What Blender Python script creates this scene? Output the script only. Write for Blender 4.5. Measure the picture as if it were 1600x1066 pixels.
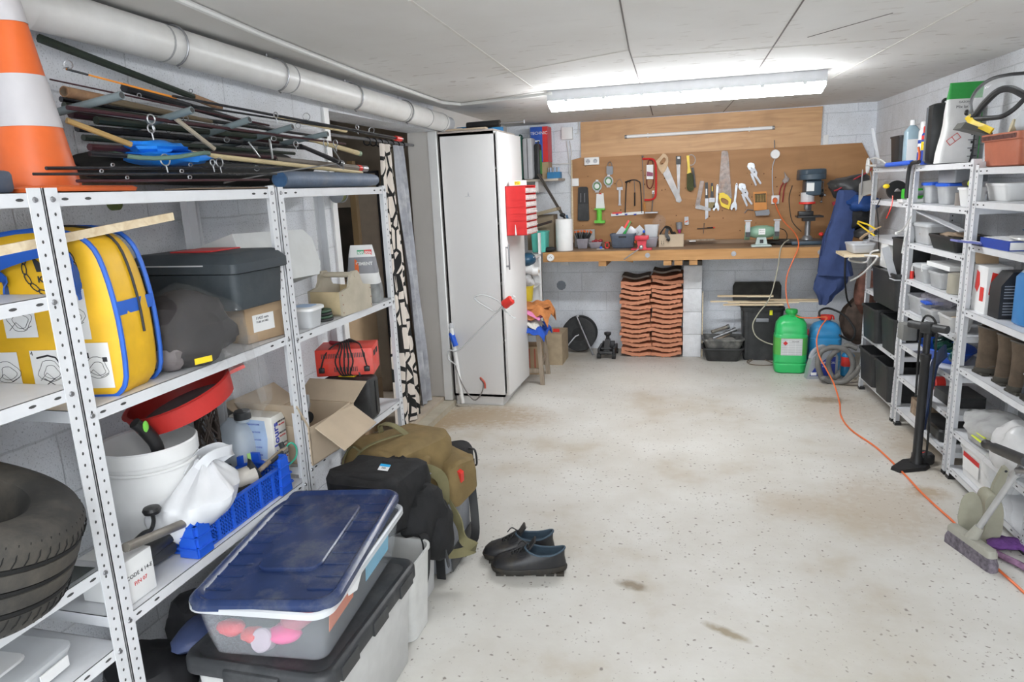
import bpy, bmesh, math, random
from math import sin, cos, pi, radians as rad, sqrt
from mathutils import Vector as V, Matrix, Euler, noise
random.seed(7)
for o in list(bpy.data.objects): bpy.data.objects.remove(o)
SC = bpy.context.scene
COL = SC.collection
# ------------------------------------------------------------------ camera
FPX, YAW, PIT, ROL, EYE = 1075.5, .26555, .21631, -.04438, 1.65
_f = V((-sin(YAW)*cos(PIT), cos(YAW)*cos(PIT), -sin(PIT)))
_r = V((cos(YAW), sin(YAW), 0)); _u = _r.cross(_f)
CR = cos(ROL)*_r + sin(ROL)*_u; CU = cos(ROL)*_u - sin(ROL)*_r; CF = _f
CC = V((0, 0, EYE))
cam = bpy.data.cameras.new('camera'); camo = bpy.data.objects.new('camera', cam); COL.objects.link(camo)
cam.sensor_width = 36; cam.lens = FPX/1600*36; cam.clip_start = .05; cam.clip_end = 100
mw = Matrix.Identity(4)
for i in range(3):
    mw[i][0] = CR[i]; mw[i][1] = CU[i]; mw[i][2] = -CF[i]; mw[i][3] = CC[i]
camo.matrix_world = mw
SC.camera = camo
# ------------------------------------------------------------------ view, daylight through the open garage door behind the camera
SC.view_settings.view_transform = 'Standard'; SC.view_settings.look = 'None'
SC.view_settings.gamma = 1; SC.view_settings.use_curve_mapping = False
SC.view_settings.exposure = 0.47
w = bpy.data.worlds.new('world'); SC.world = w; w.use_nodes = True
w.node_tree.nodes['Background'].inputs[0].default_value = (.88, .94, 1, 1)
w.node_tree.nodes['Background'].inputs[1].default_value = 3.8
LAMP_STRENGTH = 51.0

def P(px, py, x=None, y=None, z=None):
    """point of the line of sight through a photo pixel on a real plane of the garage"""
    d = CR*((px-800)/FPX) + CU*((533-py)/FPX) + CF
    if x is not None: t = (x-CC.x)/d.x
    elif y is not None: t = (y-CC.y)/d.y
    else: t = (z-CC.z)/d.z
    return CC + d*t
# frame of the right wall, turned a few degrees against the room
RA = math.atan(.0555); RX = V((cos(RA), sin(RA), 0)); RY = V((-sin(RA), cos(RA), 0)); RO = V((1.30, 4.92, 0))
def RWp(t, s, z=0): return RO + RX*t + RY*s + V((0, 0, z))
def PR(px, py, t):
    d = CR*((px-800)/FPX) + CU*((533-py)/FPX) + CF
    k = (t - (CC-RO).dot(RX))/d.dot(RX)
    q = CC + d*k - RO
    return V((t, q.dot(RY), q.z))
# ------------------------------------------------------------------ materials
MATS = {}
def mat(name, col, rough=.55, metal=0, var=.06, scale=14, bump=0, bscale=None, trans=0, alpha=1, spec=.5, emit=0, dirt=None, dirt_amt=.4, dirt_scale=5, ior=1.45, coat=0):
    if name in MATS: return MATS[name]
    m = bpy.data.materials.new(name); m.use_nodes = True; nt = m.node_tree; N = nt.nodes; L = nt.links
    b = N['Principled BSDF']; c = (*col, 1)
    b.inputs['Roughness'].default_value = rough; b.inputs['Metallic'].default_value = metal
    b.inputs['Specular IOR Level'].default_value = spec; b.inputs['IOR'].default_value = ior
    b.inputs['Transmission Weight'].default_value = trans; b.inputs['Alpha'].default_value = alpha
    b.inputs['Coat Weight'].default_value = coat
    tc = N.new('ShaderNodeTexCoord')
    out = None
    if var or dirt:
        n = N.new('ShaderNodeTexNoise'); n.inputs['Scale'].default_value = scale; n.inputs['Detail'].default_value = 5
        L.new(tc.outputs['Object'], n.inputs['Vector'])
        mx = N.new('ShaderNodeMixRGB'); mx.inputs[1].default_value = tuple(max(0, v*(1-var)) for v in col)+(1,)
        mx.inputs[2].default_value = tuple(min(1, v*(1+var)) for v in col)+(1,)
        rp = N.new('ShaderNodeValToRGB'); rp.color_ramp.elements[0].position = .35; rp.color_ramp.elements[1].position = .65
        L.new(n.outputs[0], rp.inputs[0]); L.new(rp.outputs[0], mx.inputs[0]); out = mx.outputs[0]
        if dirt:
            n2 = N.new('ShaderNodeTexNoise'); n2.inputs['Scale'].default_value = dirt_scale; n2.inputs['Detail'].default_value = 8
            n2.inputs['Roughness'].default_value = .7
            L.new(tc.outputs['Object'], n2.inputs['Vector'])
            r2 = N.new('ShaderNodeValToRGB'); r2.color_ramp.elements[0].position = .48; r2.color_ramp.elements[1].position = .72
            r2.color_ramp.elements[1].color = (dirt_amt,)*3+(1,)
            L.new(n2.outputs[0], r2.inputs[0])
            m2 = N.new('ShaderNodeMixRGB'); m2.inputs[2].default_value = (*dirt, 1)
            L.new(r2.outputs[0], m2.inputs[0]); L.new(out, m2.inputs[1]); out = m2.outputs[0]
        L.new(out, b.inputs['Base Color'])
    else: b.inputs['Base Color'].default_value = c
    if bump:
        n3 = N.new('ShaderNodeTexNoise'); n3.inputs['Scale'].default_value = bscale or scale*3; n3.inputs['Detail'].default_value = 4
        L.new(tc.outputs['Object'], n3.inputs['Vector'])
        bp = N.new('ShaderNodeBump'); bp.inputs['Strength'].default_value = bump; bp.inputs['Distance'].default_value = .01
        L.new(n3.outputs[0], bp.inputs['Height']); L.new(bp.outputs[0], b.inputs['Normal'])
    if emit:
        b.inputs['Emission Color'].default_value = c; b.inputs['Emission Strength'].default_value = emit
    MATS[name] = m; return m
def wood_mat(name, c1, c2, axis='X', scale=3, rough=.65, stretch=14, dist=2.5):
    if name in MATS: return MATS[name]
    m = bpy.data.materials.new(name); m.use_nodes = True; nt = m.node_tree; N = nt.nodes; L = nt.links
    b = N['Principled BSDF']; b.inputs['Roughness'].default_value = rough
    tc = N.new('ShaderNodeTexCoord'); mp = N.new('ShaderNodeMapping')
    s = {'X': (1, stretch, stretch), 'Y': (stretch, 1, stretch), 'Z': (stretch, stretch, 1)}[axis]
    mp.inputs['Scale'].default_value = s
    L.new(tc.outputs['Object'], mp.inputs[0])
    n = N.new('ShaderNodeTexNoise'); n.inputs['Scale'].default_value = scale; n.inputs['Detail'].default_value = 6; n.inputs['Distortion'].default_value = dist*.3
    L.new(mp.outputs[0], n.inputs['Vector'])
    rp = N.new('ShaderNodeValToRGB'); rp.color_ramp.elements[0].position = .3; rp.color_ramp.elements[1].position = .7
    rp.color_ramp.elements[0].color = (*c1, 1); rp.color_ramp.elements[1].color = (*c2, 1)
    L.new(n.outputs[0], rp.inputs[0])
    n2 = N.new('ShaderNodeTexNoise'); n2.inputs['Scale'].default_value = 4; n2.inputs['Detail'].default_value = 8
    L.new(tc.outputs['Object'], n2.inputs['Vector'])
    r2 = N.new('ShaderNodeValToRGB'); r2.color_ramp.elements[0].position = .55; r2.color_ramp.elements[1].position = .8
    r2.color_ramp.elements[1].color = (.45, .45, .45, 1)
    L.new(n2.outputs[0], r2.inputs[0])
    mx = N.new('ShaderNodeMixRGB'); mx.inputs[2].default_value = tuple(v*.55 for v in c1)+(1,)
    L.new(r2.outputs[0], mx.inputs[0]); L.new(rp.outputs[0], mx.inputs[1]); L.new(mx.outputs[0], b.inputs['Base Color'])
    MATS[name] = m; return m
# ------------------------------------------------------------------ mesh builder
def rr(w, d, r, n=4):
    """rounded rectangle, counter clockwise"""
    r = min(r, w/2-1e-4, d/2-1e-4); out = []
    for cx, cy, a0 in ((w/2-r, d/2-r, 0), (-w/2+r, d/2-r, pi/2), (-w/2+r, -d/2+r, pi), (w/2-r, -d/2+r, 1.5*pi)):
        for i in range(n+1):
            a = a0 + pi/2*i/n; out.append((cx+r*cos(a), cy+r*sin(a)))
    return out
def circ(r, n=16, cx=0, cy=0): return [(cx+r*cos(2*pi*i/n), cy+r*sin(2*pi*i/n)) for i in range(n)]
def smooth_pts(pts, k=6, closed=False):
    pts = [V(p) for p in pts]; n = len(pts); out = []
    if n < 3: return pts
    rng = range(n if closed else n-1)
    for i in rng:
        p0 = pts[i-1] if (i or closed) else pts[0]*2-pts[1]
        p1 = pts[i]; p2 = pts[(i+1) % n]; p3 = pts[(i+2) % n] if (closed or i+2 < n) else pts[-1]*2-pts[-2]
        for j in range(k):
            t = j/k
            out.append(.5*((2*p1)+(p2-p0)*t+(2*p0-5*p1+4*p2-p3)*t*t+(3*p1-p0-3*p2+p3)*t**3))
    if not closed: out.append(pts[-1])
    return out
def frame(o, x, y):
    """matrix with origin o, x axis x, plane containing y; z = normal"""
    x = V(x).normalized(); z = x.cross(V(y)).normalized(); y = z.cross(x)
    m = Matrix.Identity(4)
    for i in range(3): m[i][0] = x[i]; m[i][1] = y[i]; m[i][2] = z[i]; m[i][3] = o[i]
    return m
def TR(x=0, y=0, z=0, rx=0, ry=0, rz=0, s=1):
    return Matrix.Translation((x, y, z)) @ Euler((rad(rx), rad(ry), rad(rz))).to_matrix().to_4x4() @ Matrix.Diagonal((s, s, s, 1))
XZ = Matrix(((1, 0, 0, 0), (0, 0, -1, 0), (0, 1, 0, 0), (0, 0, 0, 1)))   # drawing plane xy -> upright xz facing -y
class MB:
    def __init__(s, M=None): s.bm = bmesh.new(); s.M = M or Matrix.Identity(4); s.mi = 0
    def v(s, p, M=None): return s.bm.verts.new(s.M @ (M @ V(p) if M else V(p)))
    def f(s, vs):
        try:
            q = s.bm.faces.new(vs); q.material_index = s.mi; return q
        except ValueError: return None
    def loft(s, rings, M=None, cap0=True, cap1=True, closed=True):
        R = [[s.v(p, M) for p in r] for r in rings]; n = len(R[0])
        for a, b in zip(R, R[1:]):
            for i in range(n if closed else n-1):
                j = (i+1) % n; s.f((a[i], a[j], b[j], b[i]))
        if cap0: s.f(R[0][::-1])
        if cap1: s.f(R[-1])
        return s
    def prism(s, poly, z0, z1, M=None):
        return s.loft([[(x, y, z0) for x, y in poly], [(x, y, z1) for x, y in poly]], M)
    def box(s, x0, x1, y0, y1, z0, z1, M=None, r=0):
        if r:
            w, d = x1-x0, y1-y0; r = min(r, (z1-z0)*.49)
            cx, cy = (x0+x1)/2, (y0+y1)/2
            rings = []
            for z, k in ((z0, r), (z0+r*.3, r*.3), (z0+r, 0), (z1-r, 0), (z1-r*.3, r*.3), (z1, r)):
                rings.append([(cx+a, cy+b, z) for a, b in rr(w-2*k, d-2*k, max(r-k*.5, .0005), 2)])
            return s.loft(rings, M)
        return s.prism([(x0, y0), (x1, y0), (x1, y1), (x0, y1)], z0, z1, M)
    def rbox(s, w, d, secs, r, M=None, cap0=True, cap1=True, n=4):
        """secs: (z, inset) list"""
        return s.loft([[(a, b, z) for a, b in rr(w-2*k, d-2*k, max(r-k*.4, .002), n)] for z, k in secs], M, cap0, cap1)
    def tub(s, w, d, h, r=.03, taper=.02, wall=.003, rim=.012, rimh=.012, M=None, n=4):
        """open container with rim"""
        S = [(0, taper+.004), (.004, taper), (h-rimh, 0), (h-rimh, -rim), (h, -rim), (h, wall), (wall*1.5, taper+wall)]
        return s.rbox(w, d, S, r, M, n=n)
    def lathe(s, prof, n=20, M=None, cap0=True, cap1=True, sx=1, sy=1):
        return s.loft([[(r*cos(2*pi*i/n)*sx, r*sin(2*pi*i/n)*sy, z) for i in range(n)] for r, z in prof], M, cap0, cap1)
    def cyl(s, a, b, r, r2=None, n=14):
        a, b = V(a), V(b); d = b-a; q = d.to_track_quat('Z', 'Y').to_matrix().to_4x4()
        return s.lathe([(r, 0), (r2 if r2 is not None else r, d.length)], n, Matrix.Translation(a) @ q)
    def tube(s, pts, r, n=8, closed=False, k=0, flat=None, M=None):
        pts = smooth_pts(pts, k, closed) if k else [V(p) for p in pts]
        m = len(pts); rs = r if isinstance(r, (list, tuple)) else None
        t = (pts[1]-pts[0]).normalized(); up = V((0, 0, 1)) if abs(t.z) < .9 else V((1, 0, 0))
        u = t.cross(up).normalized(); rings = []
        for i in range(m):
            if closed: t2 = (pts[(i+1) % m]-pts[i-1])
            else: t2 = pts[min(i+1, m-1)]-pts[max(i-1, 0)]
            if t2.length < 1e-9: t2 = t
            t2 = t2.normalized(); u = (u - t2*u.dot(t2)); u = u.normalized() if u.length > 1e-6 else t2.orthogonal().normalized()
            w_ = t2.cross(u)
            rad_ = rs[min(int(i*len(rs)/m), len(rs)-1)] if rs else r
            if rs and len(rs) == 2: rad_ = rs[0]+(rs[1]-rs[0])*i/(m-1)
            a_, b_ = (rad_, rad_) if flat is None else (rad_, rad_*flat)
            rings.append([pts[i]+u*(a_*cos(2*pi*j/n))+w_*(b_*sin(2*pi*j/n)) for j in range(n)])
        if closed: rings.append(rings[0])
        return s.loft(rings, M, not closed, not closed)
    def ribbon(s, pts, wid, th, nrm, k=5):
        """flat strap following pts; width direction = nrm"""
        pts = smooth_pts(pts, k); nrm = V(nrm).normalized(); rings = []
        for i, p in enumerate(pts):
            t = (pts[min(i+1, len(pts)-1)]-pts[max(i-1, 0)]).normalized()
            w_ = (nrm - t*nrm.dot(t)).normalized(); u = t.cross(w_)
            rings.append([p+w_*wid/2+u*th/2, p-w_*wid/2+u*th/2, p-w_*wid/2-u*th/2, p+w_*wid/2-u*th/2])
        return s.loft(rings)
    def ell(s, c, r, n=14, m=9, M=None, nz=0, nf=6, seed=0):
        rings = []
        for i in range(m+1):
            ph = -pi/2+pi*i/m; ring = []
            for j in range(n):
                a = 2*pi*j/n; d = V((cos(a)*cos(ph), sin(a)*cos(ph), sin(ph)))
                k = 1 + (nz*noise.noise(d*nf*.3+V((seed, seed*.7, 0))) if nz else 0)
                ring.append((c[0]+r[0]*d.x*k, c[1]+r[1]*d.y*k, c[2]+r[2]*d.z*k))
            rings.append(ring)
        return s.loft(rings, M)
    def sheet(s, fn, nu, nv, th=.002, M=None):
        """fn(u,v)->point, given thickness"""
        G = [[V(fn(i/nu, j/nv)) for j in range(nv+1)] for i in range(nu+1)]
        T, B = [], []
        for i in range(nu+1):
            a, b = [], []
            for j in range(nv+1):
                du = G[min(i+1, nu)][j]-G[max(i-1, 0)][j]; dv = G[i][min(j+1, nv)]-G[i][max(j-1, 0)]
                n_ = du.cross(dv); n_ = n_.normalized() if n_.length > 1e-12 else V((0, 0, 1))
                a.append(s.v(G[i][j]+n_*th/2, M)); b.append(s.v(G[i][j]-n_*th/2, M))
            T.append(a); B.append(b)
        for i in range(nu):
            for j in range(nv):
                s.f((T[i][j], T[i+1][j], T[i+1][j+1], T[i][j+1])); s.f((B[i][j], B[i][j+1], B[i+1][j+1], B[i+1][j]))
        for i in range(nu):
            s.f((T[i][0], B[i][0], B[i+1][0], T[i+1][0])); s.f((T[i][nv], T[i+1][nv], B[i+1][nv], B[i][nv]))
        for j in range(nv):
            s.f((T[0][j], T[0][j+1], B[0][j+1], B[0][j])); s.f((T[nu][j], B[nu][j], B[nu][j+1], T[nu][j+1]))
        return s
    def obj(s, name, m, parent=None, label=None, smooth=38):
        me = bpy.data.meshes.new(name)
        bmesh.ops.recalc_face_normals(s.bm, faces=s.bm.faces)
        s.bm.to_mesh(me); s.bm.free()
        for q in (m if isinstance(m, (list, tuple)) else [m]): me.materials.append(q)
        if smooth: me.shade_smooth(); me.set_sharp_from_angle(angle=rad(smooth))
        o = bpy.data.objects.new(name, me); COL.objects.link(o)
        if parent: o.parent = parent
        if label: o['label'] = label
        return o
def tag(o, label, cat, group=None, kind=None):
    o['label'] = label; o['category'] = cat; o['kind'] = kind or 'thing'
    if group: o['group'] = group
    return o
def T(name, label, cat, loc=(0, 0, 0), rz=0, group=None, rx=0, ry=0, R=False):
    o = bpy.data.objects.new(name, None); COL.objects.link(o); o.empty_display_size = .05
    o.location = loc; o.rotation_euler = (rad(rx), rad(ry), rad(rz)+(RA if R else 0)); return tag(o, label, cat, group)
def ST(o):
    o['kind'] = 'structure'; return o
def dup(root, loc, rz=None, label=None, rx=None, ry=None, rename=None, swap=None):
    """copy of a thing with its parts and sub-parts"""
    def cp(o, par):
        c = o.copy(); COL.objects.link(c); c.parent = par
        if swap and o.type == 'MESH' and o.data.materials and o.data.materials[0].name in swap:
            c.data = o.data.copy(); c.data.materials[0] = MATS[swap[o.data.materials[0].name]]
        for ch in o.children: cp(ch, c)
        return c
    r = cp(root, None); r.location = loc
    e = list(r.rotation_euler)
    if rz is not None: e[2] = rad(rz)
    if rx is not None: e[0] = rad(rx)
    if ry is not None: e[1] = rad(ry)
    r.rotation_euler = e
    if label: r['label'] = label
    return r
def text(s, size, M, m, parent, name='lettering', ext=.0004, align='CENTER', sx=1, bold=0):
    c = bpy.data.curves.new('t', 'FONT'); c.body = s; c.size = size; c.extrude = ext; c.align_x = align; c.align_y = 'CENTER'
    c.resolution_u = 2; c.offset = bold
    o = bpy.data.objects.new('t', c); COL.objects.link(o)
    me = bpy.data.meshes.new_from_object(o.evaluated_get(bpy.context.evaluated_depsgraph_get()))
    bpy.data.objects.remove(o); bpy.data.curves.remove(c)
    me.transform(M @ Matrix.Diagonal((sx, 1, 1, 1))); me.materials.clear(); me.materials.append(m)
    q = bpy.data.objects.new(name, me); COL.objects.link(q); q.parent = parent; return q
# colour stock
WHM = mat('white_enamel', (.70, .71, .73), .35, var=.03, scale=6, dirt=(.42, .40, .38), dirt_amt=.18, dirt_scale=9)
HOLE = mat('hole_dark', (.06, .06, .06), .9, var=0)
STEEL = mat('steel', (.31, .31, .32), .4, .7, var=.1)
STEELD = mat('dull_steel', (.30, .30, .31), .45, .9, var=.15, scale=25)
CHROME = mat('chrome', (.36, .37, .38), .36, .7, var=.1, scale=30)
BLK = mat('black_plastic', (.018, .018, .019), .42, var=.1)
BLKD = mat('dusty_black_plastic', (.030, .031, .032), .5, var=.15, dirt=(.16, .155, .15), dirt_amt=.25, dirt_scale=4)
RUB = mat('black_rubber', (.022, .022, .022), .75, var=.15)
WHP = mat('white_plastic', (.80, .80, .79), .4, var=.02)
WHPAP = mat('white_paper', (.80, .80, .79), .8, var=.02)
CARD = mat('cardboard', (.44, .31, .19), .85, var=.07, scale=9)
CARDL = mat('light_cardboard', (.50, .40, .29), .85, var=.06, scale=9)
RED = mat('red_paint', (.62, .03, .03), .4, var=.05)
REDP = mat('red_plastic', (.70, .04, .03), .35, var=.03)
BLUP = mat('blue_plastic', (.02, .11, .62), .35, var=.05)
CLR = mat('clear_plastic', (.86, .88, .90), .12, var=0, alpha=.28, spec=.8)
CLRM = mat('milky_plastic', (.78, .80, .82), .3, var=.03, alpha=.62)
YEL = mat('yellow_plastic', (.85, .60, .02), .4, var=.05)
GRYP = mat('grey_plastic', (.25, .26, .28), .45, var=.06)
LGRY = mat('light_grey_plastic', (.50, .51, .53), .45, var=.04)
DKC = mat('ink_dark', (.03, .03, .035), .7, var=0)
GRNP = mat('green_plastic', (.02, .38, .07), .35, var=.05)
TIMB = wood_mat('pale_timber', (.62, .48, .30), (.78, .66, .47), 'X')
TIMBY = wood_mat('pale_timber_y', (.62, .48, .30), (.78, .66, .47), 'Y')
OLDW = wood_mat('old_grey_wood', (.22, .17, .12), (.36, .29, .22), 'Z')
ORC = mat('orange_cable', (.75, .16, .05), .45, var=.03)
# ================================================================== THE ROOM
WY = 6.97; CZ = 2.267; LX = -1.85; Y0 = -1.6
def block_mat(name, col, mortar, plane, bw=.5, bh=.2, off=0, sub=.0, bstr=.5, rough=.85):
    m = bpy.data.materials.new(name); m.use_nodes = True; nt = m.node_tree; N = nt.nodes; L = nt.links
    b = N['Principled BSDF']; b.inputs['Roughness'].default_value = rough
    g = N.new('ShaderNodeNewGeometry'); sp = N.new('ShaderNodeSeparateXYZ'); L.new(g.outputs['Position'], sp.inputs[0])
    cb = N.new('ShaderNodeCombineXYZ'); L.new(sp.outputs['X' if plane == 'xz' else 'Y'], cb.inputs[0]); L.new(sp.outputs['Z'], cb.inputs[1])
    ad = N.new('ShaderNodeVectorMath'); ad.inputs[1].default_value = (off, 0, 0); L.new(cb.outputs[0], ad.inputs[0])
    # wobble of the joints
    nz = N.new('ShaderNodeTexNoise'); nz.inputs['Scale'].default_value = 9; L.new(g.outputs['Position'], nz.inputs['Vector'])
    sc = N.new('ShaderNodeVectorMath'); sc.operation = 'MULTIPLY_ADD'; sc.inputs[1].default_value = (.012,)*3
    L.new(nz.outputs['Color'], sc.inputs[0]); L.new(ad.outputs[0], sc.inputs[2])
    br = N.new('ShaderNodeTexBrick'); br.inputs['Scale'].default_value = 1; br.inputs['Brick Width'].default_value = bw; br.inputs['Row Height'].default_value = bh
    br.inputs['Mortar Size'].default_value = .004; br.inputs['Mortar Smooth'].default_value = .6; br.offset = .5
    br.inputs['Color1'].default_value = (*col, 1); br.inputs['Color2'].default_value = tuple(v*.965 for v in col)+(1,); br.inputs['Mortar'].default_value = (*mortar, 1)
    L.new(sc.outputs[0], br.inputs['Vector'])
    n = N.new('ShaderNodeTexNoise'); n.inputs['Scale'].default_value = 3; n.inputs['Detail'].default_value = 9; n.inputs['Roughness'].default_value = .65
    L.new(g.outputs['Position'], n.inputs['Vector'])
    rp = N.new('ShaderNodeValToRGB'); rp.color_ramp.elements[0].position = .35; rp.color_ramp.elements[0].color = (.86, .85, .83, 1); rp.color_ramp.elements[1].position = .6
    L.new(n.outputs[0], rp.inputs[0])
    mx = N.new('ShaderNodeMixRGB'); mx.blend_type = 'MULTIPLY'; mx.inputs[0].default_value = 1
    L.new(br.outputs[0], mx.inputs[1]); L.new(rp.outputs[0], mx.inputs[2])
    # pores
    vo = N.new('ShaderNodeTexNoise'); vo.inputs['Scale'].default_value = 160; vo.inputs['Detail'].default_value = 2; L.new(g.outputs['Position'], vo.inputs['Vector'])
    r3 = N.new('ShaderNodeValToRGB'); r3.color_ramp.elements[0].position = .30; r3.color_ramp.elements[0].color = (.55, .55, .56, 1); r3.color_ramp.elements[1].position = .42
    L.new(vo.outputs[0], r3.inputs[0])
    m3 = N.new('ShaderNodeMixRGB'); m3.blend_type = 'MULTIPLY'; m3.inputs[0].default_value = .8
    L.new(mx.outputs[0], m3.inputs[1]); L.new(r3.outputs[0], m3.inputs[2]); L.new(m3.outputs[0], b.inputs['Base Color'])
    bp = N.new('ShaderNodeBump'); bp.inputs['Strength'].default_value = bstr; bp.inputs['Distance'].default_value = .004
    ma = N.new('ShaderNodeMath'); ma.operation = 'MULTIPLY_ADD'; ma.inputs[1].default_value = -2.5
    L.new(br.outputs['Fac'], ma.inputs[0]); L.new(vo.outputs[0], ma.inputs[2])
    L.new(ma.outputs[0], bp.inputs['Height']); L.new(bp.outputs[0], b.inputs['Normal'])
    return m
WALLX = block_mat('painted_block_back', (.80, .83, .88), (.66, .69, .74), 'xz', off=.12)
WALLY = block_mat('painted_block_side', (.80, .82, .86), (.66, .68, .71), 'yz', off=.2)
def mark_nodes(m, marks, base_sock, coord):
    """soft stains and tone patches of a given place, size and colour laid over a base colour"""
    N = m.node_tree.nodes; L = m.node_tree.links
    for (x, y, sx, sy, ang, col, amt) in marks:
        mp = N.new('ShaderNodeMapping'); mp.vector_type = 'TEXTURE'
        mp.inputs['Location'].default_value = (x, y, 0); mp.inputs['Rotation'].default_value = (0, 0, ang); mp.inputs['Scale'].default_value = (sx, sy, 1e3)
        L.new(coord, mp.inputs[0])
        gr = N.new('ShaderNodeTexGradient'); gr.gradient_type = 'SPHERICAL'; L.new(mp.outputs[0], gr.inputs[0])
        nz = N.new('ShaderNodeTexNoise'); nz.inputs['Scale'].default_value = 26; nz.inputs['Detail'].default_value = 7; L.new(coord, nz.inputs['Vector'])
        mu = N.new('ShaderNodeMath'); mu.operation = 'MULTIPLY'; L.new(gr.outputs['Fac'], mu.inputs[0]); L.new(nz.outputs[0], mu.inputs[1])
        rp = N.new('ShaderNodeValToRGB'); rp.color_ramp.elements[0].position = .06; rp.color_ramp.elements[1].position = .34; rp.color_ramp.elements[1].color = (amt,)*3+(1,)
        L.new(mu.outputs[0], rp.inputs[0])
        mx = N.new('ShaderNodeMixRGB'); mx.inputs[2].default_value = (*col, 1); L.new(rp.outputs[0], mx.inputs[0]); L.new(base_sock, mx.inputs[1])
        base_sock = mx.outputs[0]
    return base_sock
def floor_mat():
    m = bpy.data.materials.new('concrete_floor'); m.use_nodes = True; nt = m.node_tree; N = nt.nodes; L = nt.links
    b = N['Principled BSDF']; b.inputs['Roughness'].default_value = .5; b.inputs['Specular IOR Level'].default_value = .35
    g = N.new('ShaderNodeNewGeometry'); co = g.outputs['Position']
    n = N.new('ShaderNodeTexNoise'); n.inputs['Scale'].default_value = 1.1; n.inputs['Detail'].default_value = 9; n.inputs['Roughness'].default_value = .62; L.new(co, n.inputs['Vector'])
    rp = N.new('ShaderNodeValToRGB'); e = rp.color_ramp.elements
    e[0].position = .30; e[0].color = (.43, .37, .28, 1); e[1].position = .60; e[1].color = (.62, .605, .565, 1)
    k = e.new(.45); k.color = (.55, .525, .475, 1)
    L.new(n.outputs[0], rp.inputs[0]); s = rp.outputs[0]
    # pits and small stones
    for sc, lo, hi, col, amt in ((38, .13, .24, (.20, .17, .15), .9), (75, .12, .20, (.27, .23, .20), .8)):
        dn = N.new('ShaderNodeTexNoise'); dn.inputs['Scale'].default_value = sc*.7; L.new(co, dn.inputs['Vector'])
        ad = N.new('ShaderNodeVectorMath'); ad.operation = 'MULTIPLY_ADD'; ad.inputs[1].default_value = (.03, .03, 0); L.new(dn.outputs['Color'], ad.inputs[0]); L.new(co, ad.inputs[2])
        v = N.new('ShaderNodeTexVoronoi'); v.inputs['Scale'].default_value = sc; L.new(ad.outputs[0], v.inputs['Vector'])
        r = N.new('ShaderNodeValToRGB'); r.color_ramp.elements[0].position = lo; r.color_ramp.elements[0].color = (1, 1, 1, 1); r.color_ramp.elements[1].position = hi; r.color_ramp.elements[1].color = (0, 0, 0, 1)
        L.new(v.outputs['Distance'], r.inputs[0])
        sx = N.new('ShaderNodeSeparateColor'); L.new(v.outputs['Color'], sx.inputs[0])
        pn = N.new('ShaderNodeTexNoise'); pn.inputs['Scale'].default_value = 2.2; pn.inputs['Detail'].default_value = 3; L.new(co, pn.inputs['Vector'])
        gt = N.new('ShaderNodeMath'); gt.operation = 'MULTIPLY_ADD'; gt.inputs[1].default_value = 1.4; gt.inputs[2].default_value = -.35; L.new(pn.outputs[0], gt.inputs[0])
        lt = N.new('ShaderNodeMath'); lt.operation = 'LESS_THAN'; L.new(sx.outputs[0], lt.inputs[0]); L.new(gt.outputs[0], lt.inputs[1])
        mu = N.new('ShaderNodeMath'); mu.operation = 'MULTIPLY'; L.new(r.outputs[0], mu.inputs[0]); L.new(lt.outputs[0], mu.inputs[1])
        m2 = N.new('ShaderNodeMath'); m2.operation = 'MULTIPLY'; m2.inputs[1].default_value = amt; L.new(mu.outputs[0], m2.inputs[0])
        mx = N.new('ShaderNodeMixRGB'); mx.inputs[2].default_value = (*col, 1); L.new(m2.outputs[0], mx.inputs[0]); L.new(s, mx.inputs[1]); s = mx.outputs[0]
    BR = (.38, .29, .19)
    q = lambda a, c: P(a, c, z=0)
    marks = []
    for px, py, sx, sy, a, col, amt in ((988, 915, .10, .05, -.3, (.20, .15, .09), .85), (1135, 988, .13, .035, -.5, (.25, .19, .10), .85),
                             (690, 660, .6, .3, .9, BR, 1), (760, 650, .7, .4, 0, BR, .8), (1380, 790, .35, .6, 0, BR, .45), (1440, 700, .3, .7, 0, BR, .5),
                             (1300, 640, .5, .6, 0, BR, .4), (1250, 790, .3, .25, 0, BR, .35), (1000, 590, .8, .5, 0, (.72, .70, .63), .5), (1310, 1000, .5, .4, 0, (.5, .46, .38), .3), (950, 560, 1.2, .22, 0, (.33, .31, .28), .45),  # also a paler patch before the back wall, dark grey strip along its foot
                             (1450, 770, .15, .12, 0, BR, .8), (1290, 625, .25, .12, 0, (.25, .19, .12), .7), (660, 700, .3, .1, .5, BR, .9)):
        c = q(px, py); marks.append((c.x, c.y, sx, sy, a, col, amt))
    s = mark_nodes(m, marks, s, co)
    L.new(s, b.inputs['Base Color'])
    bp = N.new('ShaderNodeBump'); bp.inputs['Strength'].default_value = .25; bp.inputs['Distance'].default_value = .004
    n5 = N.new('ShaderNodeTexNoise'); n5.inputs['Scale'].default_value = 30; n5.inputs['Detail'].default_value = 5; L.new(co, n5.inputs['Vector']); L.new(n5.outputs[0], bp.inputs['Height']); L.new(bp.outputs[0], b.inputs['Normal'])
    return m
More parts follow.
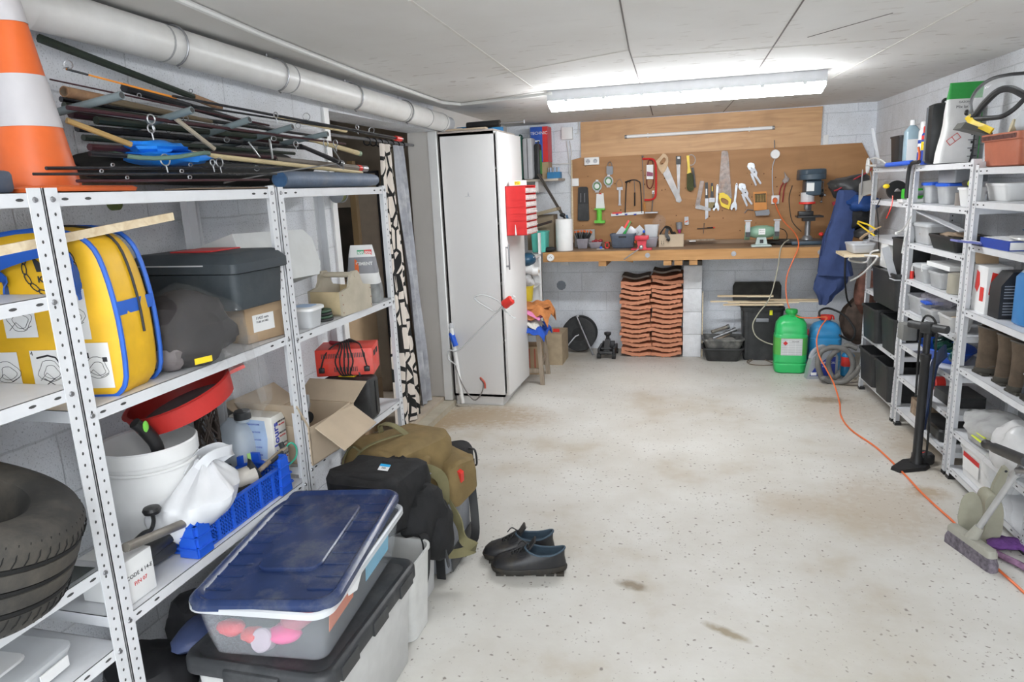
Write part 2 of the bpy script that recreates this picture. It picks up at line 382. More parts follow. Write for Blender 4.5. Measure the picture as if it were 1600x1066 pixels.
def ceil_mat():
    m = bpy.data.materials.new('ceiling_boards'); m.use_nodes = True; nt = m.node_tree; N = nt.nodes; L = nt.links
    b = N['Principled BSDF']; b.inputs['Roughness'].default_value = .8
    g = N.new('ShaderNodeNewGeometry'); co = g.outputs['Position']
    n = N.new('ShaderNodeTexNoise'); n.inputs['Scale'].default_value = 1.6; n.inputs['Detail'].default_value = 8; L.new(co, n.inputs['Vector'])
    rp = N.new('ShaderNodeValToRGB'); rp.color_ramp.elements[0].position = .3; rp.color_ramp.elements[0].color = (.66, .64, .61, 1); rp.color_ramp.elements[1].position = .65; rp.color_ramp.elements[1].color = (.75, .74, .72, 1)
    L.new(n.outputs[0], rp.inputs[0]); s = rp.outputs[0]
    # flaking paint
    mp = N.new('ShaderNodeMapping'); mp.inputs['Scale'].default_value = (5, 13, 1); L.new(co, mp.inputs[0])
    f = N.new('ShaderNodeTexNoise'); f.inputs['Scale'].default_value = 1.7; f.inputs['Detail'].default_value = 3; L.new(mp.outputs[0], f.inputs['Vector'])
    r = N.new('ShaderNodeValToRGB'); r.color_ramp.elements[0].position = .64; r.color_ramp.elements[1].position = .66; r.color_ramp.elements[1].color = (.7, .7, .7, 1)
    L.new(f.outputs[0], r.inputs[0])
    mx = N.new('ShaderNodeMixRGB'); mx.inputs[2].default_value = (.42, .38, .34, 1); sp = N.new('ShaderNodeSeparateXYZ'); L.new(co, sp.inputs[0]); mr = N.new('ShaderNodeMapRange'); mr.inputs[1].default_value = 2.6; mr.inputs[2].default_value = 3.9; L.new(sp.outputs[1], mr.inputs[0])
    mk = N.new('ShaderNodeMath'); mk.operation = 'MULTIPLY'; L.new(r.outputs[0], mk.inputs[0]); L.new(mr.outputs[0], mk.inputs[1]); L.new(mk.outputs[0], mx.inputs[0]); L.new(s, mx.inputs[1])
    L.new(mx.outputs[0], b.inputs['Base Color'])
    bp = N.new('ShaderNodeBump'); bp.inputs['Strength'].default_value = .2; bp.inputs['Distance'].default_value = .006
    L.new(n.outputs[0], bp.inputs['Height']); L.new(bp.outputs[0], b.inputs['Normal'])
    return m
b = MB(); b.box(-4.6, 2.4, Y0-1.2, WY+.2, -.1, 0); ST(b.obj('floor', floor_mat()))
b = MB(); b.box(-4.6, 2.4, Y0, WY+.2, CZ, CZ+.15); ST(b.obj('ceiling', ceil_mat()))
b = MB(); b.box(-2.4, 2.2, WY, WY+.2, 0, CZ); ST(b.obj('wall_back', WALLX))
# right wall follows its own slightly turned direction
def rwx(y): return 1.51+.02+(6.93-y)*.0555
b = MB(); b.prism([(rwx(Y0), Y0), (rwx(WY), WY), (rwx(WY)+.2, WY), (rwx(Y0)+.2, Y0)][::-1], 0, CZ); ST(b.obj('wall_right', WALLY))
b = MB(); b.box(LX-.22, LX, Y0, 3.35, 0, CZ); b.box(LX-.22, LX, 3.35, 4.92, 2.09, CZ); ST(b.obj('wall_left', WALLY))
JAMB = mat('painted_jamb', (.72, .69, .65), .7, var=.04, scale=3)
b = MB(); b.box(LX-.22, LX, 4.92, WY, 0, CZ); ST(b.obj('wall_left_far', JAMB))
# lintel and side returns of the garage door opening behind the camera
b = MB(); b.box(-2.4, 2.4, Y0-.2, Y0, 2.05, CZ); b.box(-2.4, -1.45, Y0-.2, Y0, 0, 2.05); b.box(1.55, 2.4, Y0-.2, Y0, 0, 2.05); ST(b.obj('wall_front', WALLX))
# store room beyond the opening
BEIGE = mat('store_room_plaster', (.50, .42, .33), .85, var=.05)
b = MB(); b.box(-4.5, -4.4, 2.2, 6, 0, CZ); b.box(-4.5, LX-.22, 2.1, 2.2, 0, CZ); b.box(-4.5, LX-.22, 5.6, 5.7, 0, CZ); ST(b.obj('wall_store_room', BEIGE))
b = MB(); b.box(-4.4, LX-.06, 2.2, 5.6, 0, .07); ST(b.obj('floor_store_room', mat('store_floor', (.45, .38, .30), .8, dirt=(.3, .25, .2))))
b = MB(); b.box(LX-.05, LX+.012, 3.31, 3.36, .0, 2.10); b.box(LX-.05, LX+.012, 4.895, 4.92, 0.05, 2.09)
ST(b.obj('trim_1', WHP))
b = MB(); b.box(LX-.07, LX+.03, 3.3, 4.93, 0, .045); ST(b.obj('trim_2', mat('threshold_concrete', (.42, .38, .30), .9, dirt=(.28, .22, .15))))
# ceiling board joints: thin cover strips and open gaps
JOINT = mat('joint_dark', (.16, .14, .13), .9, var=0)
def cj(a, c, w_, m, nm, dz=.002):
    a = P(*a, z=CZ); c = P(*c, z=CZ); d = (c-a).normalized(); n_ = V((-d.y, d.x, 0))*w_/2
    b = MB(); b.prism([(q.x, q.y) for q in (a-n_, c-n_, c+n_, a+n_)], CZ-dz, CZ+.01)
    return ST(b.obj(nm, m))
CEILW = mat('ceiling_filler', (.66, .64, .60), .85, var=.05)
k = 1
for a, c, w_, m in (((967, -8), (983, 78), .006, JOINT), ((983, 78), (1000, 130), .006, JOINT), ((1262, -10), (1185, 108), .006, JOINT), ((1395, 20), (1262, 58), .003, JOINT),
                    ((640, 0), (845, 146), .012, CEILW), ((1545, -10), (1300, 122), .012, CEILW), ((985, 78), (760, 120), .003, CEILW), ((1385, 62), (985, 90), .002, CEILW),
                    ((1014, 158), (1020, 180), .008, JOINT), ((1148, 155), (1130, 175), .005, JOINT)):
    cj(a, c, w_, m, 'trim_%d' % (k+2)); k += 1
# ================================================================== FITTINGS
TUBE = mat('lit_diffuser', (.94, .97, 1), .4, var=0, emit=LAMP_STRENGTH)
a = P(857, 160, z=2.2); c = P(1290, 128, z=2.2)
fx = T('fluorescent_light', 'long lit fluorescent batten fixed under the ceiling in front of the workbench', 'ceiling light', ((a+c)/2)[:], math.degrees(math.atan2(c.y-a.y, c.x-a.x)))
Lf = (c-a).length/2
b = MB(); b.loft([[(x, y, z) for y, z in ((-.05, .067), (-.055, .03), (-.052, .0), (.052, 0), (.055, .03), (.05, .067))] for x in (-Lf, Lf)]); b.obj('housing', LGRY, fx)
b = MB(); b.loft([[(x, y*k, z*k2) for y, z in ((-.052, .0), (-.05, -.03), (-.035, -.052), (0, -.062), (.035, -.052), (.05, -.03), (.052, 0))] for x, k, k2 in ((-Lf+.004, .8, .5), (-Lf+.02, 1, 1), (Lf-.02, 1, 1), (Lf-.004, .8, .5))])
b.obj('diffuser', TUBE, fx, 'glowing white diffuser')
for i in range(-3, 4):
    for s_ in (-1, 1):
        b = MB(); b.box(i*.24-.012, i*.24+.012, s_*.056-.003, s_*.056+.003, -.012, .03); b.obj('clip', LGRY, fx)
# added fill lamp, out of view: copy of the batten that brightens ceiling and shelf fronts
f2 = T('fluorescent_light', 'added fluorescent batten out of view behind the camera, fill light for the room', 'ceiling light', (-.1, -.25, 2.2), 0)
for ch in list(fx.children):
    c_ = ch.copy(); COL.objects.link(c_); c_.parent = f2
# conduit along the ceiling, then across to the lamp
COND = mat('conduit_plastic', (.62, .62, .60), .5, var=.03)
q = [P(268, -6, z=CZ-.014), P(410, 55, z=CZ-.014), P(560, 114, z=CZ-.014), P(690, 160, z=CZ-.014), P(720, 163, z=CZ-.014), P(780, 156, z=CZ-.014), P(862, 146, z=CZ-.02)]
q = [P(268, -6, z=CZ-.014)*2-P(410, 55, z=CZ-.014)] + q
b = MB(); b.tube(q, .011, 8); tag(b.obj('electrical_conduit', COND), 'thin white electrical conduit running along the ceiling to the lit lamp', 'conduit')
# big drain pipe under the ceiling on the left
PVC = mat('pvc_drain', (.74, .73, .71), .4, var=.03, dirt=(.5, .46, .40), dirt_amt=.25, dirt_scale=3)
A_ = P(250, 66, x=-1.765); B_ = P(665, 184, x=-1.775)
pd = (B_-A_).normalized()
pp = T('drain_pipe', 'thick white plastic drain pipe hung along the left wall above the fishing rods', 'pipe', (0, 0, 0))
S_ = A_-pd*.62; E_ = B_+pd*.32
b = MB(); b.cyl(S_, E_, .062, n=28); b.obj('pipe', PVC, pp)
for k_ in (.0, .28, .74, .88, .985):
    c0 = A_+(E_-A_)*k_
    b = MB(); b.cyl(c0-pd*.004, c0+pd*.004, .0635, n=28); b.obj('joint_ring', mat('joint_grey', (.35, .35, .35), .6, var=0), pp)
b = MB(); b.cyl(S_-pd*.02, S_+pd*.10, .075, n=28); b.tube([S_, S_-pd*.05, S_-pd*.10+V((.10, 0, .03)), S_-pd*.1+V((.3, 0, .06))], .068, 20, k=5); b.obj('elbow', PVC, pp)
for k_ in (.02, .245, .5, .75):
    c0 = A_+(E_-A_)*k_
    b = MB(); b.tube([c0+V((-.03, 0, .09))]+[c0+V((sin(t), 0, cos(t)))*.068 for t in [x*.3-.6 for x in range(13)]]+[c0+V((.02, 0, -.075))], .004, 6); b.obj('bracket', STEEL, pp)
b = MB(); b.tube([E_-pd*.02, E_+pd*.05, E_+V((0, .14, .0))], .05, 18, k=4); tag(b.obj('grey_drain_pipe', mat('grey_pvc', (.45, .46, .48), .5)), 'grey end of the drain line above the white cabinet', 'pipe')
# ================================================================== METAL SHELVING
def shelving(label, loc, W, Lh, H_, zs, R=False, holes=(1, 1), slots=True, group=None, pm=None):
    """W signed depth (away from the aisle), Lh length along y"""
    t = T('metal_shelving', label, 'shelving', loc, 0, group, R=R); sg = 1 if W > 0 else -1
    fl, th = .036, .002
    for px in (0, W):
        for py in (0, Lh):
            b = MB(); dx = sg if px == 0 else -sg; dy = 1 if py == 0 else -1
            xs = sorted((px, px+dx*fl)); ys = sorted((py, py+dy*th)); b.box(xs[0], xs[1], ys[0], ys[1], .01, H_)
            xs = sorted((px, px+dx*th)); ys = sorted((py, py+dy*fl)); b.box(xs[0], xs[1], ys[0], ys[1], .01, H_)
            b.mi = 1
            n = int((H_-.06)/.03)
            for i in range(n):
                z = .05+i*.03
                fxx = px-dx*.0006; b.loft([[(fxx, py+dy*.02+.0032*cos(a), z+.0045*sin(a)) for a in [k*pi/3 for k in range(6)]]], cap0=True, cap1=False)
                fyy = py-dy*.0006; b.loft([[(px+dx*.02+.004*cos(a), fyy, z+.006*sin(a)) for a in [k*pi/3 for k in range(6)]]], cap0=True, cap1=False)
            b.mi = 2
            for z in zs:
                z -= .016
                b.cyl((px, py+dy*.02, z), (px-dx*.004, py+dy*.02, z), .007, .005, 8)
                b.cyl((px+dx*.02, py, z), (px+dx*.02, py-dy*.004, z), .007, .005, 8)
            po = b.obj('post', [WHM, HOLE, STEELD], t)
            b = MB(); b.box(px+min(0, dx*fl)-.002, px+max(0, dx*fl)+.002, py+min(0, dy*fl)-.002, py+max(0, dy*fl)+.002, 0, .02); b.obj('foot', BLK, po, 'black plastic foot')
    for z in zs:
        b = MB(); x0, x1 = sorted((0+sg*.003, W-sg*.003)); b.box(x0, x1, .003, Lh-.003, z-.0015, z)
        for (a, c, d, e) in ((x0, x0+.0015, .003, Lh-.003), (x1-.0015, x1, .003, Lh-.003), (x0, x1, .003, .0045), (x0, x1, Lh-.0045, Lh-.003)):
            b.box(a, c, d, e, z-.032, z)
        if slots:
            b.mi = 1; xf = (x0 if sg > 0 else x1) - sg*.0006
            for yy in (.055, .12, Lh-.12, Lh-.055):
                b.loft([[(xf, yy+.010*cos(a), z-.016+.0035*sin(a)) for a in [k*pi/5 for k in range(10)]]], cap0=True, cap1=False)
        b.obj('shelf_panel', [WHM, HOLE], t)
    return t
SX = -1.43
U0 = [1.69, 1.458, 1.237, .767, .54, .10]; U1 = [1.69, 1.167, .60, .12]; U2 = [1.69, 1.156, .637, .12]
shelving('white metal shelving nearest the camera, with the car tyre on it', (SX, .37, 0), -.37, .90, 1.70, U0)
shelving('white metal shelving with the yellow bag and the blue basket', (SX, 1.275, 0), -.37, .905, 1.70, U1)
shelving('white metal shelving with the wooden tool carrier and red charger', (SX, 2.195, 0), -.37, .90, 1.695, U2)
# ------------------------------------------------------------------ on the shelves nearest the camera
ORG = mat('cone_orange', (.70, .13, .025), .45, var=.05, dirt=(.5, .2, .1), dirt_amt=.2)
CONW = mat('cone_white', (.52, .50, .51), .5, var=.04, dirt=(.5, .45, .42), dirt_amt=.25)
t = T('traffic_cone', 'orange and white striped traffic cone on the nearest left shelf', 'traffic cone', (-1.615, 1.435, 1.692), 8)
b = MB(); b.rbox(.33, .33, [(0, .004), (.009, 0), (.014, .01)], .03); b.obj('base', ORG, t)
zz = [.014, .16, .283, .405, .47, .53]; f_ = lambda z: .0935-.072*(z/.50)
for i in range(5):
    b = MB(); z0, z1 = zz[i], zz[i+1]; e = .0 if i % 2 == 0 else .0015
    b.lathe([(f_(z0)+e, z0), (f_((z0+z1)/2)+e, (z0+z1)/2), (f_(z1)+e, z1)], 32, cap0=False, cap1=(i == 4)); b.obj('band', CONW if i % 2 else ORG, t, ('white band', 'orange band')[(i+1) % 2])
# tyre
TYR = mat('tyre_rubber', (.035, .034, .032), .78, var=.2, scale=8, dirt=(.20, .17, .13), dirt_amt=.35, dirt_scale=5, bump=.1)
t = T('tyre', 'worn black car tyre lying on the nearest left shelf', 'tyre', (-1.535, .93, 1.0), 30, rx=-6, ry=21)
b = MB(); RT, WT = .305, .185; b.M = Matrix.Diagonal((.95, .95, 1.15, 1))
prof = [(.185, -.085), (.205, -.092), (.25, -.097), (.283, -.090), (.299, -.074), (.302, -.045), (.296, -.043), (.296, -.035), (.303, -.033), (.305, -.004), (.299, -.003), (.299, .006), (.305, .008), (.303, .036), (.296, .038), (.296, .045), (.302, .047), (.299, .074), (.283, .090), (.25, .097), (.205, .092), (.185, .085), (.178, .06), (.19, .0), (.178, -.06), (.185, -.085)]
b.lathe(prof, 72, cap0=False, cap1=False); ty = b.obj('tread', TYR, t)
TYRG = mat('groove_black', (.008, .008, .008), .9, var=0)
b = MB(Matrix.Diagonal((.95, .95, 1.15, 1)))
for g_ in (-.039, .0015, .042): b.lathe([(.2975, g_-.004), (.3035, g_-.0035), (.3035, g_+.0035), (.2975, g_+.004)], 72, cap0=False, cap1=False)
for i in range(72):
    a = 2*pi*i/72
    for s_ in (-1, 1): b.tube([(.304*cos(a+s_*k*.02), .304*sin(a+s_*k*.02), s_*(.046+.014*k)) for k in (0, 1)]+[(.290*cos(a+s_*.05), .290*sin(a+s_*.05), s_*.083)], .0012, 4)
gr = b.obj('groove', TYRG, t); gr['kind'] = 'stuff'
b = MB(Matrix.Diagonal((.95, .95, 1.15, 1))); b.lathe([(.179, -.055), (.15, -.06), (.14, -.02), (.12, .03), (.05, .045), (.045, .04), (.03, .04), (.03, .02), (.11, .01), (.13, -.04), (.15, -.075), (.179, -.07)], 40, cap0=False, cap1=False); b.obj('wheel_rim', mat('rusty_rim', (.10, .09, .08), .6, .5, var=.3, dirt=(.22, .15, .1)), t)
b = MB(); b.sheet(lambda u, v: (-.36*u+.0, .10+.50*v, .003+.012*noise.noise((u*4, v*5, 1))+.012), 16, 20, .001)
o = b.obj('plastic_sheet', mat('dark_green_sheet', (.035, .045, .035), .25, var=.3)); o.location = (SX+.005, .62, .768); tag(o, 'dark green plastic sheet under the tyre', 'plastic sheet')
t = T('plastic_tray', 'white lidded plastic tray on the low shelf under the tyre', 'box', (-1.60, 1.02, .542), 4)
b = MB(); b.rbox(.26, .30, [(0, .015), (.045, .003), (.05, 0), (.058, 0), (.06, .006)], .03); b.obj('body', CLRM, t)
b = MB(); b.rbox(.15, .17, [(.0, 0), (.004, .004)], .03, TR(-.01, 0, .061)); b.obj('lid_panel', WHP, t)
b = MB(); b.box(.128, .1315, .04, .12, .012, .04); b.obj('label', WHPAP, t)
t = T('plastic_tray', 'translucent plastic tray stacked nearest the camera under the tyre', 'box', (-1.60, .70, .542), -3)
b = MB(); b.rbox(.24, .26, [(0, .015), (.06, .003), (.066, 0), (.075, .0)], .03); b.obj('body', CLRM, t)
# ------------------------------------------------------------------ batten, yellow bag
a, c = P(-30, 398, x=-1.50), P(270, 338, x=-1.455)
b = MB(); d = c-a; b.box(0, d.length, -.004, .004, -.011, .011, frame(a, d, (0, 0, 1)) @ TR(rx=90)); tag(b.obj('wooden_batten', TIMB), 'thin pale wooden batten slanting across the yellow bag', 'batten')
BY = mat('bag_yellow', (.80, .46, .015), .5, var=.06, bump=.15, bscale=12, dirt=(.55, .30, .03), dirt_amt=.25)
BB = mat('bag_blue', (.02, .12, .55), .55, var=.06)
t = T('carry_bag', 'yellow carrying bag with blue piping and instruction panels', 'bag', (-1.645, 1.455, 1.168), 12)
bw, bd, bh = .40, .165, .43
def bagp(k): # outline of the front, k inset
    pts = []
    w2, h = bw/2-k, bh-k
    pts += [(-w2, k), (-w2+.0, .2), (-w2+.02, h-.12), (-w2+.07, h-.03), (-.02, h), (w2-.10, h-.005), (w2-.04, h-.035), (w2-.012, h-.10), (w2+.004, .2), (w2, .05), (w2-.03, k)]
    return [(p.x, p.y) for p in smooth_pts([(x, y, 0) for x, y in pts], 3)]
def bulge(y): return 0
b = MB(); b.loft([[(x*s_, yy, z*s2) for x, z in bagp(k)] for yy, k, s_, s2 in ((-bd/2-.012, .012, .98, .99), (-bd/2, .0, 1, 1), (-bd/4, .0, 1.03, 1.01), (0, 0, 1.02, 1.015), (bd/4, .0, 1.05, 1.01), (bd/2, 0.01, 1, 1), (bd/2+.01, .04, .97, .98))]); b.obj('body', BY, t)
for yy in (-bd/2, bd/2):
    b = MB(); b.tube([(x, yy, max(z, .003)) for x, z in bagp(-.002)], .0065, 6, closed=True); b.obj('piping', BB, t, 'blue piping')
b = MB(); b.tube([(x*1.04, 0.01, z*1.015+.002) for x, z in bagp(0)][10:-5], .0035, 6); b.obj('zip', DKC, t)
b = MB(); b.box(bw/2+.0, bw/2+.009, -bd/2, bd/2, .21, .245); b.obj('side_strap', BB, t)
for yy, nm in ((-bd/2-.014, 'carry_handle'),):
    b = MB(); b.ribbon([(-.06, yy-.002, .27), (-.06, yy-.004, .31), (-.07, yy-.03, .345), (0, yy-.04, .37), (.08, yy-.045, .385), (.135, yy-.035, .37), (.135, yy-.012, .31), (.13, yy-.004, .28), (.13, yy-.002, .26)], .034, .004, (.15, -.55, .8)); b.obj(nm, BB, t)
Fm = TR(0, -bd/2-.0135, 0) @ XZ
panels = [(-.155, .105, .085, .115), (.055, .13, .09, .115), (-.175, -.01, .085, .085), (-.05, -.02, .105, .10), (.10, -.01, .10, .10)]
for i, (x, z, w_, h_) in enumerate([(-.045, .215, .085, .10), (.095, .22, .085, .13), (-.105, .08, .07, .095), (.012, .08, .095, .10), (.137, .085, .08, .12)]):
    b = MB(); b.box(x-w_/2, x+w_/2, z-h_/2, z+h_/2, 0, .0012, Fm); p_ = b.obj('instruction_panel', WHPAP, t)
    b = MB(); Mk = Fm @ Matrix.Translation((0, 0, .0014))
    for r_, cx, cz in ((.032, x, z-.005), (.020, x+.003, z-.008)):
        b.tube([(cx+r_*cos(a)*(1+.2*sin(3*a+i)), cz+r_*sin(a)*.9, .0) for a in [k*2*pi/18 for k in range(18)]], .0007, 4, closed=True, M=Mk)
    b.tube([(x-.03, z-.03, 0), (x-.01, z-.01, 0), (x+.01, z-.03, 0), (x+.03, z-.02, 0)], .0008, 4, M=Mk)
    if i == 3:
        b.tube([(x-.03, z+.03, 0), (x, z+.036, 0), (x+.02, z+.03, 0), (x+.03, z+.014, 0)], .0025, 4, M=Mk)
        b.tube([(x-.02, z-.045, 0), (x+.01, z-.025, 0)], .0012, 4, M=Mk); b.tube([(x-.02, z-.025, 0), (x+.01, z-.045, 0)], .0012, 4, M=Mk)
    if i in (0, 4): b.box(x-.03, x-.015, z+.02, z+.035, 0, .0008, Mk); b.box(x+.02, x+.032, z+.01, z+.022, 0, .0008, Mk)
    b.obj('drawing', DKC, p_)
    if i == 3:
        text('4', .016, Mk @ TR(x-.042, z+.042, 0), DKC, p_); text('OK', .014, Mk @ TR(x+.038, z+.0, 0), DKC, p_); text('NO', .014, Mk @ TR(x+.038, z-.036, 0), DKC, p_)
b = MB(); Mk = Fm @ Matrix.Translation((.06, .34, .001))
for k_ in range(16):
    a = 2*pi*k_/16; m_ = Mk @ Matrix.Translation((.066*cos(a), .066*sin(a), 0)) @ Matrix.Rotation(a+pi/2, 4, 'Z')
    b.tube([(.015*cos(q_), .006*sin(q_), 0) for q_ in [j*pi/4 for j in range(8)]], .0016, 4, closed=True, M=m_)
b.prism([(-.034, -.008), (-.042, .034), (-.02, .012), (0, .042), (.02, .012), (.042, .034), (.034, -.008)], 0, .0008, Mk); b.obj('chain_and_crown_emblem', DKC, t)
text('KONIG', .022, Mk @ TR(0, -.028, 0), DKC, t, bold=.0006)
# ------------------------------------------------------------------ grey tool box on a cardboard box
DG = mat('slate_plastic', (.040, .050, .058), .5, var=.08, dirt=(.12, .13, .135), dirt_amt=.3)
t = T('cardboard_box', 'brown cardboard box with a white label under the dark grey tool box', 'box', (-1.60, 2.10, 1.168), -10)
b = MB(); b.box(-.15, .13, -.075, .10, 0, .125, r=.002); b.obj('body', CARD, t)
b = MB(); b.box(-.152, .132, -.078, .103, .095, .127); b.obj('flap', CARD, t)
b = MB(); b.box(.1302, .1312, -.045, .055, .035, .095); lb = b.obj('label', WHPAP, t)
text('11425 mm', .014, TR(.1315, -.03, .082, rz=90) @ TR(rx=90), DKC, lb, align='LEFT'); text('TUBE 04 M02', .010, TR(.1315, -.03, .068, rz=90) @ TR(rx=90), DKC, lb, align='LEFT')
t = T('tool_box', 'long dark grey plastic tool box with sloped lid edges on a brown carton', 'tool box', (-1.632, 2.045, 1.300), -2)
b = MB(); b.rbox(.415, .27, [(0, .014), (.004, .010), (.12, .002)], .03); b.obj('body', DG, t)
b = MB(); b.rbox(.44, .295, [(.122, .008), (.125, 0), (.155, 0), (.175, .018), (.186, .03), (.188, .04)], .022); b.obj('lid', DG, t)
b = MB(); b.box(-.18, .10, -.1475, -.149, .150, .154); b.obj('lid_line', LGRY, t)
b = MB(); b.box(-.10, .06, -.10, .06, .189, .193); tag(b.obj('red_folder', RED), 'thin red folder lying on the dark grey tool box', 'folder').location = (-1.63, 2.08, 1.300)
# clear bag of dark clothes
FILM = mat('clear_film', (.50, .50, .50), .10, var=0, alpha=.07, spec=1.0, bump=.8, bscale=14)
t = T('plastic_bag', 'clear plastic bag stuffed with dark gear hanging over the shelf edge', 'bag', (-1.50, 1.745, 1.168), 0); t.scale = (1.08, 1.1, 1.1)
b = MB(); b.ell((-.03, .0, .095), (.135, .145, .11), 24, 14, nz=.3, seed=3); b.obj('dark_contents', mat('dark_cloth', (.022, .018, .018), .8, var=.3), t)
b = MB(); b.ell((-.02, -.09, .05), (.07, .05, .05), 14, 9, nz=.3, seed=8); b.obj('grey_contents', mat('grey_cloth', (.16, .14, .14), .8, var=.3), t)
b = MB(); b.ell((-.02, .01, .09), (.155, .165, .125), 28, 16, nz=.28, seed=5)
b.obj('film', FILM, t)
b = MB(); b.sheet(lambda u, v: (.09+.05*u+.02*noise.noise((u*3, v*4, 2)), .02+.16*v-.03*u, .05-.17*u-.05*sin(v*3)*u+.02*noise.noise((u*5, v*5, 7))), 12, 12, .0012); b.obj('film_tail', FILM, t)
b = MB(); b.sheet(lambda u, v: (.08+.06*u, .09+.05*v*(1-u*.4), .12-.26*u+.015*noise.noise((u*7, v*5, 3))), 12, 5, .0012); b.obj('film_tail', FILM, t)
b = MB(); b.box(0, .05, 0, .002, 0, .016, TR(.085, -.09, .02, rz=70)); sm = b.obj('maker_tag', YEL, t)
# ------------------------------------------------------------------ low shelf of the second unit
t = T('bucket', 'big white plastic bucket behind the blue basket', 'bucket', (-1.655, 1.675, .601), 0)
b = MB(); b.lathe([(.0, 0), (.115, 0), (.12, .004), (.137, .285), (.146, .288), (.146, .33), (.142, .335), (.136, .33), (.117, .01), (0, .008)], 40, cap0=False, cap1=False); b.obj('body', WHP, t)
b = MB(); b.lathe([(.139, .262), (.143, .264), (.143, .27), (.139, .272)], 40, cap0=False, cap1=False); b.obj('collar', WHP, t)
SIE = mat('red_enamel', (.50, .03, .025), .45, var=.08)
t = T('sieve', 'round red sieve with wire mesh lying on the white bucket', 'sieve', (-1.60, 1.80, 1.0), 0, rx=14, ry=-12)
b = MB(); b.lathe([(.15, 0), (.158, .0), (.17, .06), (.175, .062), (.168, .066), (.158, .062)], 36, cap0=False, cap1=False); b.obj('frame', SIE, t)
MESH = mat('wire_mesh', (.22, .20, .19), .6, .4, var=.1, alpha=.75)
b = MB(); b.lathe([(0, .003), (.152, .003), (.152, .004), (0, .004)], 36, cap0=False, cap1=False); b.obj('mesh', MESH, t)
b = MB(); b.box(-.03, .03, -.05, .04, 0, .012, TR(.12, .15, .045, rz=40)); b.obj('handle', REDP, t)
t = T('hand_tool', 'black grip with green inlays standing in the white bucket', 'tool', (-1.585, 1.60, .90), 0)
b = MB(); b.tube([(.0, -.03, .13), (.01, 0, .09), (.015, .025, .03), (0.0, .03, -.06)], [.017, .02, .019, .012], 10, k=5); g_ = b.obj('grip', BLK, t)
for z, y in ((.115, -.012), (.065, .016)):
    b = MB(); b.ell((.024, y-.003, z), (.004, .011, .018), 10, 6); b.obj('inlay', mat('lime', (.25, .75, .10), .4, var=0), g_)
# wire coil
b = MB(); b.tube([(.035*cos(a)*1.0, .045*sin(a), .13+.06*cos(2.5*a)+a*.002) for a in [k*.5 for k in range(64)]], .004, 6)
b.tube([(0, 0, 0), (0, .0, .13)], .012, 8); o = b.obj('wire_coil', mat('rusty_wire', (.09, .07, .06), .7, .4)); o.location = (-1.70, 2.0, .70); tag(o, 'dark wire loops standing behind the white carrier bag', 'wire')
b = MB(); b.rbox(.1, .1, [(0, 0), (.1, 0)], .02); o = b.obj('dark_tin', BLKD); o.location = (-1.70, 2.0, .601); tag(o, 'dark tin holding the wire loops', 'tin')
# jug
JUG = mat('jug_plastic', (.50, .56, .62), .3, var=.05, alpha=.9)
t = T('jerrycan', 'translucent plastic jug with a black screw cap behind the blue basket', 'jug', (-1.665, 2.10, .601), -5)
b = MB(); b.rbox(.15, .11, [(0, .01), (.008, 0), (.15, 0), (.20, .004), (.235, .022), (.25, .045), (.26, .05)], .035, n=6); b.obj('body', JUG, t)
b = MB(); b.lathe([(.024, .25), (.024, .27)], 18, TR(.045, 0, 0)); b.obj('neck', JUG, t)
b = MB(); b.lathe([(.030, .262), (.031, .268), (.031, .288), (.027, .293)], 22, TR(.045, 0, 0)); b.obj('cap', BLKD, t, 'black screw cap')
# box "Beaux Jours"
BJB = mat('print_blue', (.06, .08, .42), .7, var=0); BJL = mat('print_light_blue', (.42, .55, .75), .7, var=.1)
t = T('carton', 'white printed carton with blue script lettering beside the shelf post', 'box', (-1.60, 2.11, .601), 0)
b = MB(); b.box(-.09, .09, -.0, .085, 0, .265, r=.001); b.obj('body', mat('carton_white', (.74, .72, .66), .75, var=.04), t)
b = MB(); b.prism([(-.04, .10), (.055, .10), (.065, .18), (.06, .25), (-.03, .255), (-.045, .2)], 0, .001, TR(0, -.0002, 0) @ XZ); b.obj('print_patch', BJL, t)
text('Beaux Jours', .045, TR(.0912, .02, .13, rz=90) @ TR(rx=90) @ TR(rz=90), BJB, t, bold=.001)
text('Beaux Jours', .045, TR(-.062, -.0012, .13) @ XZ @ TR(rz=90), BJB, t, bold=.001)
for i in range(5):
    text('LAVERIE DES SOLS', .009, TR(.0912, .058, .235-.045*i, rz=90) @ TR(rx=90), DKC, t, sx=.7); text('TOUS TEXTILES', .008, TR(.0912, .058, .222-.045*i, rz=90) @ TR(rx=90), RED, t, sx=.7)
    text('LESSIVE EN POUDRE', .009, TR(.01, -.0014, .235-.03*i) @ XZ, BJB, t, sx=.7)
# blue stacking basket
t = T('stacking_crate', 'blue perforated plastic crate with ribbed corners at the shelf front', 'crate', (-1.525, 1.83, .602), 0)
cw, cl, ch = .17, .50, .125
b = MB(); b.box(-cw/2+.01, cw/2-.01, -cl/2+.01, cl/2-.01, .0, .006)
for sx_ in (-1, 1):
    for z in (.008, .022, .036, .050, .064, .078, .092): b.box(sx_*(cw/2-.012)-.002, sx_*(cw/2-.012)+.002, -cl/2+.02, cl/2-.02, z, z+.0055)
    k_ = 0
    yv = -cl/2+.03
    while yv < cl/2-.03:
        wd = .012 if k_ % 6 == 0 else .0045
        b.box(sx_*(cw/2-.012)-.002-(.004 if wd > .01 and sx_ < 0 else 0), sx_*(cw/2-.012)+.002+(.004 if wd > .01 and sx_ > 0 else 0), yv, yv+wd, .006, .10); yv += .0125; k_ += 1
    b.box(sx_*(cw/2-.010)-.008, sx_*(cw/2-.010)+.008, -cl/2+.02, cl/2-.02, .098, .104)
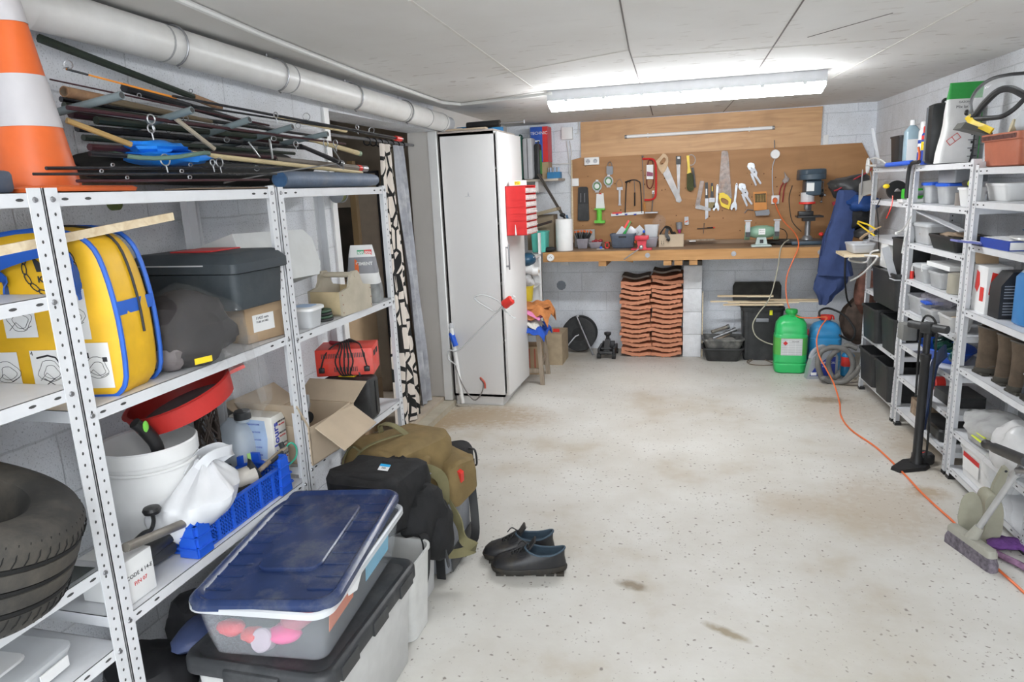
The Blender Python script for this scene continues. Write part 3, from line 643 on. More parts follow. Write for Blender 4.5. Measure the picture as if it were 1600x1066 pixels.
for sy_ in (-1, 1):
    for z in (.008, .022, .036, .050, .064, .078, .092): b.box(-cw/2+.02, cw/2-.02, sy_*(cl/2-.012)-.002, sy_*(cl/2-.012)+.002, z, z+.0055)
    for i in range(11): b.box(-cw/2+.02+i*.0125, -cw/2+.025+i*.0125, sy_*(cl/2-.012)-.002, sy_*(cl/2-.012)+.002, .006, .10)
    b.box(-cw/2+.02, cw/2-.02, sy_*(cl/2-.010)-.008, sy_*(cl/2-.010)+.008, .098, .104)
b.obj('basket', BLUP, t)
for sx_ in (-1, 1):
    for sy_ in (-1, 1):
        b = MB(); b.prism([(-.032, 0), (.032, 0), (.022, ch+.01), (-.022, ch+.01)], -.006, .006, TR(sx_*(cw/2), sy_*(cl/2-.03), 0, rz=90) @ XZ)
        b.prism([(-.032, 0), (.032, 0), (.022, ch+.01), (-.022, ch+.01)], -.006, .006, TR(sx_*(cw/2-.03), sy_*(cl/2), 0) @ XZ)
        for z, e in ((.03, .006), (.065, .003), (.10, .0)):
            b.box(sx_*(cw/2)-.008-e, sx_*(cw/2)+.008+e, sy_*(cl/2-.03)-.034, sy_*(cl/2-.03)+.034, z, z+.003); b.box(sx_*(cw/2-.03)-.034, sx_*(cw/2-.03)+.034, sy_*(cl/2)-.008-e, sy_*(cl/2)+.008+e, z, z+.003)
        b.obj('corner_post', BLUP, t)
# white carrier bag in the crate
BAGW = mat('carrier_film', (.80, .81, .83), .35, var=.03, bump=.4, bscale=9, alpha=.93)
t = T('carrier_bag', 'crumpled white plastic carrier bag in the blue crate', 'bag', (-1.53, 1.665, .625), 0)
def cbag(u, v):
    a = 2*pi*u; z = v
    r = .125*(sin(min(v*1.35+.22, 1.0)*pi/2) if v < .6 else max(.18, 1-(v-.6)*2.2))
    k = 1+.22*noise.noise((cos(a)*1.5, sin(a)*1.5, v*2+3))+.06*sin(9*a+v*3)*(.3+v)
    return (r*k*cos(a)*.9+.02*v, r*k*sin(a)*1.25+.08*v*v, .23*v+.01*sin(7*a)*v)
b = MB(); b.sheet(cbag, 56, 22, .0015); bo = b.obj('bag', BAGW, t)
b = MB(); b.ribbon([(.02, .03, .20), (.06, .06, .245), (.075, .13, .24), (.06, .15, .225), (.03, .10, .20), (.02, .05, .19)], .035, .002, (.2, -.1, 1)); b.obj('handle_loop', BAGW, t)
b = MB(); b.ribbon([(.0, .0, .2), (.0, .06, .24), (.03, .12, .25), (.06, .14, .235)], .04, .002, (.6, .1, 1)); b.obj('handle_loop', BAGW, t)
b = MB(); b.ell((.098, .01, .135), (.006, .018, .016), 10, 6); b.obj('dark_hole', DKC, t)
# the rest of the low shelf
SHT = mat('aged_tube', (.24, .22, .19), .5, .4, var=.2, dirt=(.12, .1, .08))
b = MB(); b.tube([P(196, 856, x=-1.44), P(300, 812, x=-1.475), P(345, 788, x=-1.49)], .013, 12, k=4); tag(b.obj('metal_tube', SHT), 'grey metal tube lying across the end of the blue crate', 'tube')
t = T('winding_crank', 'black crank with a round knob beside the near shelf post', 'crank', (-1.52, 1.47, .70), 0)
b = MB(); b.tube([(0, -.06, .02), (0, .0, .035), (0, .03, .03), (0, .045, .05), (0, .045, .075)], .006, 8, k=4); b.obj('arm', BLK, t)
b = MB(); b.lathe([(.004, .072), (.022, .076), (.026, .086), (.022, .094), (0, .097)], 18, TR(0, .045, 0)); b.obj('knob', BLK, t)
b = MB(); b.cyl((0, -.07, -.03), (0, .10, -.02), .022); b.cyl((-.02, -.05, -.06), (-.01, .10, -.06), .026); b.obj('body', BLKD, t)
t = T('carton', 'small white carton leaning behind the near shelf post', 'box', (-1.515, 1.375, .602), 0)
b = MB(); b.box(-.09, .06, -.05, .05, 0, .125, r=.001); b.obj('body', WHPAP, t)
text('CODE 4 14-E', .016, TR(.0605, .0, .075, rz=90) @ TR(rx=90), DKC, t); text('P/N 07', .016, TR(.0605, .0, .05, rz=90) @ TR(rx=90), RED, t)
b = MB(); b.ell((0, 0, 0), (.05, .07, .04), 14, 9, nz=.4, seed=11); o = b.obj('black_pouch', mat('black_pouch', (.02, .02, .022), .35, var=.2)); o.location = (-1.52, 1.90, .66); tag(o, 'shiny black pouch in the middle of the blue crate', 'pouch')
t = T('paper_roll', 'wrapped off-white roll lying in the blue crate', 'roll', (-1.53, 1.93, .70), 0)
b = MB(); b.cyl((-.02, -.05, 0), (.025, .035, .005), .037, n=20); b.obj('wrap', mat('wrap_paper', (.62, .58, .52), .5, var=.1, bump=.2), t)
b = MB(); b.prism([(0, 0), (.02, .10), (.05, .04), (.06, 0)], -.01, .01, XZ); o = b.obj('dark_wedge', BLKD); o.location = (-1.51, 1.93, .67); o.rotation_euler = (0, 0, rad(65)); tag(o, 'dark grey triangular wedge standing in the blue crate', 'wedge')
b = MB(); b.box(0, .012, 0, .004, 0, .08, TR(rz=60)); o = b.obj('green_ruler', mat('pale_green', (.35, .60, .20), .5)); o.location = (-1.52, 1.965, .70); tag(o, 'pale green strip sticking out of the blue crate', 'strip')
t = T('hooked_stick', 'old wooden stick with a green hook over the blue crate', 'stick', (0, 0, 0))
b = MB(); b.cyl(P(398, 742, x=-1.51), P(446, 699, x=-1.47), .009, n=8); b.obj('shaft', OLDW, t)
b = MB(); b.tube([P(446, 699, x=-1.47), P(455, 692, x=-1.45), P(463, 700, x=-1.44), P(462, 715, x=-1.44), P(449, 729, x=-1.44)], .0035, 8, k=5); b.obj('hook', mat('green_enamel', (.04, .35, .22), .4), t)
b = MB(); b.cyl(P(422, 722, x=-1.49), P(440, 706, x=-1.475), .011, n=8); b.cyl(P(438, 692, x=-1.48), P(442, 700, x=-1.47), .010, n=8); b.obj('clamp', BLKD, t)
# dark bundles on the bottom shelf
for i, (x, y, z, r1, r2, r3) in enumerate(((-1.62, 1.50, .20, .14, .16, .09), (-1.60, 1.80, .22, .15, .17, .12), (-1.62, 2.02, .19, .13, .12, .08))):
    b = MB(); b.ell((0, 0, 0), (r1, r2, r3), 20, 12, nz=.35, seed=20+i); o = b.obj('dark_bundle', mat('dark_fabric', (.022, .022, .024), .6, var=.3)); o.location = (x, y, z+.02); tag(o, ('dark fabric bundle under the blue crate, nearest of three', 'dark fabric bundle in the middle under the blue crate', 'dark fabric bundle under the blue crate, farthest of three')[i], 'bundle')
b = MB(); b.ell((0, 0, 0), (.06, .10, .035), 16, 9, nz=.2, seed=31); o = b.obj('blue_sandal', mat('navy_rubber', (.05, .07, .16), .5)); o.location = (-1.50, 1.60, .33); tag(o, 'navy soled shoe on top of the bundle under the blue crate', 'shoe')
# ================================================================== THIRD LEFT UNIT, TOP OF THE SHELVES, DOORWAY
STY = mat('styrofoam', (.70, .71, .70), .85, var=.03, dirt=(.5, .48, .42), dirt_amt=.2)
b = MB(); b.prism([(0, 0), (.48, .0), (.52, .05), (.52, .16), (.47, .20), (0, .20)], 0, .16, TR()); o = b.obj('polystyrene_block', STY)
o.matrix_world = frame(V((-1.72, 2.17, 1.30)), (0, 1, -.03), (-.3, 0, 1)); tag(o, 'big white polystyrene packing piece behind the wooden tool carrier', 'packing')
b = MB(); b.box(0, .012, 0, .55, 0, .30, r=.004); o = b.obj('foam_sheet', STY); o.matrix_world = Matrix.Translation((-1.775, 2.17, 1.157)) @ TR(ry=-3).to_4x4(); tag(o, 'white foam sheet leaning on the wall behind the polystyrene piece', 'panel')
OWT = mat('weathered_pine', (.46, .41, .32), .8, var=.12, scale=7, dirt=(.30, .25, .18), dirt_amt=.4)
t = T('tool_carrier', 'small weathered wooden tool carrier with a round handle', 'tool box', (-1.51, 2.71, 1.157), -4)
L_, D_, H1 = .24, .155, .105
for s_ in (-1, 1):
    b = MB(); b.prism([(-L_/2, 0), (L_/2, 0), (L_/2, H1), (.06, H1+.01), (.045, H1+.03), (.035, H1+.06), (.02, H1+.075), (-.02, H1+.075), (-.035, H1+.06), (-.045, H1+.03), (-.06, H1+.01), (-L_/2, H1)], -.006, .006, TR(s_*(D_/2), 0, 0, rz=90) @ XZ)
    b.obj('end_board', OWT, t)
    b = MB(); b.box(-D_/2+.006, D_/2-.006, s_*(L_/2-.005)-.005, s_*(L_/2-.005)+.005, .002, H1-.002); sb = b.obj('side_board', mat('yellowed_pine', (.50, .40, .24), .75, var=.12), t)
b = MB(); b.box(-D_/2+.006, D_/2-.006, -L_/2, L_/2, .0, .008); b.obj('bottom_board', OWT, t)
b = MB(); b.cyl((-D_/2-.008, 0, H1+.058), (D_/2+.008, 0, H1+.058), .012, n=14); b.obj('handle', OWT, t)
for z in (.015, .05, .09):
    for y in (-L_/2+.006, L_/2-.006):
        b = MB(); b.ell((D_/2+.0065, y, z), (.001, .003, .003), 8, 4); b.obj('rusty_nail', mat('rust', (.25, .10, .06), .8, var=0), t)
CEM = mat('sack_white', (.74, .74, .73), .4, var=.04, bump=.15, bscale=10); CEMG = mat('sack_grey', (.25, .25, .27), .4, var=.05)
t = T('cement_sack', 'upright small sack of cement with orange stripe by the last shelf post', 'sack', (-1.52, 2.965, 1.157), 14)
def sk(z0, z1, g=0):
    n = 6; out = []
    for i in range(n+1):
        z = z0+(z1-z0)*i/n; k = z/.27; w_ = .15*(1-.35*max(0, k-.55)/.45)+.006*sin(9*k); d_ = .10*(1-.88*max(0, k-.35)/.65)
        out.append([(x*(1+.03*sin(20*y+z*30)), y, z) for x, y in rr(w_+g, d_+g, .02, 3)])
    return out
b = MB(); b.loft(sk(0, .27)); b.obj('body', CEM, t)
b = MB(); b.loft(sk(.14, .215, .002), cap0=False, cap1=False); b.obj('print_band', CEMG, t)
b = MB(); b.loft(sk(.0, .09, .002), cap0=False, cap1=False); b.obj('clear_window', mat('grey_powder', (.22, .23, .23), .35, var=.3), t)
Mc = TR(0, -.0145, .235) @ XZ
b = MB(); b.box(-.018, .015, -.013, .013, 0, .002, Mc); b.obj('logo_panel', mat('logo_green', (.04, .35, .16), .5, var=0), t)
b = MB(); b.box(.015, .05, -.013, .013, 0, .002, Mc); b.obj('logo_panel', REDP, t)
text('MAPLUXXA', .017, Mc @ TR(.016, 0, .0022), WHPAP, t, sx=.72, bold=.0006)
text('CIMENT', .022, TR(.015, -.0335, .185, rx=14) @ XZ, WHPAP, t, bold=.0006)
b = MB(); b.prism([(-.03, -.02), (-.008, -.02), (-.012, .06), (-.022, .085), (-.03, .09)], 0, .0015, TR(0, -.0475, .12, rx=-14) @ XZ); b.obj('stripe', ORG, t, 'orange stripe')
t = T('food_box', 'square lidded plastic tub at the front of the shelf before the tool carrier', 'box', (-1.485, 2.375, 1.157), 4)
b = MB(); b.rbox(.11, .11, [(0, .012), (.065, .003), (.07, 0)], .018); b.obj('body', CLRM, t)
b = MB(); b.rbox(.12, .12, [(.068, 0), (.078, 0), (.082, .006)], .02); b.obj('lid', WHP, t)
b = MB(); b.rbox(.08, .08, [(.0825, 0), (.083, 0)], .02); b.obj('lid_print', BJL, t)
for i in range(4):
    b = MB(); b.lathe([(.048, 0), (.05, .004), (.048, .009), (.02, .009), (.02, 0)], 24, cap0=False, cap1=False); o = b.obj('cutting_disc', mat('disc_%d' % (i % 2), ((.03, .03, .03), (.05, .10, .06))[i % 2], .6)); o.location = (-1.49-.004*i, 2.50+.003*i, 1.158+.011*i)
    tag(o, 'grinding disc in the pile beside the square tub, %s' % ('lowest of four', 'second from the bottom', 'third from the bottom', 'on top')[i], 'disc', 'discs beside the square tub')
# jar with yellow lid hanging by the rear post
t = T('line_reel', 'dark reel with a yellowish rim hanging behind the top of the third unit', 'reel', P(529, 305, x=-1.80)[:], 0)
b = MB(); b.cyl((0, -.02, 0), (0, .02, 0), .035, n=20); b.obj('spool', mat('olive_dark', (.12, .13, .04), .5), t)
b = MB(); b.cyl((0, -.026, 0), (0, -.02, 0), .040, n=20); b.cyl((0, .02, 0), (0, .026, 0), .04, n=20); b.obj('flange', GRYP, t)
# lower shelf of the third unit
t = T('open_carton', 'open cardboard box with a flap folded down, under the red charger', 'box', (-1.555, 2.385, .638), -4)
W_, D_, H_ = .29, .32, .155; th = .004
for a_ in ((-W_/2, W_/2, -D_/2, -D_/2+th), (-W_/2, W_/2, D_/2-th, D_/2), (-W_/2, -W_/2+th, -D_/2, D_/2), (W_/2-th, W_/2, -D_/2, D_/2)):
    b = MB(); b.box(*a_, 0, H_); b.obj('side', CARDL, t)
b = MB(); b.box(-W_/2, W_/2, -D_/2, D_/2, 0, th); b.obj('bottom', CARDL, t)
b = MB(); b.box(0, .145, -D_/2, D_/2, 0, .004, TR(W_/2, 0, H_, ry=38, rz=8)); b.obj('flap', CARDL, t, 'cardboard flap folded outwards')
b = MB(); b.box(-.13, 0, -D_/2, D_/2, 0, .004, TR(-W_/2, 0, H_, ry=32)); b.obj('flap', CARDL, t)
b = MB(); b.box(-W_/2, W_/2, 0, .13, 0, .004, TR(0, D_/2, H_, rx=28)); b.obj('flap', CARDL, t)
b = MB(); b.box(-W_/2, W_/2, -.12, 0, 0, .004, TR(0, -D_/2, H_, rx=-60)); b.obj('flap', CARDL, t)
t = T('hand_shower', 'chromed fitting with a black knob inside the open cardboard box', 'tap', (-1.56, 2.38, .70), 0)
b = MB(); b.tube([(.0, .0, -.02), (.0, .02, .06), (.01, .04, .11), (.0, .06, .15)], [.014, .016, .012, .01], 12, k=4); b.obj('pipe', CHROME, t)
b = MB(); b.cyl((.035, -.03, .085), (.06, -.045, .09), .022, n=18); b.cyl((.058, -.044, .09), (.062, -.046, .09), .026, n=18); b.obj('knob', BLK, t)
t = T('power_tool_case', 'black moulded case standing beside the open cardboard box', 'case', (-1.545, 2.79, .638), 2)
b = MB(); b.box(-.12, .12, -.055, .055, 0, .20, r=.022); b.obj('shell', BLKD, t)
b = MB(); b.box(.1205, .124, -.004, .004, .02, .18); b.obj('seam', BLK, t)
b = MB(); b.tube([(-.05, 0, .198), (-.04, 0, .222), (.04, 0, .222), (.05, 0, .198)], .008, 8, k=3); b.obj('handle', BLK, t)
b = MB(); b.box(-.05, .03, -.02, .02, .2, .204); b.obj('yellow_strip', YEL, t)
RB = mat('charger_red', (.72, .06, .04), .45, var=.05, dirt=(.55, .30, .28), dirt_amt=.4)
cz_ = .845
t = T('battery_charger', 'red vented battery charger wrapped in its black cables', 'charger', (-1.575, 2.855, cz_), 17); t.scale = (.92, .9, 1)
b = MB(); b.box(-.15, .135, -.10, .10, 0, .125, r=.003); b.obj('case', RB, t)
for x0, x1, z in ((-.12, -.02, .095), (.0, .11, .095), (-.06, .06, .03)):
    b = MB()
    for k_ in range(int((x1-x0)/.0085)): b.box(x0+k_*.0085, x0+k_*.0085+.004, -.1012, -.0995, z-.011, z+.011)
    b.obj('vent_slots', HOLE, t)
for y0_ in (-.07, .0):
    b = MB()
    for k_ in range(6): b.box(.1345, .1362, y0_+k_*.009, y0_+k_*.009+.004, .08, .105)
    b.obj('vent_slots', HOLE, t)
b = MB()
for k_ in range(5):
    x = -.02+k_*.012
    b.tube([(x, .06, .128), (x-.02, -.02, .140+.004*k_), (x-.005, -.095, .132), (x-.03+.01*k_, -.112, .07), (x-.01, -.108, .01), (x+.01, -.09, -.004)], .0038, 6, k=5)
b.tube([(.0, .02, .14), (.06, -.05, .142), (.085, -.098, .12), (.10, -.108, .06), (.105, -.106, .035)], .0038, 6, k=5)
b.tube([(-.02, .02, .14), (-.06, -.07, .138), (-.10, -.103, .10), (-.125, -.106, .04)], .0038, 6, k=5); b.obj('cable', RUB, t)
for x in (-.122, .103):
    b = MB(); b.box(x-.014, x+.014, -.114, -.100, .018, .042, r=.003); b.obj('clamp', BLK, t)
b = MB(); b.cyl((-.10, .04, .134), (-.04, .0, .134), .009); b.obj('red_grip', mat('dark_red', (.35, .03, .05), .5), t)
for i, (y, z, lab) in enumerate(((2.75, 0, ''),)): pass
# ------------------------------------------------------------------ things on top of the left shelving
ZT = 1.692
DKR = mat('rod_black', (.022, .022, .026), .25, var=.2); DKG = mat('rod_dark_green', (.025, .035, .025), .3, var=.2); MAR = mat('rod_maroon', (.05, .015, .02), .3, var=.1)
CORK = mat('cork', (.30, .17, .09), .8, var=.2, scale=40); BAMB = mat('bamboo', (.62, .50, .28), .55, var=.08); ORT = mat('rod_orange', (.85, .30, .03), .4, var=0)
def rod(label, p0, x0, p1, x1, r0, r1, m, grip=None, gm=CORK, rings=(), name='fishing_rod', cat='fishing rod', tip=None, group=None, cap=None):
    a, c = P(*p0, x=x0), P(*p1, x=x1); a.z = max(a.z, ZT+r0+.001); c.z = max(c.z, ZT+r1+.001)
    t = T(name, label, cat, a[:], 0, group); d = c-a
    b = MB(); b.tube([d*0, d*.5+V((0, 0, .0)), d], [r0, r1], 8); b.obj('blank' if name == 'fishing_rod' else 'shaft', m, t)
    if grip:
        b = MB(); b.cyl(d*grip[0], d*grip[1], grip[2], n=12); b.obj('grip', gm, t)
    if cap:
        b = MB(); b.cyl(d*cap[0], d*cap[1], cap[2], n=12); b.obj('end_cap', cap[3], t)
    dn = d.normalized()
    for k_, rad_ in rings:
        c0 = d*k_; rr_ = abs(rad_); up = (rr_+r0)*(1 if rad_ > 0 else -1)
        b = MB(); y_ = dn.cross(V((0, 0, 1))).normalized()
        b.tube([c0+V((0, 0, up))+y_*rr_*cos(q_)+V((0, 0, 1))*rr_*sin(q_)+dn*(.3*rr_*cos(q_)) for q_ in [k*2*pi/14 for k in range(14)]], .0016, 5, closed=True)
        b.tube([c0-dn*.02, c0+V((0, 0, up*.5)), c0+dn*.0+V((0, 0, up*.4))], .0012, 5); b.obj('line_guide', STEELD if rad_ > 0 else CHROME, t)
    return t
rod('thick dark rod tube leaning highest against the wall, under the drain pipe', (62, 60), -1.80, (345, 168), -1.80, .013, .011, DKG, (.80, .995, .0125), CORK, [(.79, .006)])
rod('rod with a bright orange tip and a black ring at its end', (104, 108), -1.55, (275, 153), -1.60, .0022, .0035, ORT, (.0, .16, .003), DKR, [(.02, .010)])
rod('long black rod running on from the orange tip to a red and black butt', (270, 150), -1.58, (628, 218), -1.47, .004, .0075, DKR, (.955, .99, .013), REDP, [(.46, .014), (.80, .012)], cap=(.985, 1.0, .011, BLK))
rod('very thin dark rod lying just under the orange tip', (78, 124), -1.66, (420, 196), -1.62, .0022, .004, MAR, None, CORK, [(.32, .006)])
rod('rod with a brown cork butt beside the cone', (100, 143), -1.66, (330, 190), -1.70, .013, .007, mat('bronze_rod', (.16, .12, .07), .4), (.0, .22, .015), CORK)
rod('black thick rod end rising behind the orange tip', (194, 137), -1.74, (430, 205), -1.76, .015, .009, DKR)
for i, (p0, x0, p1, x1, r_) in enumerate((((95, 155), -1.72, (510, 215), -1.70, .008), ((100, 165), -1.70, (500, 222), -1.72, .010), ((110, 178), -1.74, (470, 228), -1.74, .012), ((120, 200), -1.72, (480, 232), -1.70, .011),
                                            ((130, 215), -1.66, (460, 240), -1.68, .009), ((105, 168), -1.60, (540, 225), -1.56, .006), ((300, 165), -1.62, (600, 212), -1.50, .004), ((150, 188), -1.68, (440, 218), -1.66, .012), ((140, 230), -1.60, (430, 246), -1.62, .010), ((140, 240), -1.56, (500, 262), -1.55, .007))):
    rod('%s rod in the dark pile, %s from the top at its left end' % (('black', 'dark green', 'maroon')[i % 3], ('first', 'second', 'fifth', 'seventh', 'eighth', 'fourth', 'third', 'sixth', 'ninth', 'tenth')[i]), p0, x0, p1, x1, r_, r_*.7, (DKR, DKG, MAR)[i % 3], None, CORK, [(.3, .008), (.62, -.009)] if i % 2 else [(.45, -.01)], group='dark rods heaped on the left shelving')
for i, (p0, x0, p1, x1, r_) in enumerate((((52, 272), -1.47, (432, 272), -1.47, .0035), ((72, 263), -1.50, (440, 262), -1.53, .0045), ((120, 283), -1.46, (420, 281), -1.46, .004))):
    rod('long thin rod along the front edge of the top shelf, %s of three' % ('middle', 'uppermost', 'lowest')[i], p0, x0, p1, x1, r_, r_, (DKR, DKR, MAR)[i], None, CORK, [(.2, .004), (.5, .005)], group='thin rods along the shelf edge')
rod('yellowed wooden handle pointing down towards the blue net', (104, 188), -1.60, (205, 226), -1.55, .008, .008, mat('yellow_wood', (.42, .27, .10), .6, var=.1), name='wooden_stick', cat='handle')
rod('short beige stick crossing between the grey pegs', (270, 182), -1.58, (335, 233), -1.56, .0075, .0075, mat('beige_wood', (.42, .36, .27), .6, var=.1), name='wooden_stick', cat='handle')
rod('long bamboo pole over the blue rolled mat', (300, 240), -1.53, (565, 270), -1.56, .0085, .0085, BAMB, name='bamboo_pole', cat='pole')
rod('bamboo pole reaching up towards the doorway', (430, 183), -1.72, (540, 204), -1.74, .009, .011, BAMB, name='bamboo_pole', cat='pole')
rod('pale bamboo pole with a green end beside the rod rings', (480, 216), -1.64, (562, 240), -1.62, .010, .012, BAMB, cap=(.96, 1.01, .0125, mat('sage', (.25, .33, .22), .5)), name='bamboo_pole', cat='pole')
rod('black tapered rod with a bright ferrule over the blue mat', (470, 228), -1.64, (535, 256), -1.60, .009, .012, DKR, cap=(.92, 1.0, .013, CHROME))
rod('grey pole with a red band and chrome end behind the blue mat', (430, 250), -1.66, (572, 264), -1.64, .014, .015, mat('grey_brown', (.20, .17, .14), .6), (.88, .92, .0165), REDP, cap=(.93, 1.0, .016, STEEL), name='grey_pole', cat='pole')
b = MB(); b.ell((0, 0, .03), (.09, .66, .075), 18, 22, nz=.2, seed=41); o = b.obj('rod_bag', mat('rod_bag', (.02, .02, .018), .7, var=.3)); o.location = (-1.73, 2.28, ZT+.06); tag(o, 'long black fabric rod bag lying under the pile of rods', 'bag')
# rod rings seen large near the doorway
t = T('hoop_gaff', 'bent steel wire hook lying over the blue rolled mat', 'hook', (0, 0, 0))
b = MB(); b.tube([P(350, 286, x=-1.48), P(430, 270, x=-1.5), P(525, 256, x=-1.50), P(532, 262, x=-1.5), P(537, 264, x=-1.5), P(536, 252, x=-1.5), P(531, 250, x=-1.5), P(528, 255, x=-1.5)], .0028, 6); b.obj('wire', STEELD, t)
for i, (x, y, r_) in enumerate(((509, 224, .012), (524, 224, .012), (236, 186, .011), (236, 201, .010), (332, 254, .008), (343, 254, .012), (258, 250, .014), (431, 180, .009), (558, 199, .009), (462, 225, .010))):
    c0 = P(x, y, x=-1.50); b = MB(); b.tube([V((.3*r_*cos(a), r_*cos(a), r_*sin(a)*1.15)) for a in [k*2*pi/16 for k in range(16)]], .0022, 6, closed=True)
    b.tube([V((0, 0, -r_*1.1)), V((0, .004, -r_*1.1-.02))], .002, 5); o = b.obj('rod_ring', (CHROME, STEELD)[i % 2]); o.location = c0; tag(o, 'metal line ring in the rod pile, ' + ('left of two near the pale bamboo end', 'right of two near the pale bamboo end', 'upper of two over the blue net', 'lower of two over the blue net', 'smaller of two under the long bamboo pole', 'larger of two under the long bamboo pole', 'before the green frame of the net', 'standing highest against the wall', 'at the tip before the doorway', 'below the last grey peg')[i], 'ring', 'line rings in the rod pile')
# row of grey pegs fixed to the wall
t = T('rod_rack', 'row of grey tube pegs on the wall poking through the fishing rods', 'rack', (0, 0, 0))
PEG = mat('peg_grey', (.16, .20, .21), .5, var=.08); 
for (e, s_) in (((190, 149), (97, 182)), ((300, 172), (185, 214)), ((390, 187), (270, 228)), ((457, 198), (350, 232)), ((512, 209), (440, 235))):
    a = P(*e, x=-1.50); c = P(*s_, x=-1.84); c.y = a.y+.01; c.z = min(c.z, a.z-.04); b = MB(); b.cyl(c, a, .011, n=16); pg = b.obj('peg', PEG, t)
    b = MB(); dd = (a-c).normalized(); b.cyl(a, a+dd*.0008, .008, n=14); b.obj('open_end', HOLE, pg)
b = MB(); b.box(-1.849, -1.835, 1.5, 3.1, ZT+.03, ZT+.07); b.obj('rail', OLDW, t)
# chrome reel seats
for i, (x0, y0, x1, y1) in enumerate(((388, 222, 405, 245), (421, 218, 426, 248), (520, 232, 530, 248))):
    b = MB(); b.tube([P(x0, y0, x=-1.54), P((x0+x1)/2, (y0+y1)/2, x=-1.53), P(x1, y1, x=-1.54)], .0055, 8, flat=.6); tag(b.obj('reel_fitting', CHROME), '%s of the three bright metal fittings between the rods' % ('leftmost', 'middle', 'rightmost')[i], 'fitting', 'bright fittings among the rods')
t = T('landing_net', 'blue landing net with a green oval frame on the top shelf', 'net', P(255, 245, x=-1.58)[:], 0)
NB = mat('net_blue', (.01, .22, .75), .6, var=.15)
b = MB(); b.tube([(.10*cos(a), .17*sin(a), .012*sin(2*a)) for a in [k*2*pi/24 for k in range(24)]], .0065, 8, closed=True); b.obj('frame', mat('net_green', (.12, .20, .15), .45, var=.1), t)
b = MB(); b.ell((0, .02, -.004), (.09, .155, .022), 24, 10, nz=.35, seed=4); b.ell((-.0, -.02, .025), (.07, .11, .02), 20, 8, nz=.6, seed=9); b.obj('net', NB, t)
# rolled mat
MATB = mat('mat_blue_grey', (.14, .18, .25), .6, var=.12, dirt=(.28, .28, .28), dirt_amt=.6, bump=.2)
a, c = P(437, 277, x=-1.54), P(583, 279, x=-1.54); a.z = c.z = ZT+.034
t = T('rolled_mat', 'dusty blue rolled mat at the end of the top shelf near the doorway', 'mat', a[:], 0); d = c-a
b = MB(); b.loft([[V((rx_*.040*k, 0, rz_*.033*k))+d*f for rx_, rz_ in circ(1, 20)] for f, k in ((0, .9), (.02, 1), (.3, 1.02), (.6, .98), (.9, .95), (1, .8))]); b.obj('roll', MATB, t)
b = MB(); b.cyl((0, -.001, 0), (0, -.003, 0), .031, n=20); b.obj('end', mat('mat_blue', (.06, .14, .28), .7, var=.3), t)
b = MB(); b.box(-.06, .012, -.30, .12, 0, .004); o = b.obj('brown_strip', mat('brown_strip', (.20, .14, .09), .7)); o.location = (-1.455, 2.05, ZT); tag(o, 'thin brown slat under the front of the rods beside the blue mat', 'slat')
b = MB(); b.box(-.10, .02, -.15, .15, 0, .05, r=.01); o = b.obj('blue_case', mat('navy_dusty', (.06, .08, .12), .6, dirt=(.2, .2, .2))); o.location = (-1.52, 1.12, ZT); tag(o, 'dark blue box at the left edge behind the cone', 'case')
t = T('line_reel', 'green dusty reel hanging under the top shelf behind the yellow bag', 'reel', P(175, 318, x=-1.76)[:], 0)
b = MB(); b.cyl((0, 0, 0), (0, .02, 0), .022, n=18); b.obj('spool', mat('olive_green', (.12, .15, .05), .6), t)
# ------------------------------------------------------------------ curtain and store room
m = bpy.data.materials.new('curtain_print'); m.use_nodes = True; N = m.node_tree.nodes; L = m.node_tree.links
bs = N['Principled BSDF']; bs.inputs['Roughness'].default_value = .9
tc = N.new('ShaderNodeTexCoord'); mp = N.new('ShaderNodeMapping'); mp.inputs['Scale'].default_value = (5.5, 5.5, 4.2); L.new(tc.outputs['UV'], mp.inputs[0])
vo = N.new('ShaderNodeTexVoronoi'); vo.feature = 'DISTANCE_TO_EDGE'; vo.distance = 'EUCLIDEAN'; vo.inputs['Scale'].default_value = 1.7; vo.inputs['Randomness'].default_value = .75; L.new(mp.outputs[0], vo.inputs['Vector'])
rp = N.new('ShaderNodeValToRGB'); rp.color_ramp.interpolation = 'CONSTANT'; rp.color_ramp.elements[0].color = (.012, .012, .012, 1); rp.color_ramp.elements[1].position = .075; rp.color_ramp.elements[1].color = (.74, .67, .60, 1)
L.new(vo.outputs['Distance'], rp.inputs[0]); L.new(rp.outputs[0], bs.inputs['Base Color'])
CUR = m
def curtain(label, x, y0, y1, ztop, zbot, nf, amp, y0b, y1b, mt, seed):
    b = MB(); f = lambda u, v: (x+amp*sin(u*nf*2*pi+seed)*(.5+.5*v)+.02*noise.noise((u*3, v*3, seed)), (y0+(y1-y0)*u)*(1-v)+(y0b+(y1b-y0b)*u)*v, ztop+(zbot-ztop)*v)
    nu, nv = 60, 30; b.sheet(f, nu, nv, .002); 
    uvl = b.bm.loops.layers.uv.new('UVMap')
    for fc in b.bm.faces:
        for l in fc.loops:
            z = l.vert.co.z; v = (z-ztop)/(zbot-ztop); a_ = y0*(1-v)+y0b*v; c_ = y1*(1-v)+y1b*v; u = (l.vert.co.y-a_)/max(c_-a_, 1e-3)
            l[uvl].uv = (u*.5, 1-v*1.6)
    o = b.obj('curtain', mt); return tag(o, label, 'curtain')
curtain('pale curtain printed with bold black line shapes hanging in the doorway', -1.93, 4.13, 4.30, 1.97, .08, 3, .018, 4.02, 4.46, CUR, 0)
CG = mat('curtain_grey', (.33, .34, .37), .9, var=.2, scale=9, dirt=(.62, .62, .62), dirt_amt=.6, dirt_scale=8)
curtain('narrow grey patterned curtain folded against the doorway edge', -1.985, 4.45, 4.62, 1.98, .08, 2, .015, 4.62, 4.80, CG, 2)
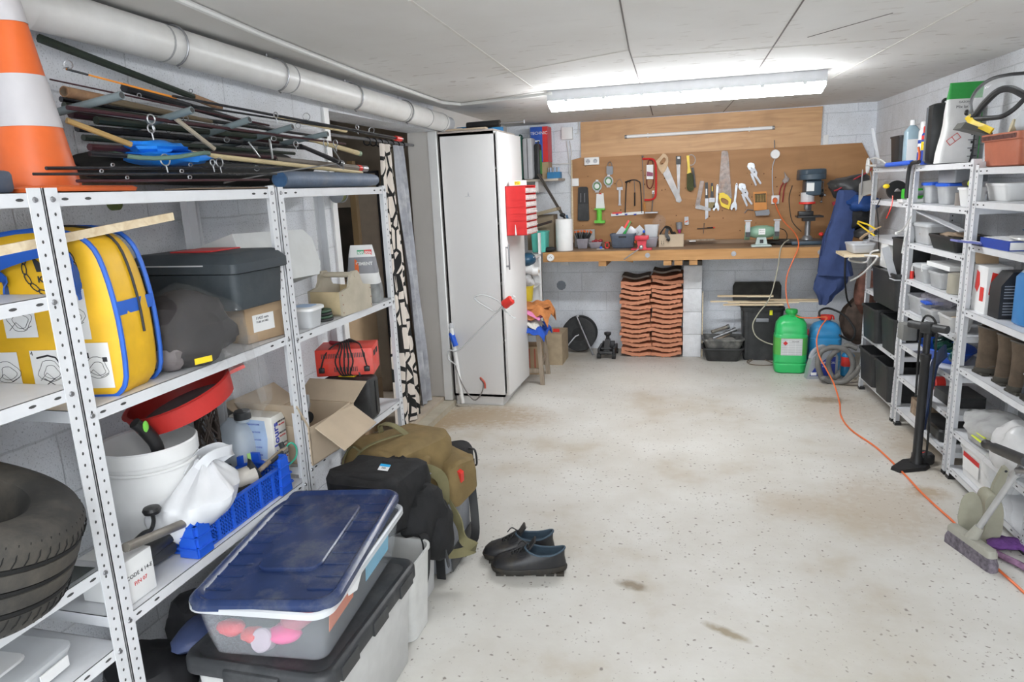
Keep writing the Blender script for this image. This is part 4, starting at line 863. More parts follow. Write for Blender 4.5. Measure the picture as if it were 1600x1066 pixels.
b = MB(); b.tube([(-2.02, 3.38, 2.0), (-2.02, 4.9, 2.0)], .010, 8); tag(b.obj('curtain_rail', STEELD), 'dark curtain rail across the top of the doorway', 'rail')
for i in range(7):
    b = MB(); y = 4.15+.09*i; b.tube([(-2.02+.024*cos(a), y, 2.0+.024*sin(a)-.012) for a in [k*2*pi/14 for k in range(14)]], .004, 6, closed=True); tag(b.obj('curtain_ring', BLK), 'black ring on the curtain rail in the doorway, %s from the left' % ('first', 'second', 'third', 'fourth', 'fifth', 'sixth', 'seventh')[i], 'ring', 'curtain rings on the rail')
t = T('framed_board', 'tall pale board with a dark frame standing inside the store room', 'panel', (-2.9, 4.95, .07), 12)
b = MB(); b.box(-.5, .5, -.01, .01, 0, 1.75); b.obj('board', mat('tan_board', (.50, .42, .33), .8), t)
b = MB()
for a_ in ((-.52, -.5, 0, 1.77), (.5, .52, 0, 1.77), (-.52, .52, 1.75, 1.77)): b.box(a_[0], a_[1], -.02, .02, a_[2], a_[3])
b.obj('frame', DKC, t)
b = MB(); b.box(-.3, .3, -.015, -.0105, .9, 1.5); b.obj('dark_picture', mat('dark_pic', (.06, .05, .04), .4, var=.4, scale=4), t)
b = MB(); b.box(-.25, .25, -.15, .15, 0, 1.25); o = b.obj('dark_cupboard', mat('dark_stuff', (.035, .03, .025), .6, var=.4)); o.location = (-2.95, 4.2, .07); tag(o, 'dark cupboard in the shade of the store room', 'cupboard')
b = MB(); b.tube([(0, 0, 0), (0, 0, .9)], .05, 12); o = b.obj('red_roll', mat('dark_red_cloth', (.30, .03, .03), .7)); o.location = (-2.45, 4.35, .85); tag(o, 'red rolled cloth standing in the store room', 'roll')
b = MB(); b.box(-.02, .02, -.02, .02, 0, 1.8); o = b.obj('wooden_post', mat('gold_wood', (.30, .20, .10), .6)); o.location = (-2.12, 4.10, .07); tag(o, 'brown upright post just inside the doorway', 'post')
BOXES = ((-2.28, 4.08, .07, .34, .40, .33, 6, 'CHAMPAGNE'), (-2.30, 4.10, .405, .36, .36, .27, 2, ''), (-2.25, 4.05, .68, .30, .34, .20, -5, 'Champ'), (-2.28, 4.1, .885, .30, .30, .22, 4, ''), (-2.55, 3.75, .07, .3, .3, .5, 10, ''), (-2.6, 3.8, .575, .3, .3, .3, -4, ''))
for i, (x, y, z, w_, d_, h_, rz, tx) in enumerate(BOXES):
    t = T('carton', ('lowest cardboard box of the stack in the doorway', 'second cardboard box of the stack in the doorway', 'cardboard box lettered in script in the doorway stack', 'topmost cardboard box of the stack in the doorway', 'cardboard box deeper in the store room, at the bottom', 'cardboard box deeper in the store room, on top')[i], 'box', (x, y, z+.001), rz)
    b = MB(); b.box(-w_/2, w_/2, -d_/2, d_/2, 0, h_-.002, r=.002); b.obj('body', (CARD, CARDL)[i % 2], t)
    if tx: text(tx, .06, TR(.0, -d_/2-.001, h_*.5) @ XZ, mat('print_brown', (.10, .07, .05), .8, var=0), t)
    b = MB(); b.box(-w_/2, w_/2, -.025, .025, h_-.0018, h_-.0010); b.obj('tape', CARD, t)
# ================================================================== BOXES AND BAGS ON THE FLOOR, WORK SHOES
TUBG = mat('cloudy_tub', (.62, .62, .61), .4, var=.05, alpha=.93); NAVY = mat('navy_lid', (.022, .04, .115), .26, var=.1, dirt=(.12, .13, .155), dirt_amt=.9, dirt_scale=6)
GLID = mat('graphite_lid', (.035, .037, .040), .45, var=.1, dirt=(.12, .12, .12), dirt_amt=.6, dirt_scale=5)
t = T('storage_box', 'large cloudy storage box with a dusty graphite lid, carrying the blue-lidded box', 'storage box', (-1.178, 1.735, 0), 0)
b = MB(); b.rbox(.44, .595, [(0, .03), (.01, .022), (.34, 0), (.352, 0)], .04, n=6); b.obj('body', TUBG, t)
b = MB(); b.rbox(.48, .64, [(.335, .006), (.338, 0), (.372, 0), (.382, .006), (.385, .014), (.379, .03), (.374, .034)], .05, n=6)
b.obj('lid', GLID, t)
for y in (-.2, 0, .2):
    b = MB(); b.box(.236, .244, y-.05, y+.05, .33, .372); b.obj('lid_grip', GLID, t)
b = MB(); b.box(-.09, .09, -.33, -.31, .325, .372, r=.006); b.obj('lid_grip', GLID, t)
t = T('storage_box', 'clear storage box with a dusty navy ribbed lid standing on the graphite lid', 'storage box', (-1.185, 1.765, .381), 5)
FROST = mat('frosted_plastic', (.72, .76, .80), .25, var=.02, alpha=.15, spec=.8)
b = MB(); w_, d_, h_ = .415, .66, .175
b.rbox(w_, d_, [(0, .042), (.006, .034), (.06, .022), (h_-.012, .006), (h_-.010, -.006), (h_, -.008), (h_+.004, 0), (h_-.004, .010), (.064, .026), (.008, .038)], .05, n=6, cap1=False); b.obj('body', FROST, t)
b = MB(); b.rbox(w_+.012, d_+.012, [(h_-.012, 0), (h_-.014, -.004), (h_+.002, -.004), (h_+.006, .002), (h_+.002, .008), (h_-.010, .006)], .055, n=6, cap0=False, cap1=False); b.obj('rim', CLRM, t)
ld = T('lid', '', '', (-.012, .02, h_+.006), 4, rx=1.2, ry=-2.2); del ld['label']; del ld['category']; ld.parent = t
lid = MB(); lw, ll = .435, .70
lid.rbox(lw, ll, [(-.006, .002), (-.004, -.004), (.014, -.004), (.022, .004), (.024, .012), (.020, .020), (.012, .026), (.011, .03)], .06, n=8)
lid.rbox(.20, .42, [(.010, 0), (.018, 0), (.022, .004), (.022, .01)], .04, TR(.01, .03, 0), n=6)
for i in range(9):
    y = -.27+i*.065
    for s_ in (-1, 1): lid.box(s_*.155-.042, s_*.155+.042, y-.003, y+.003, .010, .0145)
bpy.data.objects.remove(ld); lo = lid.obj('lid', NAVY, t); lo.location = (-.012, .02, h_+.008); lo.rotation_euler = (rad(1.0), rad(-1.5), rad(3.5))
b = MB(); b.prism([(0, 0), (.03, -.005), (.045, .05), (.02, .10), (.01, .11), (.015, .04)], 0, .001, TR(.20, -.17, h_-.012, ry=80)); b.obj('tape_scrap', WHPAP, t)
C_ = {}
def blob(x, y, z, rx_, ry_, rz_, col, label, nm='toy', seed=0, rough=.5):
    k = 'blob_%s' % '_'.join('%d' % (v*100) for v in col)
    b = MB(); b.ell((0, 0, 0), (rx_, ry_, rz_), 16, 9, nz=.18, seed=seed); o = b.obj(nm, mat(k, col, rough)); o.location = (-1.185+x, 1.765+y, .42+z-.01)
    return tag(o, label, 'toy' if nm == 'toy' else nm, None)
blob(-.12, -.25, .02, .045, .03, .022, (.75, .03, .05), 'red object low at the near left inside the clear box')
blob(-.045, -.255, .01, .035, .03, .02, (.75, .06, .06), 'smaller red object beside the first at the front of the clear box', seed=2)
blob(.045, -.235, .012, .05, .04, .024, (.90, .05, .30), 'bright pink object at the front of the clear box', seed=3)
blob(.07, -.20, .05, .05, .05, .03, (.50, .10, .16), 'dark pink object higher up in the clear box', seed=4)
blob(-.02, -.20, .085, .07, .05, .02, (.82, .82, .82), 'white crumpled object under the navy lid', seed=5)
blob(-.07, -.235, .10, .028, .02, .02, (.20, .60, .10), 'green object near the top inside the clear box', seed=6)
blob(-.11, -.10, .05, .05, .10, .05, (.35, .35, .50), 'greyish violet object behind the red ones in the clear box', seed=7)
blob(.05, .06, .06, .08, .12, .06, (.25, .25, .27), 'dark bundle in the middle of the clear box', seed=8)
b = MB(); b.lathe([(.03, 0), (.034, .04), (.03, .045)], 20); o = b.obj('cup', mat('cup_grey', (.60, .50, .58), .4)); o.location = (-1.19, 1.525, .40); o.rotation_euler = (rad(60), 0, 0); tag(o, 'pale round cup lying in the middle of the clear box front', 'cup')
for i, (y0, y1, z0, z1, col, nm, lb) in enumerate(((-.19, -.04, .012, .09, (.80, .18, .05), 'orange_sheet', 'orange card against the right side inside the clear box'), (.05, .22, .03, .13, (.15, .50, .70), 'blue_sheet', 'light blue card against the right side inside the clear box'))):
    b = MB(); b.prism([(y0, z0), (y1, z0+.02), (y1+.02, z1), (y0+.01, z1-.03)], -.001, .001, TR(rz=90) @ XZ); o = b.obj(nm, mat(nm, col, .6)); o.location = (-1.185+.165, 1.765, .40); tag(o, lb, 'card')
# tubs behind
t = T('plastic_tub', 'white rounded plastic tub standing just behind the graphite-lidded box', 'tub', (-1.16, 2.175, 0), 0)
b = MB(); b.tub(.36, .21, .33, r=.05, taper=.02, rim=.006, n=6); b.obj('body', mat('dirty_white_tub', (.66, .66, .64), .45, var=.05, dirt=(.45, .43, .40), dirt_amt=.3), t)
t = T('plastic_tub', 'grey-white plastic tub under the black rucksack, second behind the big box', 'tub', (-1.22, 2.40, 0), 0)
b = MB(); b.tub(.36, .20, .37, r=.04, taper=.02, rim=.006, n=6); b.obj('body', mat('grey_tub', (.55, .55, .55), .45, var=.05), t)
t = T('suitcase', 'dark grey case standing on its side under the olive bag', 'case', (-1.20, 2.69, .01), 0)
b = MB(); b.box(-.19, .19, -.17, .17, 0, .33, r=.04); b.obj('shell', mat('case_grey', (.20, .21, .23), .5, dirt=(.4, .4, .4)), t)
b = MB(); b.box(.1905, .195, -.14, .14, .02, .12); b.obj('panel', BLKD, t)
b = MB(); b.box(.13, .17, -.174, -.168, .0, .32); b.obj('corner_strip', BLK, t)
# ------------------------------------------------------------------ rucksacks
OL = mat('olive_cloth', (.215, .15, .062), .85, var=.14, scale=10, bump=.25, bscale=30); OLS = mat('olive_strap', (.19, .17, .085), .8, var=.08); BKC = mat('black_cloth', (.012, .012, .013), .8, var=.3, bump=.3, bscale=25)
def cushion(b, c, w_, d_, h_, r=.05, M=None, nz=.02, seed=0, n=6):
    S = [(0, .10), (.02, .03), (.10, .0), (.5, -.008), (.85, .01), (.95, .05), (1, .14)]
    rings = []
    for z, k in S:
        ring = []
        for x, y in rr(w_-2*k*min(w_, d_), d_-2*k*min(w_, d_), r, n):
            v = noise.noise((x*9+seed, y*9, z*4))*nz; ring.append((c[0]+x*(1+v*4), c[1]+y*(1+v*4), c[2]+z*h_+v))
        rings.append(ring)
    return b.loft(rings, M)
t = T('rucksack', 'olive brown canvas rucksack lying on the case by the doorway', 'rucksack', (-1.245, 2.62, .345), -20); t.scale = (.88, .92, .9)
b = MB(); cushion(b, (0, 0, 0), .40, .42, .30, .07, nz=.04, seed=1); b.obj('main_bag', OL, t)
b = MB(); cushion(b, (.15, .16, -.03), .26, .20, .22, .06, nz=.04, seed=5); b.obj('side_pocket', OL, t)
b = MB(); cushion(b, (.14, -.06, .0), .12, .20, .22, .05, nz=.05, seed=9); b.obj('front_pocket', OL, t)
b = MB(); b.ribbon([(-.10, -.21, .05), (-.09, -.215, .2), (-.06, -.17, .29), (.0, .0, .31), (.02, .15, .27)], .012, .006, (1, 0, 0)); b.obj('seam', OLS, t)
b = MB(); b.ribbon([(.03, -.20, .10), (.07, -.23, .17), (.16, -.18, .235), (.23, -.06, .2), (.25, .02, .12), (.24, .02, -.02), (.25, -.08, -.10)], .055, .006, (.3, .4, 1)); b.obj('shoulder_strap', OLS, t)
b = MB(); b.ribbon([(.22, .06, .0), (.30, .06, -.10), (.36, .02, -.16), (.38, .07, -.22), (.30, .0, -.24), (.22, -.12, -.18)], .05, .006, (.4, .2, 1)); b.obj('waist_strap', OLS, t)
b = MB(); b.ribbon([(-.14, .02, .285), (-.12, .0, .345), (-.03, .0, .355), (.02, .04, .30)], .028, .006, (0, 1, .1)); b.obj('grab_handle', OLS, t)
for p_ in ((.035, -.225, .145), (.06, -.235, .125), (.225, -.04, .18)):
    b = MB(); b.box(-.014, .014, -.004, .004, -.007, .007, TR(*p_, rx=20, rz=-20)); b.obj('buckle', STEEL, t, 'small metal buckle')
b = MB(); b.ribbon([(-.17, -.205, .02), (-.175, -.21, .2), (-.14, -.18, .285), (-.06, -.19, .28)], .008, .006, (1, 0, 0)); b.obj('seam', OLS, t); b = MB(); b.ribbon([(.10, .25, .02), (.12, .24, .15), (.06, .2, .27)], .008, .006, (1, 0, 0)); b.obj('seam', OLS, t)
b = MB(); b.prism([(-.07, -.10), (.06, -.13), (.08, .02), (.03, .06), (-.06, .05)], 0, .012, TR(.22, -.13, .10, rz=35, rx=-12) @ XZ); b.obj('flap', OLS, t)
b = MB(); b.box(-.012, .012, -.01, .01, 0, .07, TR(.27, .13, .08, rx=20, ry=20)); b.obj('red_tab', REDP, t, 'red tab')
t = T('shoulder_bag', 'small black bag with clear film top behind the olive rucksack', 'bag', (-1.06, 2.95, .30), 0)
b = MB(); cushion(b, (-.03, -.03, -.03), .14, .16, .20, .05, seed=13); b.obj('body', BKC, t)
b = MB(); b.tube([(.03, -.03, .16), (.06, -.03, .15), (.062, -.02, .08), (.04, 0, .06)], .005, 6, k=4); b.obj('loop', BLK, t)
b = MB(); b.ribbon([(.045, -.06, .12), (.05, -.08, .0), (.07, -.12, -.12), (.085, -.18, -.22), (.05, -.26, -.27)], .04, .004, (1, .3, .3)); b.obj('strap', BLK, t)
t = T('rucksack', 'black rucksack with a small white and blue tag slumped over the tubs', 'rucksack', (-1.20, 2.33, .375), -8); t.scale = (.82, .80, .95)
b = MB(); cushion(b, (-.02, 0, 0), .40, .36, .235, .08, nz=.05, seed=21); b.obj('main_bag', BKC, t)
b = MB(); b.ell((.16, .10, .02), (.10, .15, .13), 18, 12, nz=.35, seed=22); b.ell((.195, .18, -.10), (.07, .11, .15), 16, 10, nz=.3, seed=25); b.obj('front_pocket', BKC, t)
b = MB(); b.ell((.02, .13, .17), (.14, .09, .07), 16, 10, nz=.4, seed=27); b.obj('top_flap', BKC, t)
b = MB(); b.box(-.028, .028, -.018, .018, 0, .0015, TR(.04, -.02, .245, rx=25)); tg = b.obj('tag_label', WHPAP, t, 'white and blue paper tag')
b = MB(); b.box(-.028, .028, .004, .018, .0016, .0022, TR(.04, -.02, .245, rx=25)); b.obj('tag_print', mat('tag_blue', (.03, .40, .75), .6, var=0), tg)
text('7,99', .014, TR(.04, -.02, .247, rx=25) @ TR(0, -.008, .0012), DKC, tg)
b = MB(); b.ribbon([(.17, .0, .0), (.235, -.02, -.05), (.25, -.05, -.16), (.255, -.12, -.24), (.245, -.16, -.33), (.24, -.14, -.36)], .045, .006, (.2, 1, .1)); b.obj('hanging_strap', BLK, t)
b = MB(); b.ribbon([(.235, -.185, -.275), (.245, -.165, -.30)], .05, .009, (.2, 1, .1)); b.obj('strap_slide', GRYP, t)
b = MB(); b.tube([(.24, .16, -.16), (.26, .15, -.22), (.265, .14, -.25), (.25, .15, -.22), (.235, .17, -.16)], .004, 6, k=3); b.obj('zip_loop', BLK, t)
b = MB(); b.ribbon([(-.1, -.1, .23), (.0, -.17, .20), (.07, -.19, .1)], .03, .004, (1, 0, 0)); b.obj('edge_strap', BLK, t)
b = MB(); b.ell((0, 0, 0), (.06, .09, .04), 14, 9, nz=.3, seed=61); o = b.obj('mauve_cloth', mat('mauve_cloth', (.20, .13, .13), .8)); o.location = (-1.46, 2.62, .50); tag(o, 'mauve cloth squeezed between the black rucksack and the shelving', 'cloth')
# ------------------------------------------------------------------ shoes
SHB = mat('shoe_leather', (.018, .018, .020), .42, var=.3, scale=12, dirt=(.09, .075, .055), dirt_amt=.45, dirt_scale=14)
SHL = mat('shoe_lining', (.055, .085, .115), .8, var=.1); SOLE = mat('shoe_sole', (.022, .020, .016), .6, var=.2, dirt=(.12, .08, .05), dirt_amt=.4, dirt_scale=20)
def outl(x0, x1, w_, n=22, sq=.75):
    out = []
    for i in range(n):
        a = 2*pi*i/n; cx = cos(a); sy = sin(a)
        hx = math.copysign(abs(cx)**sq, cx)
        k = 1+.16*hx-.12*(hx < 0)*abs(hx)
        out.append(((x0+x1)/2+(x1-x0)/2*hx, w_/2*math.copysign(abs(sy)**.85, sy)*k))
    return out
def shoe(label, loc, rz, shaft, L_=.30, W_=.105, leather=None, lining=None, sole=None, laces=None, name='work_shoe', cat='shoe', group=None, tip=0):
    leather = leather or SHB; lining = lining or SHL; sole = sole or SOLE
    t = T(name, label, cat, loc, rz, group)
    b = MB(); b.loft([[(x, y, z) for x, y in outl(a, c, w_)] for z, a, c, w_ in ((0.008, .006, L_-.018, W_-.012), (.012, .0, L_-.004, W_), (.028, -.003, L_+.002, W_+.004), (.036, 0, L_-.002, W_))])
    for i in range(7):
        if i in (3,): continue
        x = .012+i*.044; b.box(x, x+.034, -W_*.40, W_*.40, 0, .012)
    b.obj('sole', sole, t)
    if shaft < .13: S = [(.03, .002, L_-.004, W_-.004), (.048, .003, L_-.008, W_-.002), (.064, .006, L_-.026, W_-.006), (.076, .008, L_-.07, W_-.014), (.086, .008, L_-.115, W_-.026), (shaft*.86, .006, L_-.155, W_-.036)]; BOW = .026
    else: BOW = .012; S = [(.03, .004, L_-.004, W_-.004), (.055, .004, L_-.012, W_-.002), (.072, .006, L_-.035, W_-.008), (.09, .008, L_-.09, W_-.018), (.11, .008, L_-.13, W_-.024), (shaft*.75, .01, L_-.155, W_-.022), (shaft, .0, L_-.145, W_-.012)]
    R_ = []
    for z, a, c, w_ in S: R_.append([(x, y, z+(BOW*(2*x/S[-1][2]-1)**2 if z == S[-1][0] else 0)) for x, y in outl(a, c, w_)])
    b = MB(); b.loft(R_, cap0=True, cap1=False); b.obj('upper', leather, t)
    inner = []
    for k, (z, a, c, w_) in enumerate(S[::-1][:4]): inner.append([(x, y, z-.001+(BOW*(2*x/S[-1][2]-1)**2 if k == 0 else 0)) for x, y in outl(a+.007, c-.007, w_-.014)])
    b = MB(); b.loft(inner, cap0=False, cap1=True); b.tube([V(p) for p in R_[-1]], .0045, 6, closed=True); b.obj('lining', lining, t)
    zt = S[-1][0]; xt = S[-1][2]
    b = MB(); b.sheet(lambda u, v: (xt-.03+.07*(1-v)-.015*v*v, (u-.5)*.055, (zt-.035)-.01+.105*v-.03*(1-v)), 4, 8, .007); b.obj('tongue', leather, t)
    b = MB(); low = shaft < .13
    for i in range(5):
        k = i/4; x = xt+.062-.068*k; z = (.083 if low else .088)+(zt+BOW-.088)*k; hw = .018+.008*k
        b.tube([(x, -hw, z-.008), (x-.006, 0, z+.008), (x, hw, z-.008)], .0032, 6, k=3); b.tube([(x, -hw, z-.006), (x-.008, 0, z+.013), (x-.016, hw, z+.002)], .0026, 6, k=3)
    b.tube([(xt-.006, 0, zt+BOW+.012), (xt+.01, .03, zt+BOW+.012), (xt+.03, .04, zt+BOW-.01), (xt+.02, .02, zt+BOW)], .0026, 6, k=4); b.tube([(xt-.006, 0, zt+BOW+.012), (xt+.015, -.03, zt+BOW+.01), (xt+.035, -.035, zt+BOW-.012)], .0026, 6, k=4)
    b.obj('laces', laces or RUB, t)
    for sy_ in (-1, 1):
        b = MB(); b.loft([[(xt+.068-.074*k+dx, sy_*((.022+.014*k)+dy), (.076 if low else .080)+(zt+BOW-.088)*k+dz) for dx, dy, dz in ((.0, -.006, .004), (.0, .008, -.008), (0, .008, -.004), (.0, -.004, .008))] for k in (0, .5, 1)]); b.obj('eyelet_flap', leather, t)
    b = MB()
    b.tube([(L_*.10, -W_*.47, .045), (L_*.3, -W_*.49, .06), (L_*.5, -W_*.47, .07)], .0012, 5); b.obj('stitching', mat('stitch_grey', (.10, .10, .10), .7, var=0), t)
    return t
s1 = shoe('black leather work shoe, the nearer of the pair on the floor', (-.53, 2.70, 0), 190, .106, L_=.335, W_=.12, laces=RUB)
s2 = shoe('black leather work shoe, the farther of the pair with its tongue up', (-.61, 2.84, 0), 199, .106, L_=.335, W_=.12, laces=RUB)
# ================================================================== WHITE CABINET AND THE CORNER BEHIND IT
CAB = mat('cabinet_white', (.76, .75, .74), .5, var=.02, scale=3, dirt=(.55, .50, .45), dirt_amt=.12, dirt_scale=3)
CX0, CX1, CY0, CY1 = -1.835, -1.42, 4.945, 5.56
t = T('cabinet', 'tall white cabinet with its door ajar and a red drawer unit hung on it', 'cabinet', (CX0, CY0, 0), 0)
w_, d_ = CX1-CX0, CY1-CY0
b = MB(); b.box(0, w_, 0, .018, .075, 2.07); b.box(0, w_, d_-.018, d_, .075, 2.07); b.box(0, .01, 0, d_, .075, 2.07); b.box(0, w_, 0, d_, .075, .093); b.box(0, w_, 0, d_, 2.05, 2.07); b.obj('carcass', CAB, t)
b = MB(); b.box(.01, w_-.02, .02, d_-.02, 0, .075); b.obj('plinth', CAB, t)
b = MB(); b.box(-.006, w_+.004, -.004, d_+.004, 2.07, 2.084); b.obj('top_board', mat('worn_edge_board', (.45, .40, .36), .7, dirt=(.2, .15, .12)), t)
for z in (.5, .95, 1.4, 1.8):
    b = MB(); b.box(.01, w_, .018, d_-.018, z, z+.018); b.obj('inner_shelf', CAB, t)
dm = TR(w_+.016, .006, 0, rz=-1.6, ry=0)
b = MB(dm); b.box(0, .020, 0, d_-.01, .085, 2.062, r=.002); dr = b.obj('door', CAB, t, 'white door, slightly ajar')
b = MB(dm)
for z in (1.08, 1.22): b.box(.020, .048, .06, .07, z, z+.012)
b.box(.040, .050, .056, .074, 1.06, 1.25, r=.003); b.obj('handle', STEEL, dr)
b = MB(); b.prism([(0, 0), (.012, .0), (.006, .03)], 0, .0006, TR(.20, -.0008, 1.62) @ XZ); b.prism([(-.02, 0), (.02, 0), (.022, .003), (-.02, .003)], 0, .0006, TR(.2, -.0008, 1.612) @ XZ); b.obj('scuff', LGRY, t)
# red small parts cabinet on the door
t = T('drawer_unit', 'red small-parts drawer unit hung on the cabinet door', 'drawer unit', (-1.378, 5.06, 1.312), -1.6)
b = MB(); b.box(0, .155, 0, .006, 0, .365); b.box(0, .155, .30, .306, 0, .365); b.box(0, .155, 0, .306, 0, .006); b.box(0, .155, 0, .306, .359, .365); b.box(0, .006, 0, .306, 0, .365)
for i in range(1, 7): b.box(.0, .15, 0, .306, i*.0515+.001, i*.0515+.004)
for i in range(1, 5): b.box(.0, .15, i*.061-.001, i*.061+.001, 0, .365)
b.obj('cabinet', RED, t)
DRC = mat('drawer_clear', (.70, .62, .60), .2, var=.1, alpha=.75)
for r_ in range(7):
    for c_ in range(5):
        b = MB(); y0, z0 = .004+c_*.0605, .006+r_*.0505
        b.box(.01, .160, y0+.002, y0+.057, z0, z0+.036); dw = b.obj('drawer', DRC, t)
        b = MB(); b.box(.160, .170, y0+.018, y0+.040, z0+.010, z0+.016); b.obj('pull', DRC, dw)
b = MB(); b.prism([(0, 0), (.012, 0), (.006, .07), (.002, .08)], 0, .0006, TR(.065, -.0008, .003) @ XZ); b.obj('chip', WHP, t)
t = T('small_carton', 'small yellow and white carton on top of the red drawer unit', 'box', (-1.30, 5.15, 1.679), 5)
b = MB(); b.box(-.06, .06, -.04, .04, 0, .035); b.obj('body', WHPAP, t)
b = MB(); b.box(-.02, .025, -.0405, -.0412, .004, .03); b.obj('yellow_print', YEL, t); text('PG', .026, TR(0, -.0415, .017) @ XZ, DKC, t)
# on top of the cabinet
t = T('flat_box', 'flat blue box on top of the white cabinet', 'box', (-1.62, 5.25, 2.085), -6)
b = MB(); b.box(-.13, .16, -.12, .12, 0, .04, r=.003); b.obj('body', mat('box_blue', (.02, .22, .50), .5, var=.1), t); text('PEINTURE', .03, TR(0.02, -.1215, .02) @ XZ, WHPAP, t)
t = T('caulking_gun', 'black sealant gun lying on the white cabinet with its rod pointing right', 'tool', (-1.52, 5.06, 2.125), -6)
b = MB(); b.cyl((-.13, 0, 0), (.13, 0, 0), .025, n=18); b.obj('barrel', BLK, t)
b = MB(); b.cyl((.13, 0, 0), (.32, .02, 0), .004, n=8); b.cyl((.31, .02, -.012), (.31, .02, .012), .005, n=8); b.obj('rod', STEEL, t)
b = MB(); b.box(-.28, .03, -.05, .01, 0, .012); o = b.obj('board_offcut', CARDL); o.location = (-1.50, 4.99, 2.086); tag(o, 'thin board offcut on the front edge of the white cabinet top', 'board')
b = MB(); b.box(-.05, .05, -.04, .04, 0, .02); o = b.obj('grey_tin', LGRY); o.location = (-1.72, 5.02, 2.086); tag(o, 'flat grey tin at the left end of the white cabinet top', 'tin')
# hand pump with hoses leaning on the cabinet side
CLH = mat('clear_hose', (.78, .80, .80), .2, var=0, alpha=.55)
YC = CY0-.05
t = T('siphon_pump', 'white tube pump with a blue collar leaning on the side of the white cabinet', 'pump', P(722, 632, y=YC)[:], 0); o_ = V(t.location)
qp = lambda x, y, dy=0: P(x, y, y=YC+dy)-o_
b = MB(); b.cyl(qp(723, 630), qp(705, 512, .03), .017, n=16); b.obj('tube', WHP, t)
b = MB(); b.cyl(qp(712, 541, .022), qp(705, 520, .032), .022, n=16); b.obj('collar', BLUP, t, 'blue collar')
b = MB(); b.lathe([(.020, 0), (.022, .01), (.016, .03), (.008, .04)], 14, Matrix.Translation(qp(705, 513, .033))); b.obj('cap', LGRY, t)
b = MB(); b.tube([qp(712, 570), qp(700, 560), qp(702, 548), qp(715, 548), qp(735, 530), qp(760, 505), qp(785, 480)], .006, 8, k=5); b.obj('hose', CLH, t)
b = MB(); b.tube([qp(712, 572), qp(722, 600), qp(740, 625), qp(752, 615), qp(755, 600), qp(750, 592)], .005, 8, k=5); b.obj('dark_hose', mat('smoke_hose', (.25, .23, .22), .3, alpha=.8), t)
b = MB(); b.tube([qp(758, 607), qp(757, 598), qp(750, 590)], .008, 8, k=3); b.obj('red_tip', mat('brick_red', (.45, .07, .04), .4), t)
t = T('siphon_pump', 'red bulb siphon with coiled clear hose hanging on the white cabinet door', 'pump', P(785, 475, y=YC)[:], 0); o_ = V(t.location)
b = MB(); c0 = qp(786, 478, -.01); c1 = qp(801, 467, -.01); dd = (c1-c0)
b.loft([[c0+dd*f + V((0, 1, 0))*(r_*sin(a)) + dd.normalized().cross(V((0, 1, 0)))*(r_*cos(a)) for a in [k*2*pi/16 for k in range(16)]] for f, r_ in ((0, .018), (.1, .034), (.3, .036), (.5, .033), (.75, .036), (.9, .034), (1, .02))]); b.obj('bulb', REDP, t, 'red ribbed bulb')
b = MB(); b.tube([c0, qp(775, 487), qp(760, 480), qp(745, 470), qp(742, 464), qp(755, 461), qp(775, 468), qp(786, 478)], .006, 8, k=5); b.tube([qp(782, 480), qp(800, 495), qp(806, 498)], .006, 8); b.obj('hose', CLH, t)
b = MB(); b.cyl(c1, qp(804, 463, -.01), .014, n=12); b.obj('tip', WHP, t)
# wall shelf in the corner
SHW = wood_mat('grey_shelf_wood', (.38, .33, .27), (.52, .47, .40), 'X')
t = T('wall_shelf', 'wooden wall shelf in the back corner with the plastic cases', 'shelf', (-1.80, 6.60, 1.715), 0)
b = MB(); b.box(0, .53, 0, .36, 0, .022); b.obj('board', SHW, t)
for x in (0, .30): b = MB(); b.box(x, x+.03, .02, .36, -.10, 0); b.obj('bracket', CAB, t)
GDK = mat('case_green', (.02, .11, .08), .45, var=.08)
def pcase(label, x, y, z, w_, d_, h_, m, lab=None):
    t = T('tool_case', label, 'case', (x, y, z), 0)
    b = MB(); b.box(-w_/2, w_/2, -d_/2, d_/2, 0, h_, r=min(.018, w_*.3)); b.obj('shell', m, t)
    b = MB(); b.box(-.003, .003, -d_/2-.002, -d_/2+.004, .01, h_-.01); b.obj('seam', BLK, t)
    b = MB(); b.tube([(0, -.05, h_-.003), (0, -.04, h_+.02), (0, .04, h_+.02), (0, .05, h_-.003)], .007, 8, k=3); b.obj('handle', m, t)
    if lab: b = MB(); b.box(w_/2, w_/2+.001, -d_*.4, d_*.3, .05, h_-.06); b.obj('side_label', lab, t)
    return t
ZS = 1.738
pcase('green plastic case, first on the corner wall shelf beside the white cabinet', -1.655, 6.74, ZS, .085, .24, .40, GDK)
pcase('light grey plastic case standing in the middle of the corner wall shelf', -1.56, 6.72, ZS, .095, .26, .385, LGRY)
pcase('dark plastic case with a green side label on the corner wall shelf', -1.478, 6.76, ZS, .05, .25, .33, BLKD, GRNP)
t = T('printed_carton', 'blue and red printed carton standing on end on the corner wall shelf', 'box', (-1.44, 6.83, ZS+.16), 0)
b = MB(); b.box(-.12, .05, -.09, .09, 0, .33, r=.002); b.obj('body', mat('carton_blue', (.03, .10, .45), .5, var=.1), t)
b = MB(); b.box(.0505, .052, -.09, .09, 0, .33); b.obj('red_side', RED, t)
b = MB(); b.box(.0, .0495, -.0915, -.0905, 0, .33); b.obj('red_side', RED, t)
text('TECHNIC', .04, TR(-.035, -.0915, .27) @ XZ, WHPAP, t); b = MB()
for i in range(6): b.box(-.09, -.09+.055+.01*sin(i*3), -.092, -.0912, .04+i*.03, .055+i*.03)
b.obj('white_print', WHPAP, t)
b = MB(); b.box(-.12, .05, -.09, .09, 0, .158); o = b.obj('carton', CARD); o.location = (-1.44, 6.83, ZS+.001); tag(o, 'plain carton under the blue and red printed carton', 'box')
